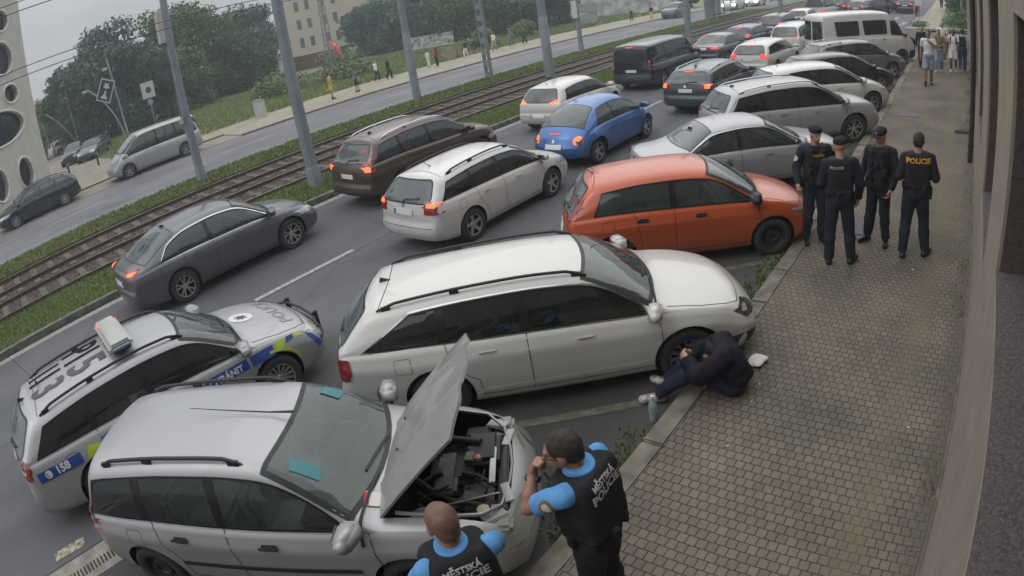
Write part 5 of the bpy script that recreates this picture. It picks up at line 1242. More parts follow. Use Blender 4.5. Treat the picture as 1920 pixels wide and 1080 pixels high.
# white sprayed wall, boards, billboard
def facing_box(name, label, cat, x, y, w_, h, z, m, rz=None, th=.15): 
    t = empty(name, (x, y, 0), R_(rz if rz is not None else az(x, y) - 90), label, cat); b = MB().box((0, 0, z + h / 2), (w_, th, h), bev=.02).build('panel', m, t, 40); return t, b
M_graf = mat('sprayed white wall', (.48, .47, .45), .85, noise=.55, nscale=.9, ncol=(.16, .17, .18))
facing_box('sprayed_wall', 'long low whitewashed wall covered in grey sprayed shapes at the top centre', 'wall', -41.5, 72.5, 12.5, 3.2, 0, M_graf, 15, .25)
t, b = facing_box('information_board', 'pair of grey slatted boards behind the white panelled pole', 'board', -37.4, 56.5, 2.2, 1.0, 1.6, mat('grey board', (.22, .24, .24), .6), 20); MB().box((0, 0, .95), (2.2, .1, .9)).build('lower_panel', mat('grey board', (0, 0, 0)), t); [MB().box((sx, 0, .8), (.1, .1, 1.6)).build('post', M_pole, t) for sx in (-1, 1)]
t, b = facing_box('billboard', 'long low billboard with black and white marks above the meadow', 'billboard', -47.4, 42.8, 5.2, 1.15, .75, mat('billboard print', (.36, .37, .37), .7, noise=.85, nscale=2.6, ncol=(.04, .04, .05)), 34)
[MB().box((sx, .05, .4), (.1, .1, .8)).build('post', M_pole, t) for sx in (-2.2, 0, 2.2)]; MB().box((0, -.1, .72), (5.2, .06, .08)).build('lower_rail', mat('white enamel', (.5, .5, .5)), t)
t, b = facing_box('utility_cabinet', 'pale upright utility cabinet at the edge of the meadow path', 'cabinet', -36.1, 17.7, .75, 1.1, 0, mat('pale cabinet', (.46, .44, .41), .7), 20, .35); MB().box((0, 0, 1.13), (.8, .4, .05)).build('lid', M_conc, t)
t, b = facing_box('litter_bin', 'pale square concrete litter bin by the far pavement', 'bin', -37.2, 35.6, .8, 1.15, 0, M_conc, 20, .6); MB().box((0, 0, 1.12), (.5, .4, .1)).build('opening', M_black, t)
t = empty('red_sculpture', (-63.5, 42.5, 0), 0, 'bright red angular object lying in the tall weeds below the bush tree', 'sculpture'); mr = mat('signal red', (.75, .03, .02), .5); MB().tube([(-1.4, 0, 3.2), (0, .2, 2.0), (1.5, 0, .7)], [.1, .34, .1], 6).build('beam', mr, t); MB().tube([(-.9, .3, 1.7), (.8, -.3, 2.3)], [.08, .16], 6).build('cross_beam', mr, t)
t = empty('white_tent', (-66.5, 36.5, 0), 0, 'small white tent beside the lattice mast in the weeds', 'tent'); MB().lathe([(1.2, 1.0), (1.1, 2.0), (.8, 2.8), (.05, 3.2)], 10, 'z').build('canopy', C_wht, t, 60)
t = empty('lattice_mast', (-46.5, 30.5, 0), 0, 'old lattice mast standing in the weeds left of the red object', 'mast'); mb = MB(); [mb.tube([(sx * .3, sy * .3, 0), (sx * .14, sy * .14, 8.5)], .05, 5) for sx in (-1, 1) for sy in (-1, 1)]; 
for k in range(16): z = .3 + k * .5; a_ = .3 - .16 * z / 8.5; mb.tube([(-a_, -a_, z), (a_, -a_, z + .4)], .03, 4); mb.tube([(-a_, a_, z), (-a_, -a_, z + .4)], .03, 4)
mb.build('lattice', M_pole, t)
# street furniture on the left plaza
M_lampp = mat('galvanised lamp post', (.26, .29, .31), .5, .3)
def lamp(x, y, pts, label, heads):
    t = empty('curved_street_lamp', (x, y, 0), R_(az(x, y) - 90), label, 'street lamp', 'curved lamp posts on the plaza'); MB().tube(pts, [.10] * 2 + [.07] * (len(pts) - 2), 8).build('post', M_lampp, t, 60)
    for h_ in heads: MB().box(h_, (.55, .3, .22), bev=.08).build('lamp_head', mat('pale lamp head', (.5, .51, .5), .4), t, 50)
    return t
def arc(x0, z0, x1, z1, k): return [(x0 + (x1 - x0) * t**k, 0, z0 + (z1 - z0) * t) for t in np.linspace(0, 1, 8)]
lamp(-52.0, 12.7, arc(0, 0, -2.3, 5.0, 2.2), 'left leaning curved lamp post that carries the framed sign', [(-2.55, 0, 4.9)])
lamp(-51.6, 12.9, arc(0, 0, -.45, 6.9, 1.6), 'taller straight curved lamp post beside the framed sign', [(-.75, 0, 6.1)])
lamp(-62.0, 10.3, arc(0, 0, -.2, 5.9, 1.6), 'second pair of curved lamp posts, the upright one, behind the dark parked cars', [(-.4, 0, 5.1)])
lamp(-62.2, 10.2, arc(0, 0, -2.6, 4.4, 1.8), 'second pair of curved lamp posts, the leaning one', [])
lamp(-70, 8.2, arc(0, 0, -.2, 4.7, 1.6), 'farthest curved lamp post near the building corner', [(-.4, 0, 4.4)])
t = empty('framed_sign', (-50.6, 11.6, 0), R_(az(-50.6, 11.6) - 90), 'tilted black sign with a white chess piece shape hung from the curved lamp post', 'sign')
Mr = Matrix.Translation((0, 0, 4.45)) @ Matrix.Rotation(R_(28), 4, 'Y')
def tilt(o, T=Mr): o.matrix_local = T; return o
tilt(MB().box((0, 0, 0), (1.25, .12, 1.75)).build('frame', mat('pale sign frame', (.42, .42, .42), .5), t)); tilt(MB().box((0, -.07, 0), (1.02, .04, 1.52)).build('sign_face', mat('black sign face', (.012, .012, .014), .4), t))
sg = MB(); sg.prism([(-.3, -.62), (.3, -.62), (.24, -.45), (.1, -.35), (.07, .0), (-.07, .0), (-.1, -.35), (-.24, -.45)], 0, .02, Matrix(((1, 0, 0, 0), (0, 0, -1, -.092), (0, 1, 0, 0), (0, 0, 0, 1)))); sg.prism([(-.28, .25), (.05, .12), (.28, .3), (.12, .42), (.2, .6), (-.02, .52), (-.2, .62), (-.16, .42)], 0, .02, Matrix(((1, 0, 0, 0), (0, 0, -1, -.092), (0, 1, 0, 0), (0, 0, 0, 1))))
tilt(sg.build('white_figure', mat('white enamel', (.5, .5, .5)), t))
t = empty('square_sign', (-55.4, 16.6, 0), R_(az(-55.4, 16.6) - 90), 'white square sign with a dark round emblem standing in front of the grove', 'sign'); MB().box((0, 0, 3.35), (1.2, .08, 1.4), bev=.02).build('panel', mat('white enamel', (.5, .5, .5)), t); MB().lathe([(.0, -.06), (.27, -.06), (.27, -.04)], 20, 'y', (.05, 0, 3.35)).build('emblem', mat('dark emblem', (.03, .035, .05), .5), t); MB().tube([(0, 0, 0), (0, 0, 2.7)], .05, 8).build('post', M_lampp, t); MB().lathe([(0, -.07), (.28, -.07), (.28, -.03)], 18, 'y', (0, 0, 2.3)).build('round_plate', M_lampp, t)
b0 = None
for i, (x, y) in enumerate([(-42.4, 5.85), (-42.3, 8.0), (-42.3, 10.3)]):
    b0 = empty('bollard', (x, y, .06), 0, ['black bollard nearest the oval windowed building', 'black bollard below the two dark parked cars', 'black bollard in front of the silver van bonnet'][i], 'bollard', 'bollards at the plaza edge')
    MB().tube([(0, 0, 0), (0, 0, .9), (0, 0, .95)], [.07, .07, .03], 10).build('post', M_black, b0, 50); MB().lathe([(.073, .72), (.073, .82)], 10, 'z').build('band', M_alloy, b0)
t = empty('glass_fence', (-66, 6.6, 0), R_(az(-66, 6.6) - 82), 'tall dark barred fence at the back of the plaza', 'fence'); mb = MB(); [mb.box((k * .9 - 3, 0, 1.1), (.10, .1, 2.2)) for k in range(9)]; mb.box((.6, 0, 2.2), (7.4, .1, .1)); mb.box((.6, 0, .15), (7.4, .1, .1)); mb.build('bars', M_black, t)
# signs at the end of the pavement
t = empty('parking_sign', (-3.35, 48.8, .1), R_(-8), 'blue and white parking sign on a thin grey post at the end of the pavement', 'sign'); MB().tube([(0, 0, 0), (0, 0, 3.4)], .035, 8).build('post', M_lampp, t); MB().box((0, -.05, 2.75), (.62, .03, .95), bev=.01).build('blue_plate', mat('traffic blue', (.02, .09, .42), .4), t)
tt = text2d('P', .55, 0, 0); mesh_obj('letter', [(p[0], -.068, p[1] + 2.78) for p in tt[0]], tt[1], mat('white enamel', (.5, .5, .5)), t); MB().box((0, -.05, 1.85), (.55, .03, .55), bev=.01).build('supplement_plate', mat('white enamel', (.5, .5, .5)), t)
t = empty('post_sign', (-3.75, 48.9, .1), R_(-8), 'tall pale sign board left of the blue parking sign', 'sign'); MB().tube([(0, 0, 0), (0, 0, 3.4)], .035, 8).build('post', M_lampp, t); MB().box((0, -.05, 2.6), (.42, .03, 1.4), bev=.01).build('board', mat('pale board', (.40, .44, .50), .5), t)
for (x, y, lb) in ((-1.35, 62, 'left of the two pale lamp columns beyond the hedge'), (-.05, 57, 'right of the two pale lamp columns beyond the hedge')):
    t = empty('lamp_column', (x, y, .1), 0, lb, 'street lamp'); MB().tube([(0, 0, 0), (0, 0, 6), (-.6, 0, 6.6), (-1.4, 0, 6.7)], [.09, .06, .05, .04], 8).build('post', M_lampp, t, 60); MB().box((-1.7, 0, 6.7), (.6, .2, .1), bev=.03).build('lamp_head', M_lampp, t)
# ---------------------------------------------------------------- vehicles in the picture
TYPES['mpvlong'] = {**TYPES['mpv'], 'prof': [(0, .50), (.004, .58), (.012, .65), (.025, .69), (.058, .88), (.08, .935), (.15, .97), (.31, .995), (.42, 1.0), (.515, .985), (.575, .945), (.63, .87), (.69, .73), (.73, .665), (.765, .65), (.86, .61), (.93, .56), (.97, .50), (.992, .44), (1, .39)],
    'belt': [(0, .61), (.2, .62), (.5, .60), (.74, .59), (.9, .54), (1, .39)], 'ws': (.728, .555), 'pil': (.225, .42)}
tl = lambda y0, y1, z0, z1, sx, m, z2=None: [dict(B=rcorner([(y0, z0), (y1, z0), (y1, z1), (y0, z1)], .03), S=rcorner([(.0, z0), (sx, z0 + .02), (sx * .8, z1), (.0, z1)], .03), m=m)]
hl = [dict(F=[(.50, .60), (.92, .64), (.92, .76), (.52, .70)], S=[(-.36, .70), (-.14, .62), (-.13, .715), (-.22, .75)], m=M_clear)]
P_brown = paint('brown metallic', (.080, .055, .047), .5, .32); P_blue = paint('blue metallic', (.045, .135, .36), .45, .35); P_or = paint('orange red paint', (.42, .072, .018), .15, .34); P_navy = paint('dark navy paint', (.014, .018, .032), .3, .3); P_blk = paint('black paint', (.010, .011, .013), .2, .25)
P_dg = paint('dark grey metallic', (.058, .066, .078), .45, .32); P_beige = paint('warm grey metallic', (.19, .18, .175), .5, .36); P_dblue = paint('deep blue paint', (.02, .04, .10), .4, .3); P_wine = paint('dark wine paint', (.08, .02, .02), .3, .3); P_blk2 = paint('black green taxi paint', (.014, .022, .022), .3, .25)
WAG = dict(type='wagon', L=4.66, W=1.81, H=1.47, wb=2.68, ro=1.05, R=.325)
PK = 'cars parked nose in along the pavement'; LQ = 'cars queueing in the left lane'; RQ = 'cars queueing in the right lane'
def bx(r, nm, c, d, m, bev=.01, par=None): return MB().box(c, d, bev=bev).build(nm, m, par or r, 40)
# left lane
build_car(dict(type='lift', L=4.69, W=1.83, H=1.47, wb=2.686, ro=1.1, R=.33, paint=PG, near=1, wheel='5d', chromel=1, fine=1, ant=.275, antk='fin', pz=.72, head=hl, glass=M_glass2, rearg=M_rearg, crease=.014,
    tail=[dict(B=rcorner([(.42, .90), (.88, .93), (.88, 1.03), (.40, .98)], .02), S=[(0, .90), (.12, .90), (.30, .97), (.20, 1.03), (0, 1.02)], m=M_red), dict(B=rcorner([(.55, .915), (.84, .93), (.84, .985), (.58, .955)], .01), m=M_orlit, off=.018)]),
    'grey liftback with silver spoked wheels driving past in the left lane, nearest of its lane', LQ, (-12.80, 4.5), 91.5, 'car')
build_car(dict(type='suv', L=4.63, W=1.89, H=1.70, wb=2.774, ro=.98, R=.36, paint=P_brown, near=1, wheel='5', fine=1, rails=(.16, .60), railm=M_chrome, clad=.44, pz=.83, head=hl, high=1, glass=M_glass2, rearg=M_rearg, ant=.2, antk='fin',
    tail=[dict(B=rcorner([(.68, .92), (.92, .92), (.92, 1.10), (.84, 1.18), (.76, 1.46), (.69, 1.48), (.73, 1.15)], .03), S=rcorner([(0, .92), (.16, .95), (.22, 1.15), (.36, 1.42), (.30, 1.46), (.02, 1.12)], .03), m=M_red), dict(B=rcorner([(.70, .95), (.88, .95), (.86, 1.06), (.74, 1.08)], .03), S=rcorner([(.02, .96), (.12, .98), (.10, 1.06), (.02, 1.06)], .02), m=M_orlit, off=.018)]),
    'brown estate SUV with tall lit tail lamps and roof rails in the left lane', LQ, (-12.6, 10.4), 89, 'car')
build_car(dict(type='hatch', L=4.03, W=1.73, H=1.47, wb=2.57, ro=.72, R=.31, paint=PW, fine=1, wheel='10', pz=.56, head=hl, tail=[dict(B=[(.38, .93), (.86, .90), (.86, 1.05), (.60, 1.02)], S=[(0, .9), (.10, .92), (.34, 1.06), (0, 1.05)], m=M_orlit)], ant=.17),
    'white hatchback with slanted orange tail lamps beside the blue round car, at the verge', LQ, (-12.15, 16.9), 91, 'car')
build_car(dict(type='van', L=5.1, W=1.93, H=1.90, wb=3.2, ro=1.0, R=.34, paint=P_navy, fine=1, hbl=1, wheel='5', pz=.82, head=hl, split=0, tail=[dict(B=rcorner([(.80, .88), (.95, .88), (.95, 1.28), (.80, 1.28)], .03), S=rcorner([(0, .88), (.08, .88), (.08, 1.28), (0, 1.28)], .02), m=M_redlit)], over=dict(rg=(.66, .92)), rearg=glassm('dark rear glass', (.03, .035, .042), .1)),
    'dark navy passenger van with red tail lamps in the left lane', LQ, (-12.45, 24.0), 90, 'van')
build_car(dict(type='sedan', L=4.7, W=1.84, H=1.45, wb=2.8, ro=1.05, R=.32, paint=P_dg, fine=1, pz=.88, tail=tl(.48, .85, .86, 1.0, .2, M_redlit)), 'dark grey saloon in the left lane just ahead of the navy van', LQ, (-11.9, 29.8), 88, 'car')
build_car(dict(type='hatch', L=4.25, W=1.80, H=1.46, wb=2.62, ro=.8, R=.32, paint=P_dblue, fine=1, hbl=1, pz=.84, tail=tl(.5, .88, .88, 1.02, .25, M_redlit)), 'deep blue hatchback with lit red lamps ahead of the dark saloon', LQ, (-11.95, 34.4), 88, 'car')
build_car(dict(type='suv', L=4.4, W=1.82, H=1.60, wb=2.65, ro=.9, R=.34, paint=P_dg, fine=1, pz=.8, tail=tl(.55, .86, .92, 1.08, .2, M_redlit)), 'dark grey SUV ahead of the deep blue hatchback', LQ, (-12.1, 41.2), 88, 'car')
# right lane
build_car(dict(type='wagon', L=4.26, W=1.73, H=1.47, wb=2.47, ro=.92, R=.31, paint=PW, near=1, fine=1, wheel='5', pz=.83, head=hl, rails=(.16, .58), ant=.2, doorF=.72, rearg=M_rearg, tail=[dict(B=rcorner([(.55, .80), (.84, .80), (.84, 1.03), (.55, 1.03)], .02), S=rcorner([(0, .80), (.08, .80), (.16, .92), (.10, 1.03), (0, 1.03)], .02), m=M_red), dict(B=rcorner([(.60, .93), (.78, .93), (.78, 1.0), (.60, 1.0)], .01), m=M_orlit, off=.018)]),
    'white compact estate with roof rails in the right lane beside the brown car', RQ, (-8.92, 8.85), 89.5, 'car')
beet, bb, bbv, bG = build_car(dict(type='beetle', L=4.08, W=1.66, H=1.50, wb=2.51, ro=.77, R=.318, paint=P_blue, near=1, wheel='5', pz=.60, glass=M_glass2, rearg=M_rearg, bowR=.34, bowF=.34, flare=.075, crown=1.5, clad=0, seams=(.70,), doorR=.36, doorF=.715, handles=(.43,), topm=.075, head=[dict(F=rcorner([(.44, .58), (.66, .58), (.66, .78), (.44, .78)], .09), m=M_clear)],
    tail=[dict(B=circ(.095, 18, .60, .72), m=M_orlit)]), 'blue rounded two door car with round tail lamps in the right lane', RQ, (-9.18, 13.7), 90, 'car')
decal('brake_lamp', [[(-.14, .865), (.14, .865), (.14, .89), (-.14, .89)]], VB, bbv, M_redlit, beet, .01)
build_car({**WAG, **dict(paint=P_dg, near=1, wheel='5', rails=(.14, .58), railm=M_chrome, ant=.2, antk='fin', pz=.80, hbl=1, head=hl, tail=[dict(B=rcorner([(.56, .86), (.84, .84), (.84, 1.03), (.56, 1.03)], .02), S=rcorner([(0, .84), (.10, .86), (.16, .95), (.08, 1.03), (0, 1.03)], .02), m=M_red), dict(B=rcorner([(.66, .87), (.82, .87), (.82, 1.0), (.66, 1.0)], .03), m=M_orlit, off=.017)])}, 'dark grey estate with lit orange lamps ahead of the blue round car', RQ, (-8.3, 20.0), 88, 'car')
build_car({**WAG, **dict(paint=PW, fine=1, hbl=1, wheel='5', ant=.2, pz=.78, tail=tl(.52, .86, .86, 1.02, .2, M_redlit))}, 'white estate with lit red lamps in the right lane behind the small white family van', RQ, (-8.5, 26.7), 87, 'car')
build_car(dict(type='mpv', L=4.4, W=1.75, H=1.70, wb=2.8, ro=.8, R=.31, paint=PW, fine=1, pz=.7, tail=tl(.70, .86, .98, 1.35, .08, M_redlit)), 'small white family van seen from behind, left of the tall white minibus', RQ, (-8.7, 32.6), 87, 'car')
# the distant queue
sim = lambda ty, L_, H_, pt, lit=M_redlit: dict(type=ty, L=L_, W=1.8, H=H_, wb=2.66, ro=.95, R=.32, paint=pt, pz=.8, tail=tl(.55, .86, .88, 1.03, .18, lit), handles=(), wheel='5')
DQ = 'small distant cars queueing at the top of the road'
for (lab, ty, L_, H_, pt, x, y, hd_) in [('small distant white hatchback just behind the white delivery van, next to the last catenary pole', 'hatch', 4.1, 1.5, PW, -12.0, 47.6, 88), ('distant tall white delivery van above the white minibus roof', 'van', 5.0, 2.2, PW, -12.1, 54.0, 88), ('distant dark blue SUV half hidden behind the white minibus', 'suv', 4.4, 1.65, P_dg, -8.8, 38.9, 87), ('distant purple grey SUV with one bright tail lamp', 'suv', 4.5, 1.7, P_navy, -11.6, 61, 87),
     ('distant grey car with glowing red rear, right of the purple grey SUV', 'hatch', 4.2, 1.5, P_dg, -9.7, 60.5, 86), ('distant dark green estate in the queue', 'wagon', 4.6, 1.5, P_blk2, -8.7, 63.5, 60), ('distant wine red hatchback in the parked row at the top', 'hatch', 4.1, 1.5, P_wine, -8.3, 66.5, 60), ('distant silver hatchback in the parked row at the top', 'hatch', 4.1, 1.5, PS, -8.0, 70, 60), ('distant white hatchback at the end of the parked row', 'hatch', 4.1, 1.5, PW, -7.8, 74, 60),
     ('distant black saloon last in the parked row', 'sedan', 4.5, 1.45, P_blk, -7.4, 78, 60), ('distant white van at the very top left of the queue', 'van', 5.0, 2.2, PW, -12.3, 68, 87), ('distant red car at the very top of the queue', 'hatch', 4.1, 1.5, P_wine, -10.4, 69, 87), ('distant blue car cut by the top edge above the open lane', 'wagon', 4.6, 1.5, P_dblue, -6.6, 86, 90), ('distant silver car near the top edge', 'sedan', 4.5, 1.5, PS, -12.3, 76, 87)]:
    build_car(sim(ty, L_, H_, pt), lab, DQ, (x, y), hd_, 'van' if ty == 'van' else 'car')
build_car(sim('hatch', 4.1, 1.5, P_blk), 'dark car driving away alone in the open lane beside the sign posts', None, (-5.75, 66.5), 88, 'car')
# white arrows on the road there
for (x, y) in ((-6.0, 57.5), (-5.2, 50.0), (-4.9, 52.4), (-7.2, 50.5), (-7.3, 70)): struct(mesh_obj('road_arrow', [(x - .12, y - 1.2, .006), (x + .12, y - 1.2, .006), (x + .12, y + .5, .006), (x + .4, y + .5, .006), (x, y + 1.4, .006), (x - .4, y + .5, .006), (x - .12, y + .5, .006)], [(0, 1, 2, 3, 4, 5, 6)], M_line))
strip('lane_line', -7.25, -7.13, 50, 80); strip('lane_dash', -4.62, -4.5, 62, 66)
# parked row
silver, sb, sbv, sG = build_car(dict(type='mpvlong', L=4.32, W=1.71, H=1.52, wb=2.60, ro=.74, R=.30, paint=PS, near=1, wheel='steel', rails=(.13, .50), hm=M_black, cupm=M_black, pz=.75, doorF=.71, doorR=.235, mould=.50, handles=(.30, .51), hz=.13, norg=0, glass=thin_glass('clear side glass', (.72, .77, .76), .06, .8), wsg=thin_glass('greenish windscreen', (.62, .78, .76), .24, .9), bay=(1.16, 2.10, .68, .40), seatm=mat('grey seat velour', (.20, .21, .21), .9, noise=.3, nscale=8),
    tail=[dict(B=rcorner([(.66, .78), (.84, .78), (.80, 1.14), (.68, 1.14)], .03), S=rcorner([(0, .76), (.10, .76), (.17, 1.08), (.04, 1.14)], .02), m=M_red)], head=[dict(F=rcorner([(.40, .56), (.80, .58), (.80, .72), (.42, .68)], .03), S=[(-.26, .70), (-.03, .58), (-.03, .68), (-.12, .73)], m=mat('fogged lamp lens', (.20, .20, .17), .3, coat=.5))], crease=.016),
    'silver compact people carrier standing with its bonnet open', PK, (-4.62, 1.33), 38.5, 'car')
# open bonnet, hinged at the scuttle
hb = flat_bm([[(0, -.72), (.98, -.70), (1.10, -.42), (1.15, 0), (1.10, .42), (.98, .70), (0, .72), (.02, .3), (.03, 0), (.02, -.3)]])
for ax in (0, 1):
    for k in np.arange(-1, 1.2, .05):
        co = Vector((0, 0, 0)); no = Vector((0, 0, 0)); co[ax] = k + .003; no[ax] = 1; bmesh.ops.bisect_plane(hb, geom=hb.verts[:] + hb.edges[:] + hb.faces[:], dist=1e-5, plane_co=co, plane_no=no)
for v in hb.verts:
    x, y = v.co.x, v.co.y; rib = .018 * math.exp(-((abs(y) - .40 + .12 * x) / .05)**2); v.co.z = -.05 * (x / 1.06)**2.2 - .045 * (abs(y) / .66)**2.4 + rib
bmesh.ops.recalc_face_normals(hb, faces=hb.faces[:]); bmesh.ops.solidify(hb, geom=hb.faces[:], thickness=.022)
me = bpy.data.meshes.new('bonnet'); hb.to_mesh(me); hb.free(); me.materials.append(PS); me.shade_smooth(); me.set_sharp_from_angle(angle=R_(35)); bon = link(bpy.data.objects.new('bonnet', me), silver)
bon.location = (1.12, 0, 1.02); bon.rotation_euler = (0, R_(-47), 0)
for y in (-.2, .2): MB().lathe([(0, .0), (.014, .0), (.012, .012), (0, .014)], 8, 'z', (.25, y, .006)).build('washer_jet', M_black, bon)
# engine bay contents
M_alu = mat('dull cast metal', (.16, .16, .155), .5, .6, noise=.4, nscale=9); M_plg = mat('dark grey plastic', (.030, .030, .033), .55, noise=.3, nscale=6); M_slv = paint('painted inner panel', (.30, .30, .305), .4, .5)
bx(silver, 'bay_floor', (1.66, 0, .43), (.86, 1.26, .03), M_arch, 0)
e = bx(silver, 'engine_cover', (1.62, .10, .66), (.44, .46, .20), M_plg, .05); bx(silver, 'cam_cover', (1.56, -.02, .74), (.20, .50, .09), M_alu, .03, e)
bx(silver, 'air_filter_box', (1.86, .22, .74), (.30, .40, .16), M_plg, .04); bx(silver, 'battery', (1.46, .48, .70), (.20, .28, .20), M_black, .02); bx(silver, 'fuse_box', (1.80, .50, .70), (.22, .14, .12), M_black, .02)
bx(silver, 'gearbox', (1.80, -.18, .60), (.30, .34, .2), M_alu, .06); bx(silver, 'crossmember', (2.06, 0, .75), (.055, 1.05, .05), M_plg, .015); bx(silver, 'radiator', (2.02, 0, .60), (.05, .9, .25), M_black, .01); bx(silver, 'radiator_bar', (1.96, -.02, .80), (.05, .44, .02), mat('bright metal strip', (.45, .45, .45), .35, .6), .006)
for (pts, r_) in (([(1.30, -.10, .80), (1.45, -.22, .76), (1.62, -.30, .70), (1.85, -.34, .66)], .022), ([(1.30, .30, .82), (1.50, .34, .84), (1.70, .30, .82), (1.85, .25, .82)], .04), ([(1.34, -.34, .72), (1.50, -.45, .68), (1.75, -.48, .62)], .018), ([(1.70, -.05, .76), (1.84, -.12, .78), (1.98, -.22, .74)], .02), ([(1.32, -.2, .72), (1.5, -.3, .62), (1.7, -.25, .55)], .026), ([(1.30, -.52, .62), (1.55, -.50, .72), (1.80, -.42, .6)], .014)): MB().tube(pts, r_, 8).build('hose', M_black, silver, 60)
MB().lathe([(0, .76), (.05, .76), (.05, .80), (0, .81)], 14, 'z', (1.90, -.52, 0)).build('washer_cap', mat('yellowed cap', (.35, .32, .22), .5), silver); MB().lathe([(0, .84), (.035, .84), (.03, .87), (0, .875)], 14, 'z', (1.84, .02, 0)).build('filler_cap', mat('copper cap', (.35, .16, .09), .4, .3), silver)
for sg in (-1, 1):
    bx(silver, 'lamp_carrier', (2.0, sg * .50, .70), (.12, .20, .05), M_slv, .012); MB().box((1.98, sg * .56, .755), (.20, .12, .03), rz=R_(-28 * sg), bev=.01).build('wing_brace', M_slv, silver, 40); MB().box((2.08, sg * .34, .775), (.07, .22, .02), rz=R_(-14 * sg), bev=.006).build('front_brace', M_slv, silver, 40); bx(silver, 'headlamp_housing', (2.02, sg * .62, .70), (.20, .16, .10), mat('fogged lamp lens', (.20, .20, .17), .3, coat=.5), .03); MB().tube([(1.27, sg * .655, .965), (1.6, sg * .66, .90), (1.9, sg * .62, .84), (2.04, sg * .48, .78), (2.10, sg * .2, .765), (2.115, 0, .765)], .016, 6).build('inner_rim', M_slv, silver, 60); MB().lathe([(0, .80), (.09, .80), (.10, .76), (.10, .6)], 16, 'z', (1.42, sg * .54, 0)).build('strut_tower', M_slv, silver, 50)
rgn = random.Random(5)
for k in range(26):
    x0, y0, z0 = rgn.uniform(1.3, 1.95), rgn.uniform(-.5, .45), rgn.uniform(.62, .80); mm = rgn.choice([M_alu, M_plg, M_black, M_black, M_plg, M_slv])
    if k % 2: MB().box((x0, y0, z0), (rgn.uniform(.03, .10), rgn.uniform(.03, .12), rgn.uniform(.03, .07)), rz=rgn.uniform(-.6, .6), bev=.008).build(rgn.choice(['bracket', 'relay', 'sensor', 'clip']), mm, silver, 40)
    else: MB().tube([(x0, y0, z0), (x0 + rgn.uniform(-.12, .12), y0 + rgn.uniform(-.15, .15), z0 + rgn.uniform(.0, .06)), (x0 + rgn.uniform(-.2, .2), y0 + rgn.uniform(-.25, .25), z0 - .03)], rgn.uniform(.006, .013), 6).build(rgn.choice(['cable', 'pipe', 'hose']), mm, silver, 60)
MB().tube([(1.33, -.50, .8), (2.02, -.34, .78)], .008, 6).build('bonnet_stay', M_alloy, silver)
MB().tube([(.42, .0, 1.515), (.20, 0, 1.525), (-.62, .02, 1.59)], [.012, .007, .003], 6).build('antenna', M_black, silver)
for (y0, y1, x0, x1) in ((.42, .56, .50, .66), (-.56, -.44, .50, .72)): decal('sun_strip_sticker', [rcorner([(x0, y0), (x1, y0), (x1, y1), (x0, y1)], .02)], VT, sbv, mat('teal sticker', (.015, .16, .18), .3), silver, .012)
pp = decal('paper_permit', [rcorner([(1.02, -.60), (1.14, -.58), (1.13, -.45), (1.01, -.47)], .02)], VT, sbv, mat('white paper', (.6, .58, .56), .6), silver, .013); decal('red_print', [[(1.015, -.595), (1.05, -.59), (1.04, -.475), (1.01, -.48)]], VT, sbv, mat('red ink', (.5, .04, .05), .6), silver, .016)
bx(silver, 'window_label', (-.60, -.700, 1.20), (.10, .004, .04), M_black, 0)

build_car(dict(type='wagon', L=4.84, W=1.83, H=1.51, wb=2.76, ro=1.14, R=.335, paint=PW, near=1, wheel='12', chromel=1, over=dict(dlo=(.085, .205)), mould=.37, mouldm=PW, rails=(.13, .60), ant=.135, antk='fin', pz=.80, doorF=.735, handles=(.36, .575), crease=.014, hm=PW, cupm=PW, wsg=M_ws, trim=M_blkgl, head=[dict(F=[(.50, .60), (.80, .63), (.80, .75), (.50, .71)], S=[(-.38, .74), (-.16, .64), (-.14, .72), (-.22, .765)], m=mat('dark lamp interior', (.05, .05, .05), .15, coat=1)), dict(S=rcorner([(-.28, .71), (-.19, .68), (-.18, .725), (-.25, .745)], .02), m=M_clear, off=.015), dict(F=[(.55, .30), (.88, .32), (.88, .46), (.6, .42)], S=[(-.24, .33), (-.14, .31), (-.13, .45), (-.17, .46)], m=M_black, n='fog_lamp_recess')],
    tail=[dict(B=rcorner([(.60, .70), (.88, .70), (.88, .98), (.60, .94)], .03), S=rcorner([(0, .68), (.14, .70), (.24, .80), (.24, .96), (0, .98)], .03), m=M_red), dict(B=rcorner([(.66, .76), (.80, .76), (.80, .82), (.66, .82)], .01), m=M_white, off=.018)]),
    'large white estate with black roof rails and dark windows, beside the sitting person', PK, (-4.25, 4.98), 42, 'car')
build_car(dict(type='hatch', L=4.03, W=1.69, H=1.50, wb=2.51, ro=.72, R=.31, paint=P_or, near=1, wheel='steel', hm=M_black, cupm=M_black, ant=.14, pz=.65, handles=(.30, .52), mirm=M_black, mould=.42, mouldm=P_or, glass=M_glass2, head=hl, tail=[dict(B=rcorner([(.60, .92), (.80, .92), (.72, 1.28), (.62, 1.28)], .03), S=rcorner([(.02, .90), (.16, .98), (.30, 1.20), (.26, 1.28), (.10, 1.10)], .03), m=M_red)], crease=.012),
    'orange red hatchback with black steel wheels, parked behind the officers', PK, (-4.27, 8.62), 36, 'car')
build_car(dict(type='sedan', L=4.58, W=1.77, H=1.44, wb=2.76, ro=1.08, R=.32, paint=PS, near=1, wheel='10', chromel=1, ant=.27, antk='fin', pz=.75, handles=(.36, .56), head=hl, glass=M_glass2, tail=tl(.50, .84, .82, .96, .25, M_red)),
    'silver saloon parked beyond the orange hatchback', PK, (-4.40, 12.1), 43, 'car')
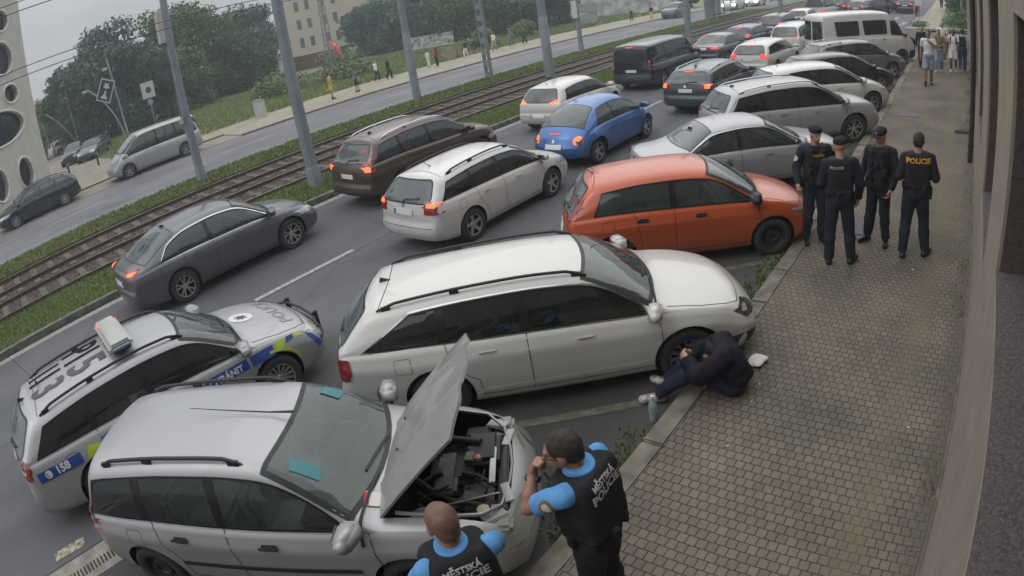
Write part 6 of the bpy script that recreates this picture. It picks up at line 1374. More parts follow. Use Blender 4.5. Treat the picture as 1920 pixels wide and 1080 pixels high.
build_car(dict(type='suv', L=4.62, W=1.84, H=1.66, wb=2.7, ro=.97, R=.365, paint=PS, near=1, wheel='5d', rails=(.13, .60), railm=M_chrome, chromel=0, clad=.40, ant=.16, antk='fin', high=1, pz=.8, handles=(.36, .56), head=hl, tail=tl(.50, .88, .98, 1.12, .2, M_red), flare=.02),
    'silver SUV with chunky wheels parked between the silver saloon and the white people carrier', PK, (-4.34, 15.35), 43, 'car')
build_car(dict(type='hatch', L=4.44, W=1.79, H=1.58, wb=2.78, ro=.85, R=.33, paint=PW, fine=1, near=1, wheel='5d', ant=.2, pz=.7, handles=(.34, .56), head=hl, tail=tl(.50, .84, .92, 1.08, .2, M_red)),
    'white people carrier with chrome spoked wheels parked beyond the silver SUV', PK, (-4.4, 18.8), 41, 'car')
build_car(dict(type='hatch', L=4.2, W=1.75, H=1.46, wb=2.6, ro=.8, R=.32, paint=P_blk, fine=1, wheel='5', pz=.7, handles=(.34, .56), head=hl, tail=tl(.50, .84, .88, 1.0, .2, M_red)), 'black hatchback squeezed between the white and the grey people carriers', PK, (-4.5, 22.1), 42, 'car')
build_car(dict(type='wagon', L=4.42, W=1.75, H=1.58, wb=2.71, ro=.82, R=.32, paint=P_beige, fine=1, near=1, wheel='5', rails=(.10, .30), railm=M_chrome, pz=.7, handles=(.34, .56), head=hl, glass=M_glass2, tail=tl(.50, .84, .88, 1.2, .1, M_red)), 'warm grey estate parked in front of the white minibus', PK, (-4.47, 25.3), 42, 'car')
build_car(dict(type='van', L=5.2, W=2.02, H=2.45, wb=3.25, ro=.95, R=.34, paint=PW, fine=1, near=0, wheel='steel', pz=.7, mirm=M_black, handles=(.62,), hm=M_black, split=1, head=[dict(F=[(.6, .9), (.9, .92), (.9, 1.15), (.6, 1.1)], S=[(-.3, 1.0), (-.05, .85), (-.05, 1.0), (-.2, 1.12)], m=M_clear), dict(F=rcorner([(-.95, .32), (.95, .32), (.95, .66), (-.95, .66)], .04), S=[(-.62, .30), (-.0, .30), (-.0, .66), (-.5, .62)], m=M_black, n='bumper')],
    panes=[[(.14, .58), (.37, .58), (.37, .84), (.13, .84)], [(.42, .58), (.66, .58), (.66, .84), (.41, .84)], [(.70, .56), (.84, .54), (.77, .82), (.70, .82)]], over=dict(rg=(.50, .86)), tail=tl(.88, .98, .7, 1.1, .05, M_red)),
    'tall white minibus with dark square windows parked beyond the warm grey estate', PK, (-4.75, 29.2), 42, 'minibus')
build_car(dict(type='hatch', L=4.2, W=1.78, H=1.5, wb=2.6, ro=.8, R=.32, paint=P_blk, fine=1, pz=.7, head=hl, tail=tl(.50, .84, .88, 1.0, .2, M_red)), 'black hatchback whose nose shows beyond the white minibus', PK, (-4.45, 33.4), 42, 'car')
# oncoming side
build_car(dict(type='van', L=5.25, W=1.99, H=1.97, wb=3.27, ro=1.1, R=.35, paint=PS, fine=1, near=1, wheel='5d', pz=0, glass=M_glass2, handles=(.52, .60), hz=.05, over=dict(prof=[(0, .60), (.003, .80), (.008, .90), (.03, .955), (.06, .975), (.2, .995), (.5, 1.0), (.62, .985), (.69, .94), (.75, .85), (.86, .64), (.885, .59), (.92, .53), (.95, .47), (.975, .40), (.993, .35), (1, .31)], ws=(.868, .68), pil=(.27, .48), dlo=(.05, .08))),
    'silver rounded people van driving on the far carriageway in front of the curved lamp posts', None, (-32.2, 9.0), -89, 'van')
tx, tb, tbv, tG = build_car(dict(type='wagon', L=4.8, W=1.85, H=1.50, wb=2.85, ro=1.0, R=.34, paint=P_blk2, fine=1, near=1, wheel='10', rails=(.14, .58), pz=0, head=hl, glass=M_glass2), 'black estate with a small pale door badge in front of the oval windowed building', None, (-32.3, 2.3), -89, 'car')
decal('door_badge', [[(.55, .72), (.68, .62), (.78, .74), (.65, .85)]], VR, tbv, M_white, tx, .008)
build_car({**sim('suv', 4.2, 1.55, P_blk, M_red), 'head': hl}, 'black parked SUV on the plaza, left one of the pair', None, (-51.9, 8.2), -35, 'car'); build_car({**sim('hatch', 4.1, 1.45, P_dg, M_red), 'head': hl}, 'dark grey parked hatchback on the plaza, right one of the pair', None, (-49.4, 9.2), -35, 'car')
build_car(sim('hatch', 4.1, 1.5, PW), 'white car glimpsed behind the barred fence at the back of the plaza', None, (-68, 10.0), 100, 'car')
hlt = [dict(F=rcorner([(.45, .55), (.85, .55), (.85, .8), (.45, .8)], .04), m=M_headlt)]
build_car({**sim('suv', 4.5, 1.7, PW), 'head': hlt}, 'distant white SUV with headlights on, on the far carriageway', None, (-27.0, 72.5), -89, 'car'); build_car({**sim('hatch', 4.2, 1.5, PW), 'head': hlt}, 'distant white hatchback with bright headlights following the white SUV', None, (-26.4, 79), -89, 'car')
build_car({**sim('suv', 4.5, 1.7, P_dg)}, 'distant grey SUV left of the lamp lit cars on the far carriageway', None, (-30.2, 63), -89, 'car'); build_car({**sim('wagon', 4.5, 1.5, P_blk)}, 'distant black estate farthest away on the far carriageway', None, (-27, 92), -89, 'car')
t = empty('tram_stop_shelter', (-23.2, 58, 0), 0, 'small pale glazed tram stop shelter beside the far tracks', 'shelter'); mb = MB(); [mb.box((sx * .6, sy * 2.0, 1.1), (.08, .08, 2.2)) for sx in (-1, 1) for sy in (-1, 0, 1)]; mb.box((0, 0, 2.22), (1.5, 4.4, .08)); mb.build('frame', M_lampp, t); MB().box((-.6, 0, 1.1), (.03, 3.9, 1.7)).build('glass_panel', mat('pale frosted glass', (.3, .33, .34), .3), t); MB().box((.1, 0, .5), (.4, 2.5, .08)).build('bench', M_black, t)

# ---- police estate
M_pblu = mat('livery blue', (.012, .055, .26), .35, coat=.5); M_pyel = mat('livery yellow green', (.42, .52, .02), .4, coat=.4); M_ptxt = mat('livery white', (.6, .6, .6), .4); M_pgry = mat('livery grey lettering', (.10, .10, .105), .9, spec=.15); M_pblk = mat('livery black lettering', (.012, .012, .014), .9, spec=.12)
pol, pb, pv, pG = build_car({**WAG, **dict(name='police_car', paint=PS, near=1, wheel='15', rails=(.14, .60), pz=.82, doorF=.735, handles=(.36, .575), head=[dict(F=[(.50, .60), (.80, .63), (.80, .74), (.52, .70)], S=[(-.38, .72), (-.15, .62), (-.14, .71), (-.22, .76)], m=M_clear)], ant=.10, antk='fin', grille=(.52, .68, .42),
    tail=[dict(B=rcorner([(.56, .80), (.86, .80), (.86, 1.02), (.52, 1.02)], .03), S=rcorner([(0, .80), (.12, .82), (.22, .92), (.18, 1.02), (0, 1.02)], .02), m=M_red), dict(B=rcorner([(.62, .88), (.82, .88), (.82, .93), (.62, .93)], .01), S=rcorner([(.02, .88), (.10, .88), (.10, .93), (.02, .93)], .01), m=M_white, off=.018)])},
    'silver police estate with a blue and yellow band and a light bar on its roof', None, (-7.82, 1.27), 88, 'police car')
xr_ = pG['xr']
xr_, xf_ = pG['xr'], pG['xf']
zc = lambda x: .80 - .012 * (x - xr_)
def band(x0, x1, dz0=-.065, dz1=.065): xs = np.linspace(x0, x1, 8); return [(x, zc(x) + dz0) for x in xs] + [(x, zc(x) + dz1) for x in xs[::-1]]
for fr, sd_ in ((VR, 1), (VL, -1)):
    D_ = lambda nm, po, m, off: decal(nm, po, fr, pv, m, pol, off, grid=.06)
    D_('livery_band', [band(xr_ + .24, xr_ + .92), band(xr_ + 1.45, xr_ + 3.39), band(xr_ + 3.43, xr_ + 3.78)], M_pblu, .0045)
    D_('livery_yellow', [rcorner([(xr_ + .98, zc(0) - .05), (xr_ + 1.18, zc(0) - .08), (xr_ + 1.24, zc(0) + .06), (xr_ + 1.05, zc(0) + .10)], .05), [(xr_ + 3.81, .715), (xr_ + 3.93, .73), (xr_ + 3.97, .815), (xr_ + 3.83, .815)], [(xr_ + 4.12, .745), (xr_ + 4.22, .73), (xr_ + 4.25, .765), (xr_ + 4.15, .785)]], M_pyel, .0045)
    D_('livery_chequer', [[(xr_ + 3.97, .745), (xr_ + 4.09, .75), (xr_ + 4.11, .80), (xr_ + 4.00, .81)], [(xr_ + 4.30, .70), (xr_ + 4.38, .66), (xr_ + 4.52, .46), (xr_ + 4.44, .42)], [(xr_ + 1.20, zc(0) + .00), (xr_ + 1.36, zc(0) + .06), (xr_ + 1.38, zc(0) + .12), (xr_ + 1.26, zc(0) + .10)]], M_pblu, .0045)
    th = np.linspace(R_(25), R_(150), 12); cx, cz = pG['xf'] - .93, .33
    D_('arch_stripe', [[(cx + .43 * math.cos(a), cz + .43 * math.sin(a)) for a in th[:7]] + [(cx + .40 * math.cos(a), cz + .40 * math.sin(a)) for a in th[:7][::-1]]], M_pyel, .006)
    mir_ = sd_
    decal('livery_lettering', text2d('POMÁHAT A CHRÁNIT', .115, (xf_ - 1.95) * mir_, zc(0) - .022, sx=1.0, bold=.004), Frame(fr.O, fr.U * mir_, fr.V, fr.D), pv, M_ptxt, pol, .008, grid=.08)
    decal('livery_lettering', text2d('158', .13, (xr_ + .62) * mir_, zc(xr_) - .004, sx=1.1, bold=.006), Frame(fr.O, fr.U * mir_, fr.V, fr.D), pv, M_ptxt, pol, .008, grid=.08)
    ring = [circ(.05, 18, xr_ + .40, zc(xr_))]; decal('phone_disc', ring, fr, pv, M_ptxt, pol, .008, grid=.08); decal('phone_mark', [line_poly([(xr_ + .385, zc(xr_) + .03), (xr_ + .375, zc(xr_)), (xr_ + .395, zc(xr_) - .03)], .014)], fr, pv, M_pblu, pol, .010, grid=0)
    decal('livery_name', text2d('POLICIE', .30, (xf_ - 2.35) * mir_, .56, sx=1.25, bold=.012), Frame(fr.O, fr.U * mir_, fr.V, fr.D), pv, M_pblk, pol, .006, grid=.08)
FT = Frame((0, 0, 5), (0, -1, 0), (1, 0, 0), (0, 0, -1))
decal('roof_number', text2d('P', .80, -.38, -.90, sx=.66, bold=.016), FT, pv, M_pblk, pol, .008, grid=.08); decal('roof_number', text2d('1', .80, -.13, -.90, sx=.6, bold=.016), FT, pv, M_pblk, pol, .008, grid=.08)
decal('roof_number', text2d('5', .80, .19, -.90, sx=.8, bold=.02), FT, pv, M_pgry, pol, .008, grid=.08)
decal('roof_number', text2d('11', .74, -.25, -1.52, sx=.6, bold=.016), FT, pv, M_pblk, pol, .008, grid=.08); decal('roof_number', text2d('3', .74, .19, -1.52, sx=.72, bold=.02), FT, pv, M_pgry, pol, .008, grid=.08)
FH = Frame((0, 0, 5), (0, 1, 0), (-1, 0, 0), (0, 0, -1))
decal('bonnet_name', text2d('POLICIE', .24, 0, -(xf_ - .42), sx=1.3, bold=-.0), FH, pv, mat('pale grey bonnet lettering', (.22, .22, .225), .6), pol, .006, grid=.08)
sx0 = xf_ - .88; decal('bonnet_disc', [circ(.17, 28, sx0, 0)], VT, pv, M_ptxt, pol, .005)
star = [(sx0 + (.11 if i % 2 == 0 else .05) * math.cos(math.pi * i / 8), (.11 if i % 2 == 0 else .05) * math.sin(math.pi * i / 8)) for i in range(16)]; decal('bonnet_star', [star], VT, pv, M_pgry, pol, .008)
lb = MB().box((-.36, 0, 1.575), (.34, 1.12, .11), bev=.05).build('light_bar', mat('smoky white bar lens', (.36, .36, .31), .25, coat=1), pol, 50)
MB().box((-.36, 0, 1.52), (.26, 1.0, .05), bev=.01).build('bar_base', M_black, lb, 40)
MB().box((-.36, .50, 1.565), (.33, .12, .075), bev=.03).build('red_flasher', mat('flashing red lens', (.6, .05, .04), .2, emis=1.2, ecol=(1, .12, .08)), lb, 50); MB().box((-.36, -.50, 1.565), (.33, .12, .075), bev=.03).build('blue_flasher', mat('blue bar lens', (.16, .24, .34), .15, coat=1), lb, 50)
mb = MB(); [mb.box((-.36 - .165, y, 1.555), (.012, .05, .035)) for y in np.arange(-.4, .45, .09)]; mb.build('lamp_cells', M_blkgl, lb)
MB().lathe([(0, 0), (.03, 0), (.02, .03), (.006, .05)], 10, 'z', (-1.62, .05, 1.445)).build('antenna_foot', M_black, pol); MB().tube([(-1.62, .05, 1.48), (-1.75, .12, 1.75), (-1.92, .22, 2.0)], [.005, .003, .002], 5).build('whip_antenna', M_black, pol)
bm_ = MB(); [bm_.tube([(xf_ - .02, y, .35), (xf_ + .05, y, .50), (xf_ + .0, y, .72)], .022, 8) for y in (-.42, .42)]; bm_.tube([(xf_ - .14, -.78, .52), (xf_ - .05, -.66, .52), (xf_ + .04, -.42, .52), (xf_ + .07, 0, .52), (xf_ + .04, .42, .52), (xf_ - .05, .66, .52), (xf_ - .14, .78, .52)], .024, 8); bm_.tube([(xf_ - .09, -.66, .62), (xf_ + .0, -.42, .68), (xf_ + .03, 0, .69), (xf_ + .0, .42, .68), (xf_ - .09, .66, .62)], .02, 8); bm_.box((xf_ + .04, -.42, .60), (.05, .05, .26)); bm_.box((xf_ + .04, .42, .60), (.05, .05, .26)); bm_.build('push_bar', M_black, pol, 60)
# ---------------------------------------------------------------- people in the picture
DK = [('trousers', 'trousers', C_navy, dict(g=.020)), ('jacket', 'top', C_navy, dict(g=.014)), ('vest', 'vest', C_vest, dict(g=.016, pouches=1)), ('duty_belt', 'belt', C_blk, dict(gear=1)), ('boots', 'shoes', C_boot, dict(h=.35))]
M_ytxt = mat('yellow reflective print', (.62, .33, .03), .5); M_wtxt = mat('silver reflective print', (.42, .42, .43), .5)
OG = 'four dark uniformed officers on the pavement'
r, o = person('officer in dark uniform and beret beside the orange car, facing the group', (-2.22, 9.15), -62, dict(elR=(.28, -.02, 1.17), wrR=(.30, .16, .98), elL=(-.24, -.06, 1.17), wrL=(-.20, .12, .98)), 1.90, .12, 1, DK + [('beret', 'cap', C_navy, {}), ('eyes', 'face', None, {})], hyaw=18, hpit=-8, hcurl=(1.1, .6), group=OG)
back_text(o, 'vest', [('POLICIE', .055, 0, .08, 1)], M_ytxt, front=True); patch(o, 'jacket', (-1, 0, 0), (.24, 0, 1.33), circ(.045), M_wtxt, 'arm_badge')
r, o = person('officer in dark uniform standing with his back to the camera, second from the left', (-1.69, 8.48), 112, dict(anR=(.19, -.02, .1), knR=(.15, .03, .51), toR=(.28, .10, .03), anL=(-.12, .0, .1), toL=(-.12, .16, .03), elR=(.27, -.06, 1.17), wrR=(.27, .04, .93), elL=(-.25, .02, 1.18), wrL=(-.20, .22, 1.08)), 1.93, .12, 1, [(a, b, c, ({**d, 'pouches': 0} if a == 'vest' else d)) for a, b, c, d in DK] + [('cap', 'cap', C_navy, dict(visor=1))], hyaw=-25, group=OG)
back_text(o, 'vest', [('POLICIE', .05, -.07, .12, 1)], M_wtxt)
r, o = person('officer in dark uniform and peaked cap facing the camera, third from the left', (-1.24, 9.42), -104, dict(elR=(.26, -.02, 1.17), wrR=(.30, .06, .95), elL=(-.27, -.01, 1.17), wrL=(-.22, .10, .90), anR=(.16, .0, .1), anL=(-.15, -.0, .1), toR=(.22, .14, .03), toL=(-.2, .14, .03)), 1.87, .12, 1, DK + [('cap', 'cap', C_navy, dict(visor=1, badge=1)), ('eyes', 'face', None, {})], hyaw=-12, hpit=-14, hcurl=(.4, .6), group=OG)
r, o = person('officer seen from behind with yellow lettering across his shoulders, rightmost of the group', (-.63, 9.12), 98, dict(elR=(.26, -.05, 1.18), wrR=(.20, .19, 1.12), elL=(-.26, -.05, 1.18), wrL=(-.18, .19, 1.12), anR=(.19, -.02, .1), knR=(.14, .04, .5), toR=(.27, .12, .03), anL=(-.14, -.10, .1), knL=(-.12, .0, .5), toL=(-.14, .06, .03)), 1.92, .12, 1, [(a, b, c, ({**d, 'pouches': 0} if a == 'vest' else d)) for a, b, c, d in DK] + [('hair', 'hair', M_hair, {})], hyaw=-5, group=OG, build=1.02)
back_text(o, 'vest', [('POLICIE', .098, 0, .13, 1.0)], M_ytxt)
# the two municipal officers in light blue
MU = [('trousers', 'trousers', C_blk, dict(g=.022)), ('shirt', 'top', C_blue, dict(slv=.60, g=.008, ns=.003, under=1)), ('vest', 'vest', C_vest, dict(g=.030, ns=.005)), ('duty_belt', 'belt', C_blk, dict(gear=1, g=.024)), ('collar', 'collar', C_blue, dict(g=.01, w=.016)), ('boots', 'shoes', C_boot, dict(h=.35)), ('eyes', 'face', None, {})]
M_mtxt = mat('light grey print', (.50, .50, .50), .5)
J = dict(nek=(0, .06, 1.49), hed=(-.03, .13, 1.625), che=(0, .03, 1.29), shL=(-.19, .05, 1.44), elL=(-.23, .30, 1.27), wrL=(-.09, .32, 1.45), shR=(.185, .03, 1.44), elR=(.20, .16, 1.18), wrR=(-.02, .30, 1.20))
r, o = person('municipal officer in a light blue shirt with dark cropped hair, hand raised to his mouth', (-1.76, 2.14), 186, J, 1.88, .12, 2, MU + [('hair', 'hair', M_hair, {}), ('glasses', 'glasses', None, {})], hyaw=24, hpit=-12, hcurl=(.6, 1.15), group='two municipal officers in light blue shirts', hd=dict(L=dict(d=(.05, -.35, .9), pn=(.2, -1, 0), sd=(1, .2, 0))), skin=M_skin2, build=1.08, hs=1.06)
back_text(o, 'vest', [('MĚSTSKÁ', .053, -.012, .160, 1.0), ('POLICIE', .082, -.012, .098, 1.0)], M_mtxt)
patch(o, 'shirt', (1, -.45, -.2), (-.25, .12, 1.38), circ(.047), mat('gold badge rim', (.16, .11, .03), .5), 'arm_badge', .004); patch(o, 'shirt', (1, -.45, -.2), (-.25, .12, 1.38), circ(.028), mat('badge centre', (.5, .46, .42), .5), 'badge_centre', .008)
wv = Vector((-.13 - .0, .325, 1.44)); MB().tube([(-.115 + .031 * math.cos(a), .325 + .031 * math.sin(a), 1.415) for a in np.linspace(0, 2 * math.pi, 20)], .010, 8).build('wristwatch', M_black, r, 60); MB().lathe([(0, -.05), (.022, -.05), (.022, -.035)], 14, 'y', (-.115, .32, 1.415)).build('watch_face', M_black, r)
for (x, y, z) in ((-.12, .185, 1.38), (-.06, .20, 1.34)): MB().box((x, y, z), (.035, .03, .09), bev=.008).build('radio', M_black, r, 40)
MB().tube([(-.11, .19, 1.42), (-.12, .22, 1.50)], .006, 6).build('radio_aerial', M_black, r)
J = dict(nek=(0, .05, 1.49), hed=(.0, .10, 1.64), che=(0, .02, 1.29), elR=(.28, .16, 1.26), wrR=(.18, .36, 1.15), elL=(-.27, .12, 1.22), wrL=(-.16, .33, 1.15))
r, o = person('municipal officer in a light blue shirt with a shaved head, seen from behind', (-2.06, 1.27), 154, J, 1.82, .12, 2, MU + [('hair', 'hair', M_stub, {})], hyaw=8, hpit=-12, group='two municipal officers in light blue shirts', skin=M_skin2, build=1.08, hs=1.07)
back_text(o, 'vest', [('MĚSTSKÁ', .053, -.012, .160, 1.0), ('POLICIE', .082, -.012, .098, 1.0)], M_mtxt)
# the person sitting on the kerb
J = dict(pel=(0, 0, .13), che=(0, .07, .34), nek=(0, .17, .50), hed=(0, .31, .46), hiR=(.09, .03, .11), hiL=(-.09, .03, .11), knR=(.15, .44, .33), knL=(-.13, .44, .33), anR=(.14, .76, -.01), anL=(-.12, .80, -.01), toR=(.20, .90, -.07), toL=(-.17, .95, -.07),
         shR=(.19, .13, .47), shL=(-.19, .13, .47), elR=(.25, .36, .36), wrR=(.08, .50, .40), elL=(-.25, .36, .36), wrL=(-.06, .50, .42))
r, o = person('hunched person in a dark padded jacket and jeans sitting on the kerb', (-2.02, 5.12), 198, J, 1.84, .12, 1, [('jeans', 'trousers', cloth('dark blue denim', (.018, .026, .05)), dict(g=.02)), ('padded_jacket', 'top', C_teal, dict(g=.06, ns=.012)), ('trainers', 'shoes', mat('pale trainers', (.55, .50, .47), .7, noise=.6, nscale=16, ncol=(.09, .06, .06)), dict(h=.05, nocut=1, r=.012)), ('hood', 'cap', C_teal, {}), ('hair', 'hair', M_hair, {})], hpit=-62, hcurl=(.9, .9))
for p_ in ((.05, .30, .60), (-.02, .36, .58)): pass
v_, f_ = sdf_mesh([('e', (0, 0, .05), (.10, .16, .05), rotz(.3)), ('e', (.06, .10, .04), (.07, .07, .035), None), ('e', (-.05, -.08, .035), (.06, .08, .03), None)], .008, .03, [((0, 0, .002), (0, 0, -1))], .012, 20, 4)
o_ = tag(np_mesh('white_cloth_bag', v_, f_, C_wht), 'crumpled white cloth bag on the pavement behind the sitting person', 'bag'); o_.location = (-1.97, 5.66, .12); o_.scale = (.8, .8, .8)
# plastic bottle
b_ = empty('plastic_bottle', (-2.66, 4.43, 0), 0, 'clear greenish plastic water bottle standing in the gutter at the kerb', 'bottle'); MB().lathe([(0, .0), (.042, .0), (.046, .02), (.046, .10), (.041, .12), (.046, .14), (.046, .22), (.03, .27), (.015, .295), (.015, .31), (0, .31)], 18, 'z').build('bottle_body', mat('pale green plastic', (.35, .45, .42), .15, coat=.6, alpha=.75), b_, 60); MB().lathe([(0, .312), (.018, .312), (.018, .335), (0, .335)], 14, 'z').build('cap', C_wht, b_); MB().lathe([(.0475, .13), (.0475, .19)], 18, 'z').build('label', mat('bottle label', (.28, .36, .36), .5), b_)
# litter
LG = 'scraps of litter on the pavement'
for (x, y, lab) in [(-1.02, 3.66, 'small white scrap on the moss band'), (-1.78, 4.98, 'tiny white scrap right of the sitting person'), (-1.80, 5.30, 'tiny white scrap between the sitting person and the white bag'), (-1.75, 4.25, 'small pale scrap below the sitting person'), (-1.55, 2.5, 'pale fleck by the raised hand officer'), (-.12, 5.1, 'white scrap at the foot of the wall'), (-.55, 8.6, 'pale scrap right of the yellow lettered officer')]:
    rg = np.random.RandomState(int(abs(x * 100))); s = .022; v = [(rg.uniform(-s, s), rg.uniform(-s, s), rg.uniform(0, .012)) for _ in range(6)]; tag(mesh_obj('paper_scrap', [(a + x, b + y, c + .124) for a, b, c in v], [(0, 1, 2), (1, 3, 2), (2, 4, 5), (0, 2, 5), (1, 3, 4)], C_wht), lab, 'litter', LG)
v, f = scatter_stones(500, -2.3, .3, .5, 20, .123, .003, .008, 33); o = np_mesh('pavement_grit', v, f, island('grit', [(.08, .06, .04), (.18, .15, .1), (.1, .07, .05)]), None, False); o['kind'] = 'stuff'
# pedestrians
WK = 'pedestrians walking on the pavement'; sh = lambda m, l=.42: ('shorts', 'trousers', m, dict(len=l, g=.022)); tr = lambda m: ('trousers', 'trousers', m, dict(g=.024)); ts = lambda m: ('t_shirt', 'top', m, dict(slv=.55, g=.016)); so_ = lambda m: ('shoes', 'shoes', m, {}); ha = lambda **k: ('hair', 'hair', M_hair, k)
WA = dict(anR=(.09, .16, .10), knR=(.10, .18, .52), toR=(.11, .32, .06), anL=(-.09, -.22, .14), knL=(-.10, .0, .50), toL=(-.11, -.08, .04), elR=(.24, -.12, 1.17), wrR=(.27, -.10, .93), elL=(-.24, .04, 1.18), wrL=(-.18, .24, 1.05))
person('man in a white T shirt and pale blue shorts walking toward the camera', (-1.32, 23.9), -88, {**WA, 'elL': (-.26, .05, 1.22), 'wrL': (-.05, .18, 1.42)}, 2.05, .12, 1, [sh(C_lj, .50), ts(C_wht), so_(C_boot), ha()], skin=M_skin2, group=WK)
person('pedestrian in a dark navy top at the left of the group beyond the walking man', (-1.85, 28.4), -85, WA, 1.82, .12, 0, [tr(C_navy), ('top', 'top', C_navy, {}), so_(C_boot), ha()], group=WK)
person('woman in a dull yellow top and pale jeans carrying a grey jacket', (-1.05, 27.2), -92, {**WA, 'elL': (-.25, .02, 1.2), 'wrL': (-.12, .2, 1.15)}, 1.78, .12, 0, [tr(C_lj), ('top', 'top', cloth('ochre cloth', (.20, .16, .08)), dict(slv=.8)), so_(C_wht), ha(long=1), ('jacket_over_shoulder', 'pack', C_gry, {})], group=WK)
person('tall pedestrian in a cream shirt at the back of the group', (-.98, 30.0), -90, WA, 1.92, .12, 0, [tr(C_bei), ts(C_wht), so_(C_wht), ('hair', 'hair', C_bei, {})], group=WK)
person('young man in white T shirt, white shorts and backpack straps', (-.42, 27.4), -92, WA, 1.82, .12, 0, [sh(C_wht, .46), ts(C_wht), so_(C_wht), ha(), ('backpack', 'pack', C_navy, {})], skin=M_skin3, group=WK)
person('pedestrian walking away in blue jeans with a dark backpack, nearest the downpipe', (-.02, 27.6), 88, WA, 1.84, .12, 0, [tr(C_jean), ('shirt', 'top', cloth('pale grey shirt', (.34, .37, .42)), {}), so_(C_bei), ha(), ('backpack', 'pack', C_navy, {})], group=WK)
person('distant pedestrian in dark clothes beyond the hedge path', (-2.4, 74), -90, WA, 1.75, .1, 0, [tr(C_blk), ts(C_blk), ha()]); person('distant pedestrian in red and white standing by the sign posts', (-4.1, 58), -90, None, 1.75, .1, 0, [tr(C_blk), ts(C_redc), ha()])
FK = 'people on the far pavement'
for (lab, x, y, hgt, fac, out_, sk) in [
    ('person in a yellow and black sports outfit on the far pavement, leftmost', -33.6, 21.6, 1.72, 60, [('shorts', 'trousers', C_yel, dict(len=.40, g=.03)), ('jersey', 'top', C_yel, dict(g=.025, slv=.7)), ('belt', 'belt', C_blk, {}), so_(C_blk), ('socks', 'shoes', C_blk, dict(h=.5)), ha(long=1)], M_skin),
    ('person in a grey T shirt and dark shorts walking right of the yellow outfit', -33.6, 23.6, 1.48, -80, [sh(C_navy, .5), ts(C_gry), so_(C_blk), ha()], M_skin),
    ('person in a white shirt and dark trousers, left one of the walking couple', -36.1, 27.2, 1.5, 80, [tr(C_navy), ('shirt', 'top', C_wht, dict(g=.03)), so_(C_wht), ('hair', 'hair', C_bei, {})], M_skin),
    ('person in black, right one of the walking couple', -35.7, 28.0, 1.52, 80, [tr(C_blk), ('top', 'top', C_blk, {}), so_(C_blk), ha()], M_skin),
    ('woman in a long white dress on the far pavement', -35.7, 31.9, 1.38, 80, [tr(C_wht), ('dress', 'top', C_wht, dict(g=.03, hem=.4)), ha(long=1)], M_skin),
    ('person in a red top and dark trousers beside the white dress', -35.3, 32.4, 1.40, -100, [tr(C_blk), ('top', 'top', C_redc, {}), ha(long=1)], M_skin3),
    ('person in a black top and white trousers next to the concrete bin', -35.9, 36.2, 1.42, -90, [tr(C_wht), ('top', 'top', C_blk, dict(g=.03)), ha()], M_skin),
    ('person in a white top and pale trousers right of the batten pole', -35.3, 39.0, 1.62, -90, [tr(C_bei), ('top', 'top', C_wht, {}), ha()], M_skin),
    ('person in dark grey, left one of the pair beyond the batten pole', -35.6, 41.6, 1.50, -90, [tr(C_gry), ('top', 'top', C_gry, {}), ha()], M_skin),
    ('person in navy with a bag, right one of the pair beyond the batten pole', -35.2, 42.9, 1.50, -90, [tr(C_blk), ('top', 'top', C_navy, {}), ha(), ('bag', 'pack', C_bei, {})], M_skin),
    ('small distant person in dark clothes before the sprayed wall, left', -34.2, 60.2, 1.35, -90, [tr(C_blk), ('top', 'top', C_navy, {}), ha()], M_skin), ('small distant person in black and yellow before the sprayed wall, right', -32.6, 61.8, 1.5, -90, [tr(C_yel), ('top', 'top', C_blk, {}), ha()], M_skin)]:
    person(lab, (x, y), fac, WA if 'dress' not in lab and 'yellow' not in lab else None, hgt, .07, 0, out_, skin=sk, group=FK)

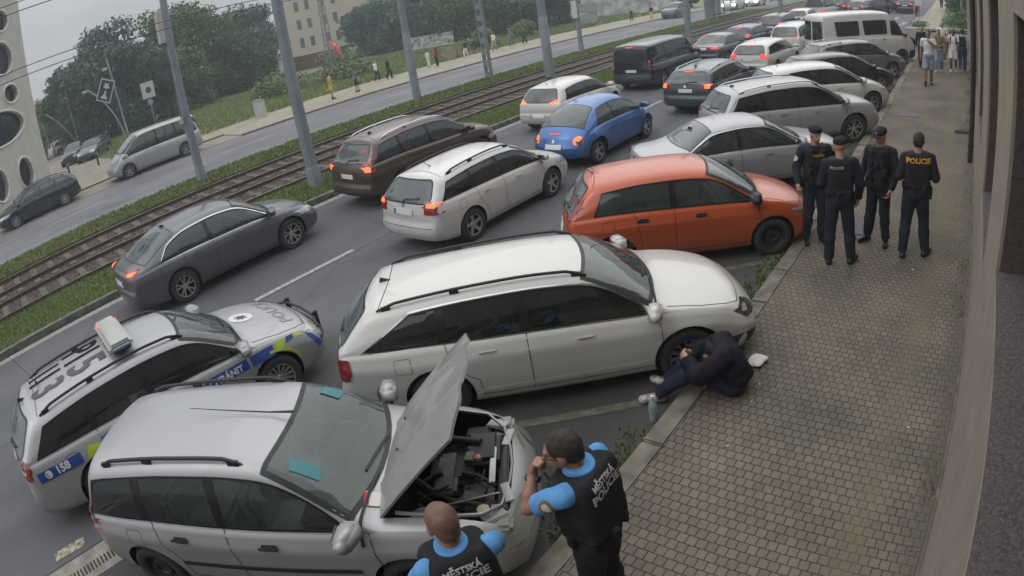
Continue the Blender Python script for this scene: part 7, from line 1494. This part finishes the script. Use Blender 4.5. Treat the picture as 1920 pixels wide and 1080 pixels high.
# ---------------------------------------------------------------- one piece, one part: split meshes whose pieces stand apart
SPLIT = {'reveal', 'frame', 'mullion', 'side_channel', 'batten_plate', 'livery_band', 'livery_yellow', 'livery_chequer', 'lamp_cells', 'door_gap', 'bonnet_gap', 'radio', 'sun_strip_sticker', 'tail_light', 'headlight', 'number_plate', 'boots', 'shoes', 'trainers', 'socks', 'fog_lamp_recess'}
def islands(me):
    n = len(me.vertices); par = list(range(n))
    def find(a):
        while par[a] != a: par[a] = par[par[a]]; a = par[a]
        return a
    for e in me.edges:
        a, b = find(e.vertices[0]), find(e.vertices[1])
        if a != b: par[a] = b
    g = {}
    for i in range(n): g.setdefault(find(i), []).append(i)
    return list(g.values())
def split_loose(o):
    me = o.data; gs = islands(me)
    if len(gs) < 2 or len(gs) > 60: return
    for gi, g in enumerate(gs[1:] ):
        keep = set(g); bm = bmesh.new(); bm.from_mesh(me); bm.verts.ensure_lookup_table(); bmesh.ops.delete(bm, geom=[v for v in bm.verts if v.index not in keep], context='VERTS')
        m2 = bpy.data.meshes.new(me.name); bm.to_mesh(m2); bm.free()
        for m in me.materials: m2.materials.append(m)
        c = bpy.data.objects.new(o.name.split('.')[0], m2); COL.objects.link(c); c.parent = o.parent; c.matrix_local = o.matrix_local.copy()
    keep = set(gs[0]); bm = bmesh.new(); bm.from_mesh(me); bm.verts.ensure_lookup_table(); bmesh.ops.delete(bm, geom=[v for v in bm.verts if v.index not in keep], context='VERTS'); bm.to_mesh(me); bm.free()
for o in list(bpy.data.objects):
    if o.type == 'MESH' and o.parent is not None and o.name.split('.')[0] in SPLIT: split_loose(o)
# ---------------------------------------------------------------- air
hz = MB().box((-45, 45, 7.5), (170, 160, 17.4)).build('haze', None, None) if 0 else None
hm = bpy.data.materials.new('haze air'); hm.use_nodes = True; n = hm.node_tree.nodes; n.remove(n['Principled BSDF']); pv_ = n.new('ShaderNodeVolumePrincipled'); pv_.inputs['Color'].default_value = (.86, .90, .95, 1); pv_.inputs['Density'].default_value = .0020; pv_.inputs['Anisotropy'].default_value = .2
hm.node_tree.links.new(pv_.outputs[0], n['Material Output'].inputs['Volume'])
hz = MB().box((-50, 150, 8.2), (704, 704, 18.6)).build('haze', hm); hz['kind'] = 'stuff'
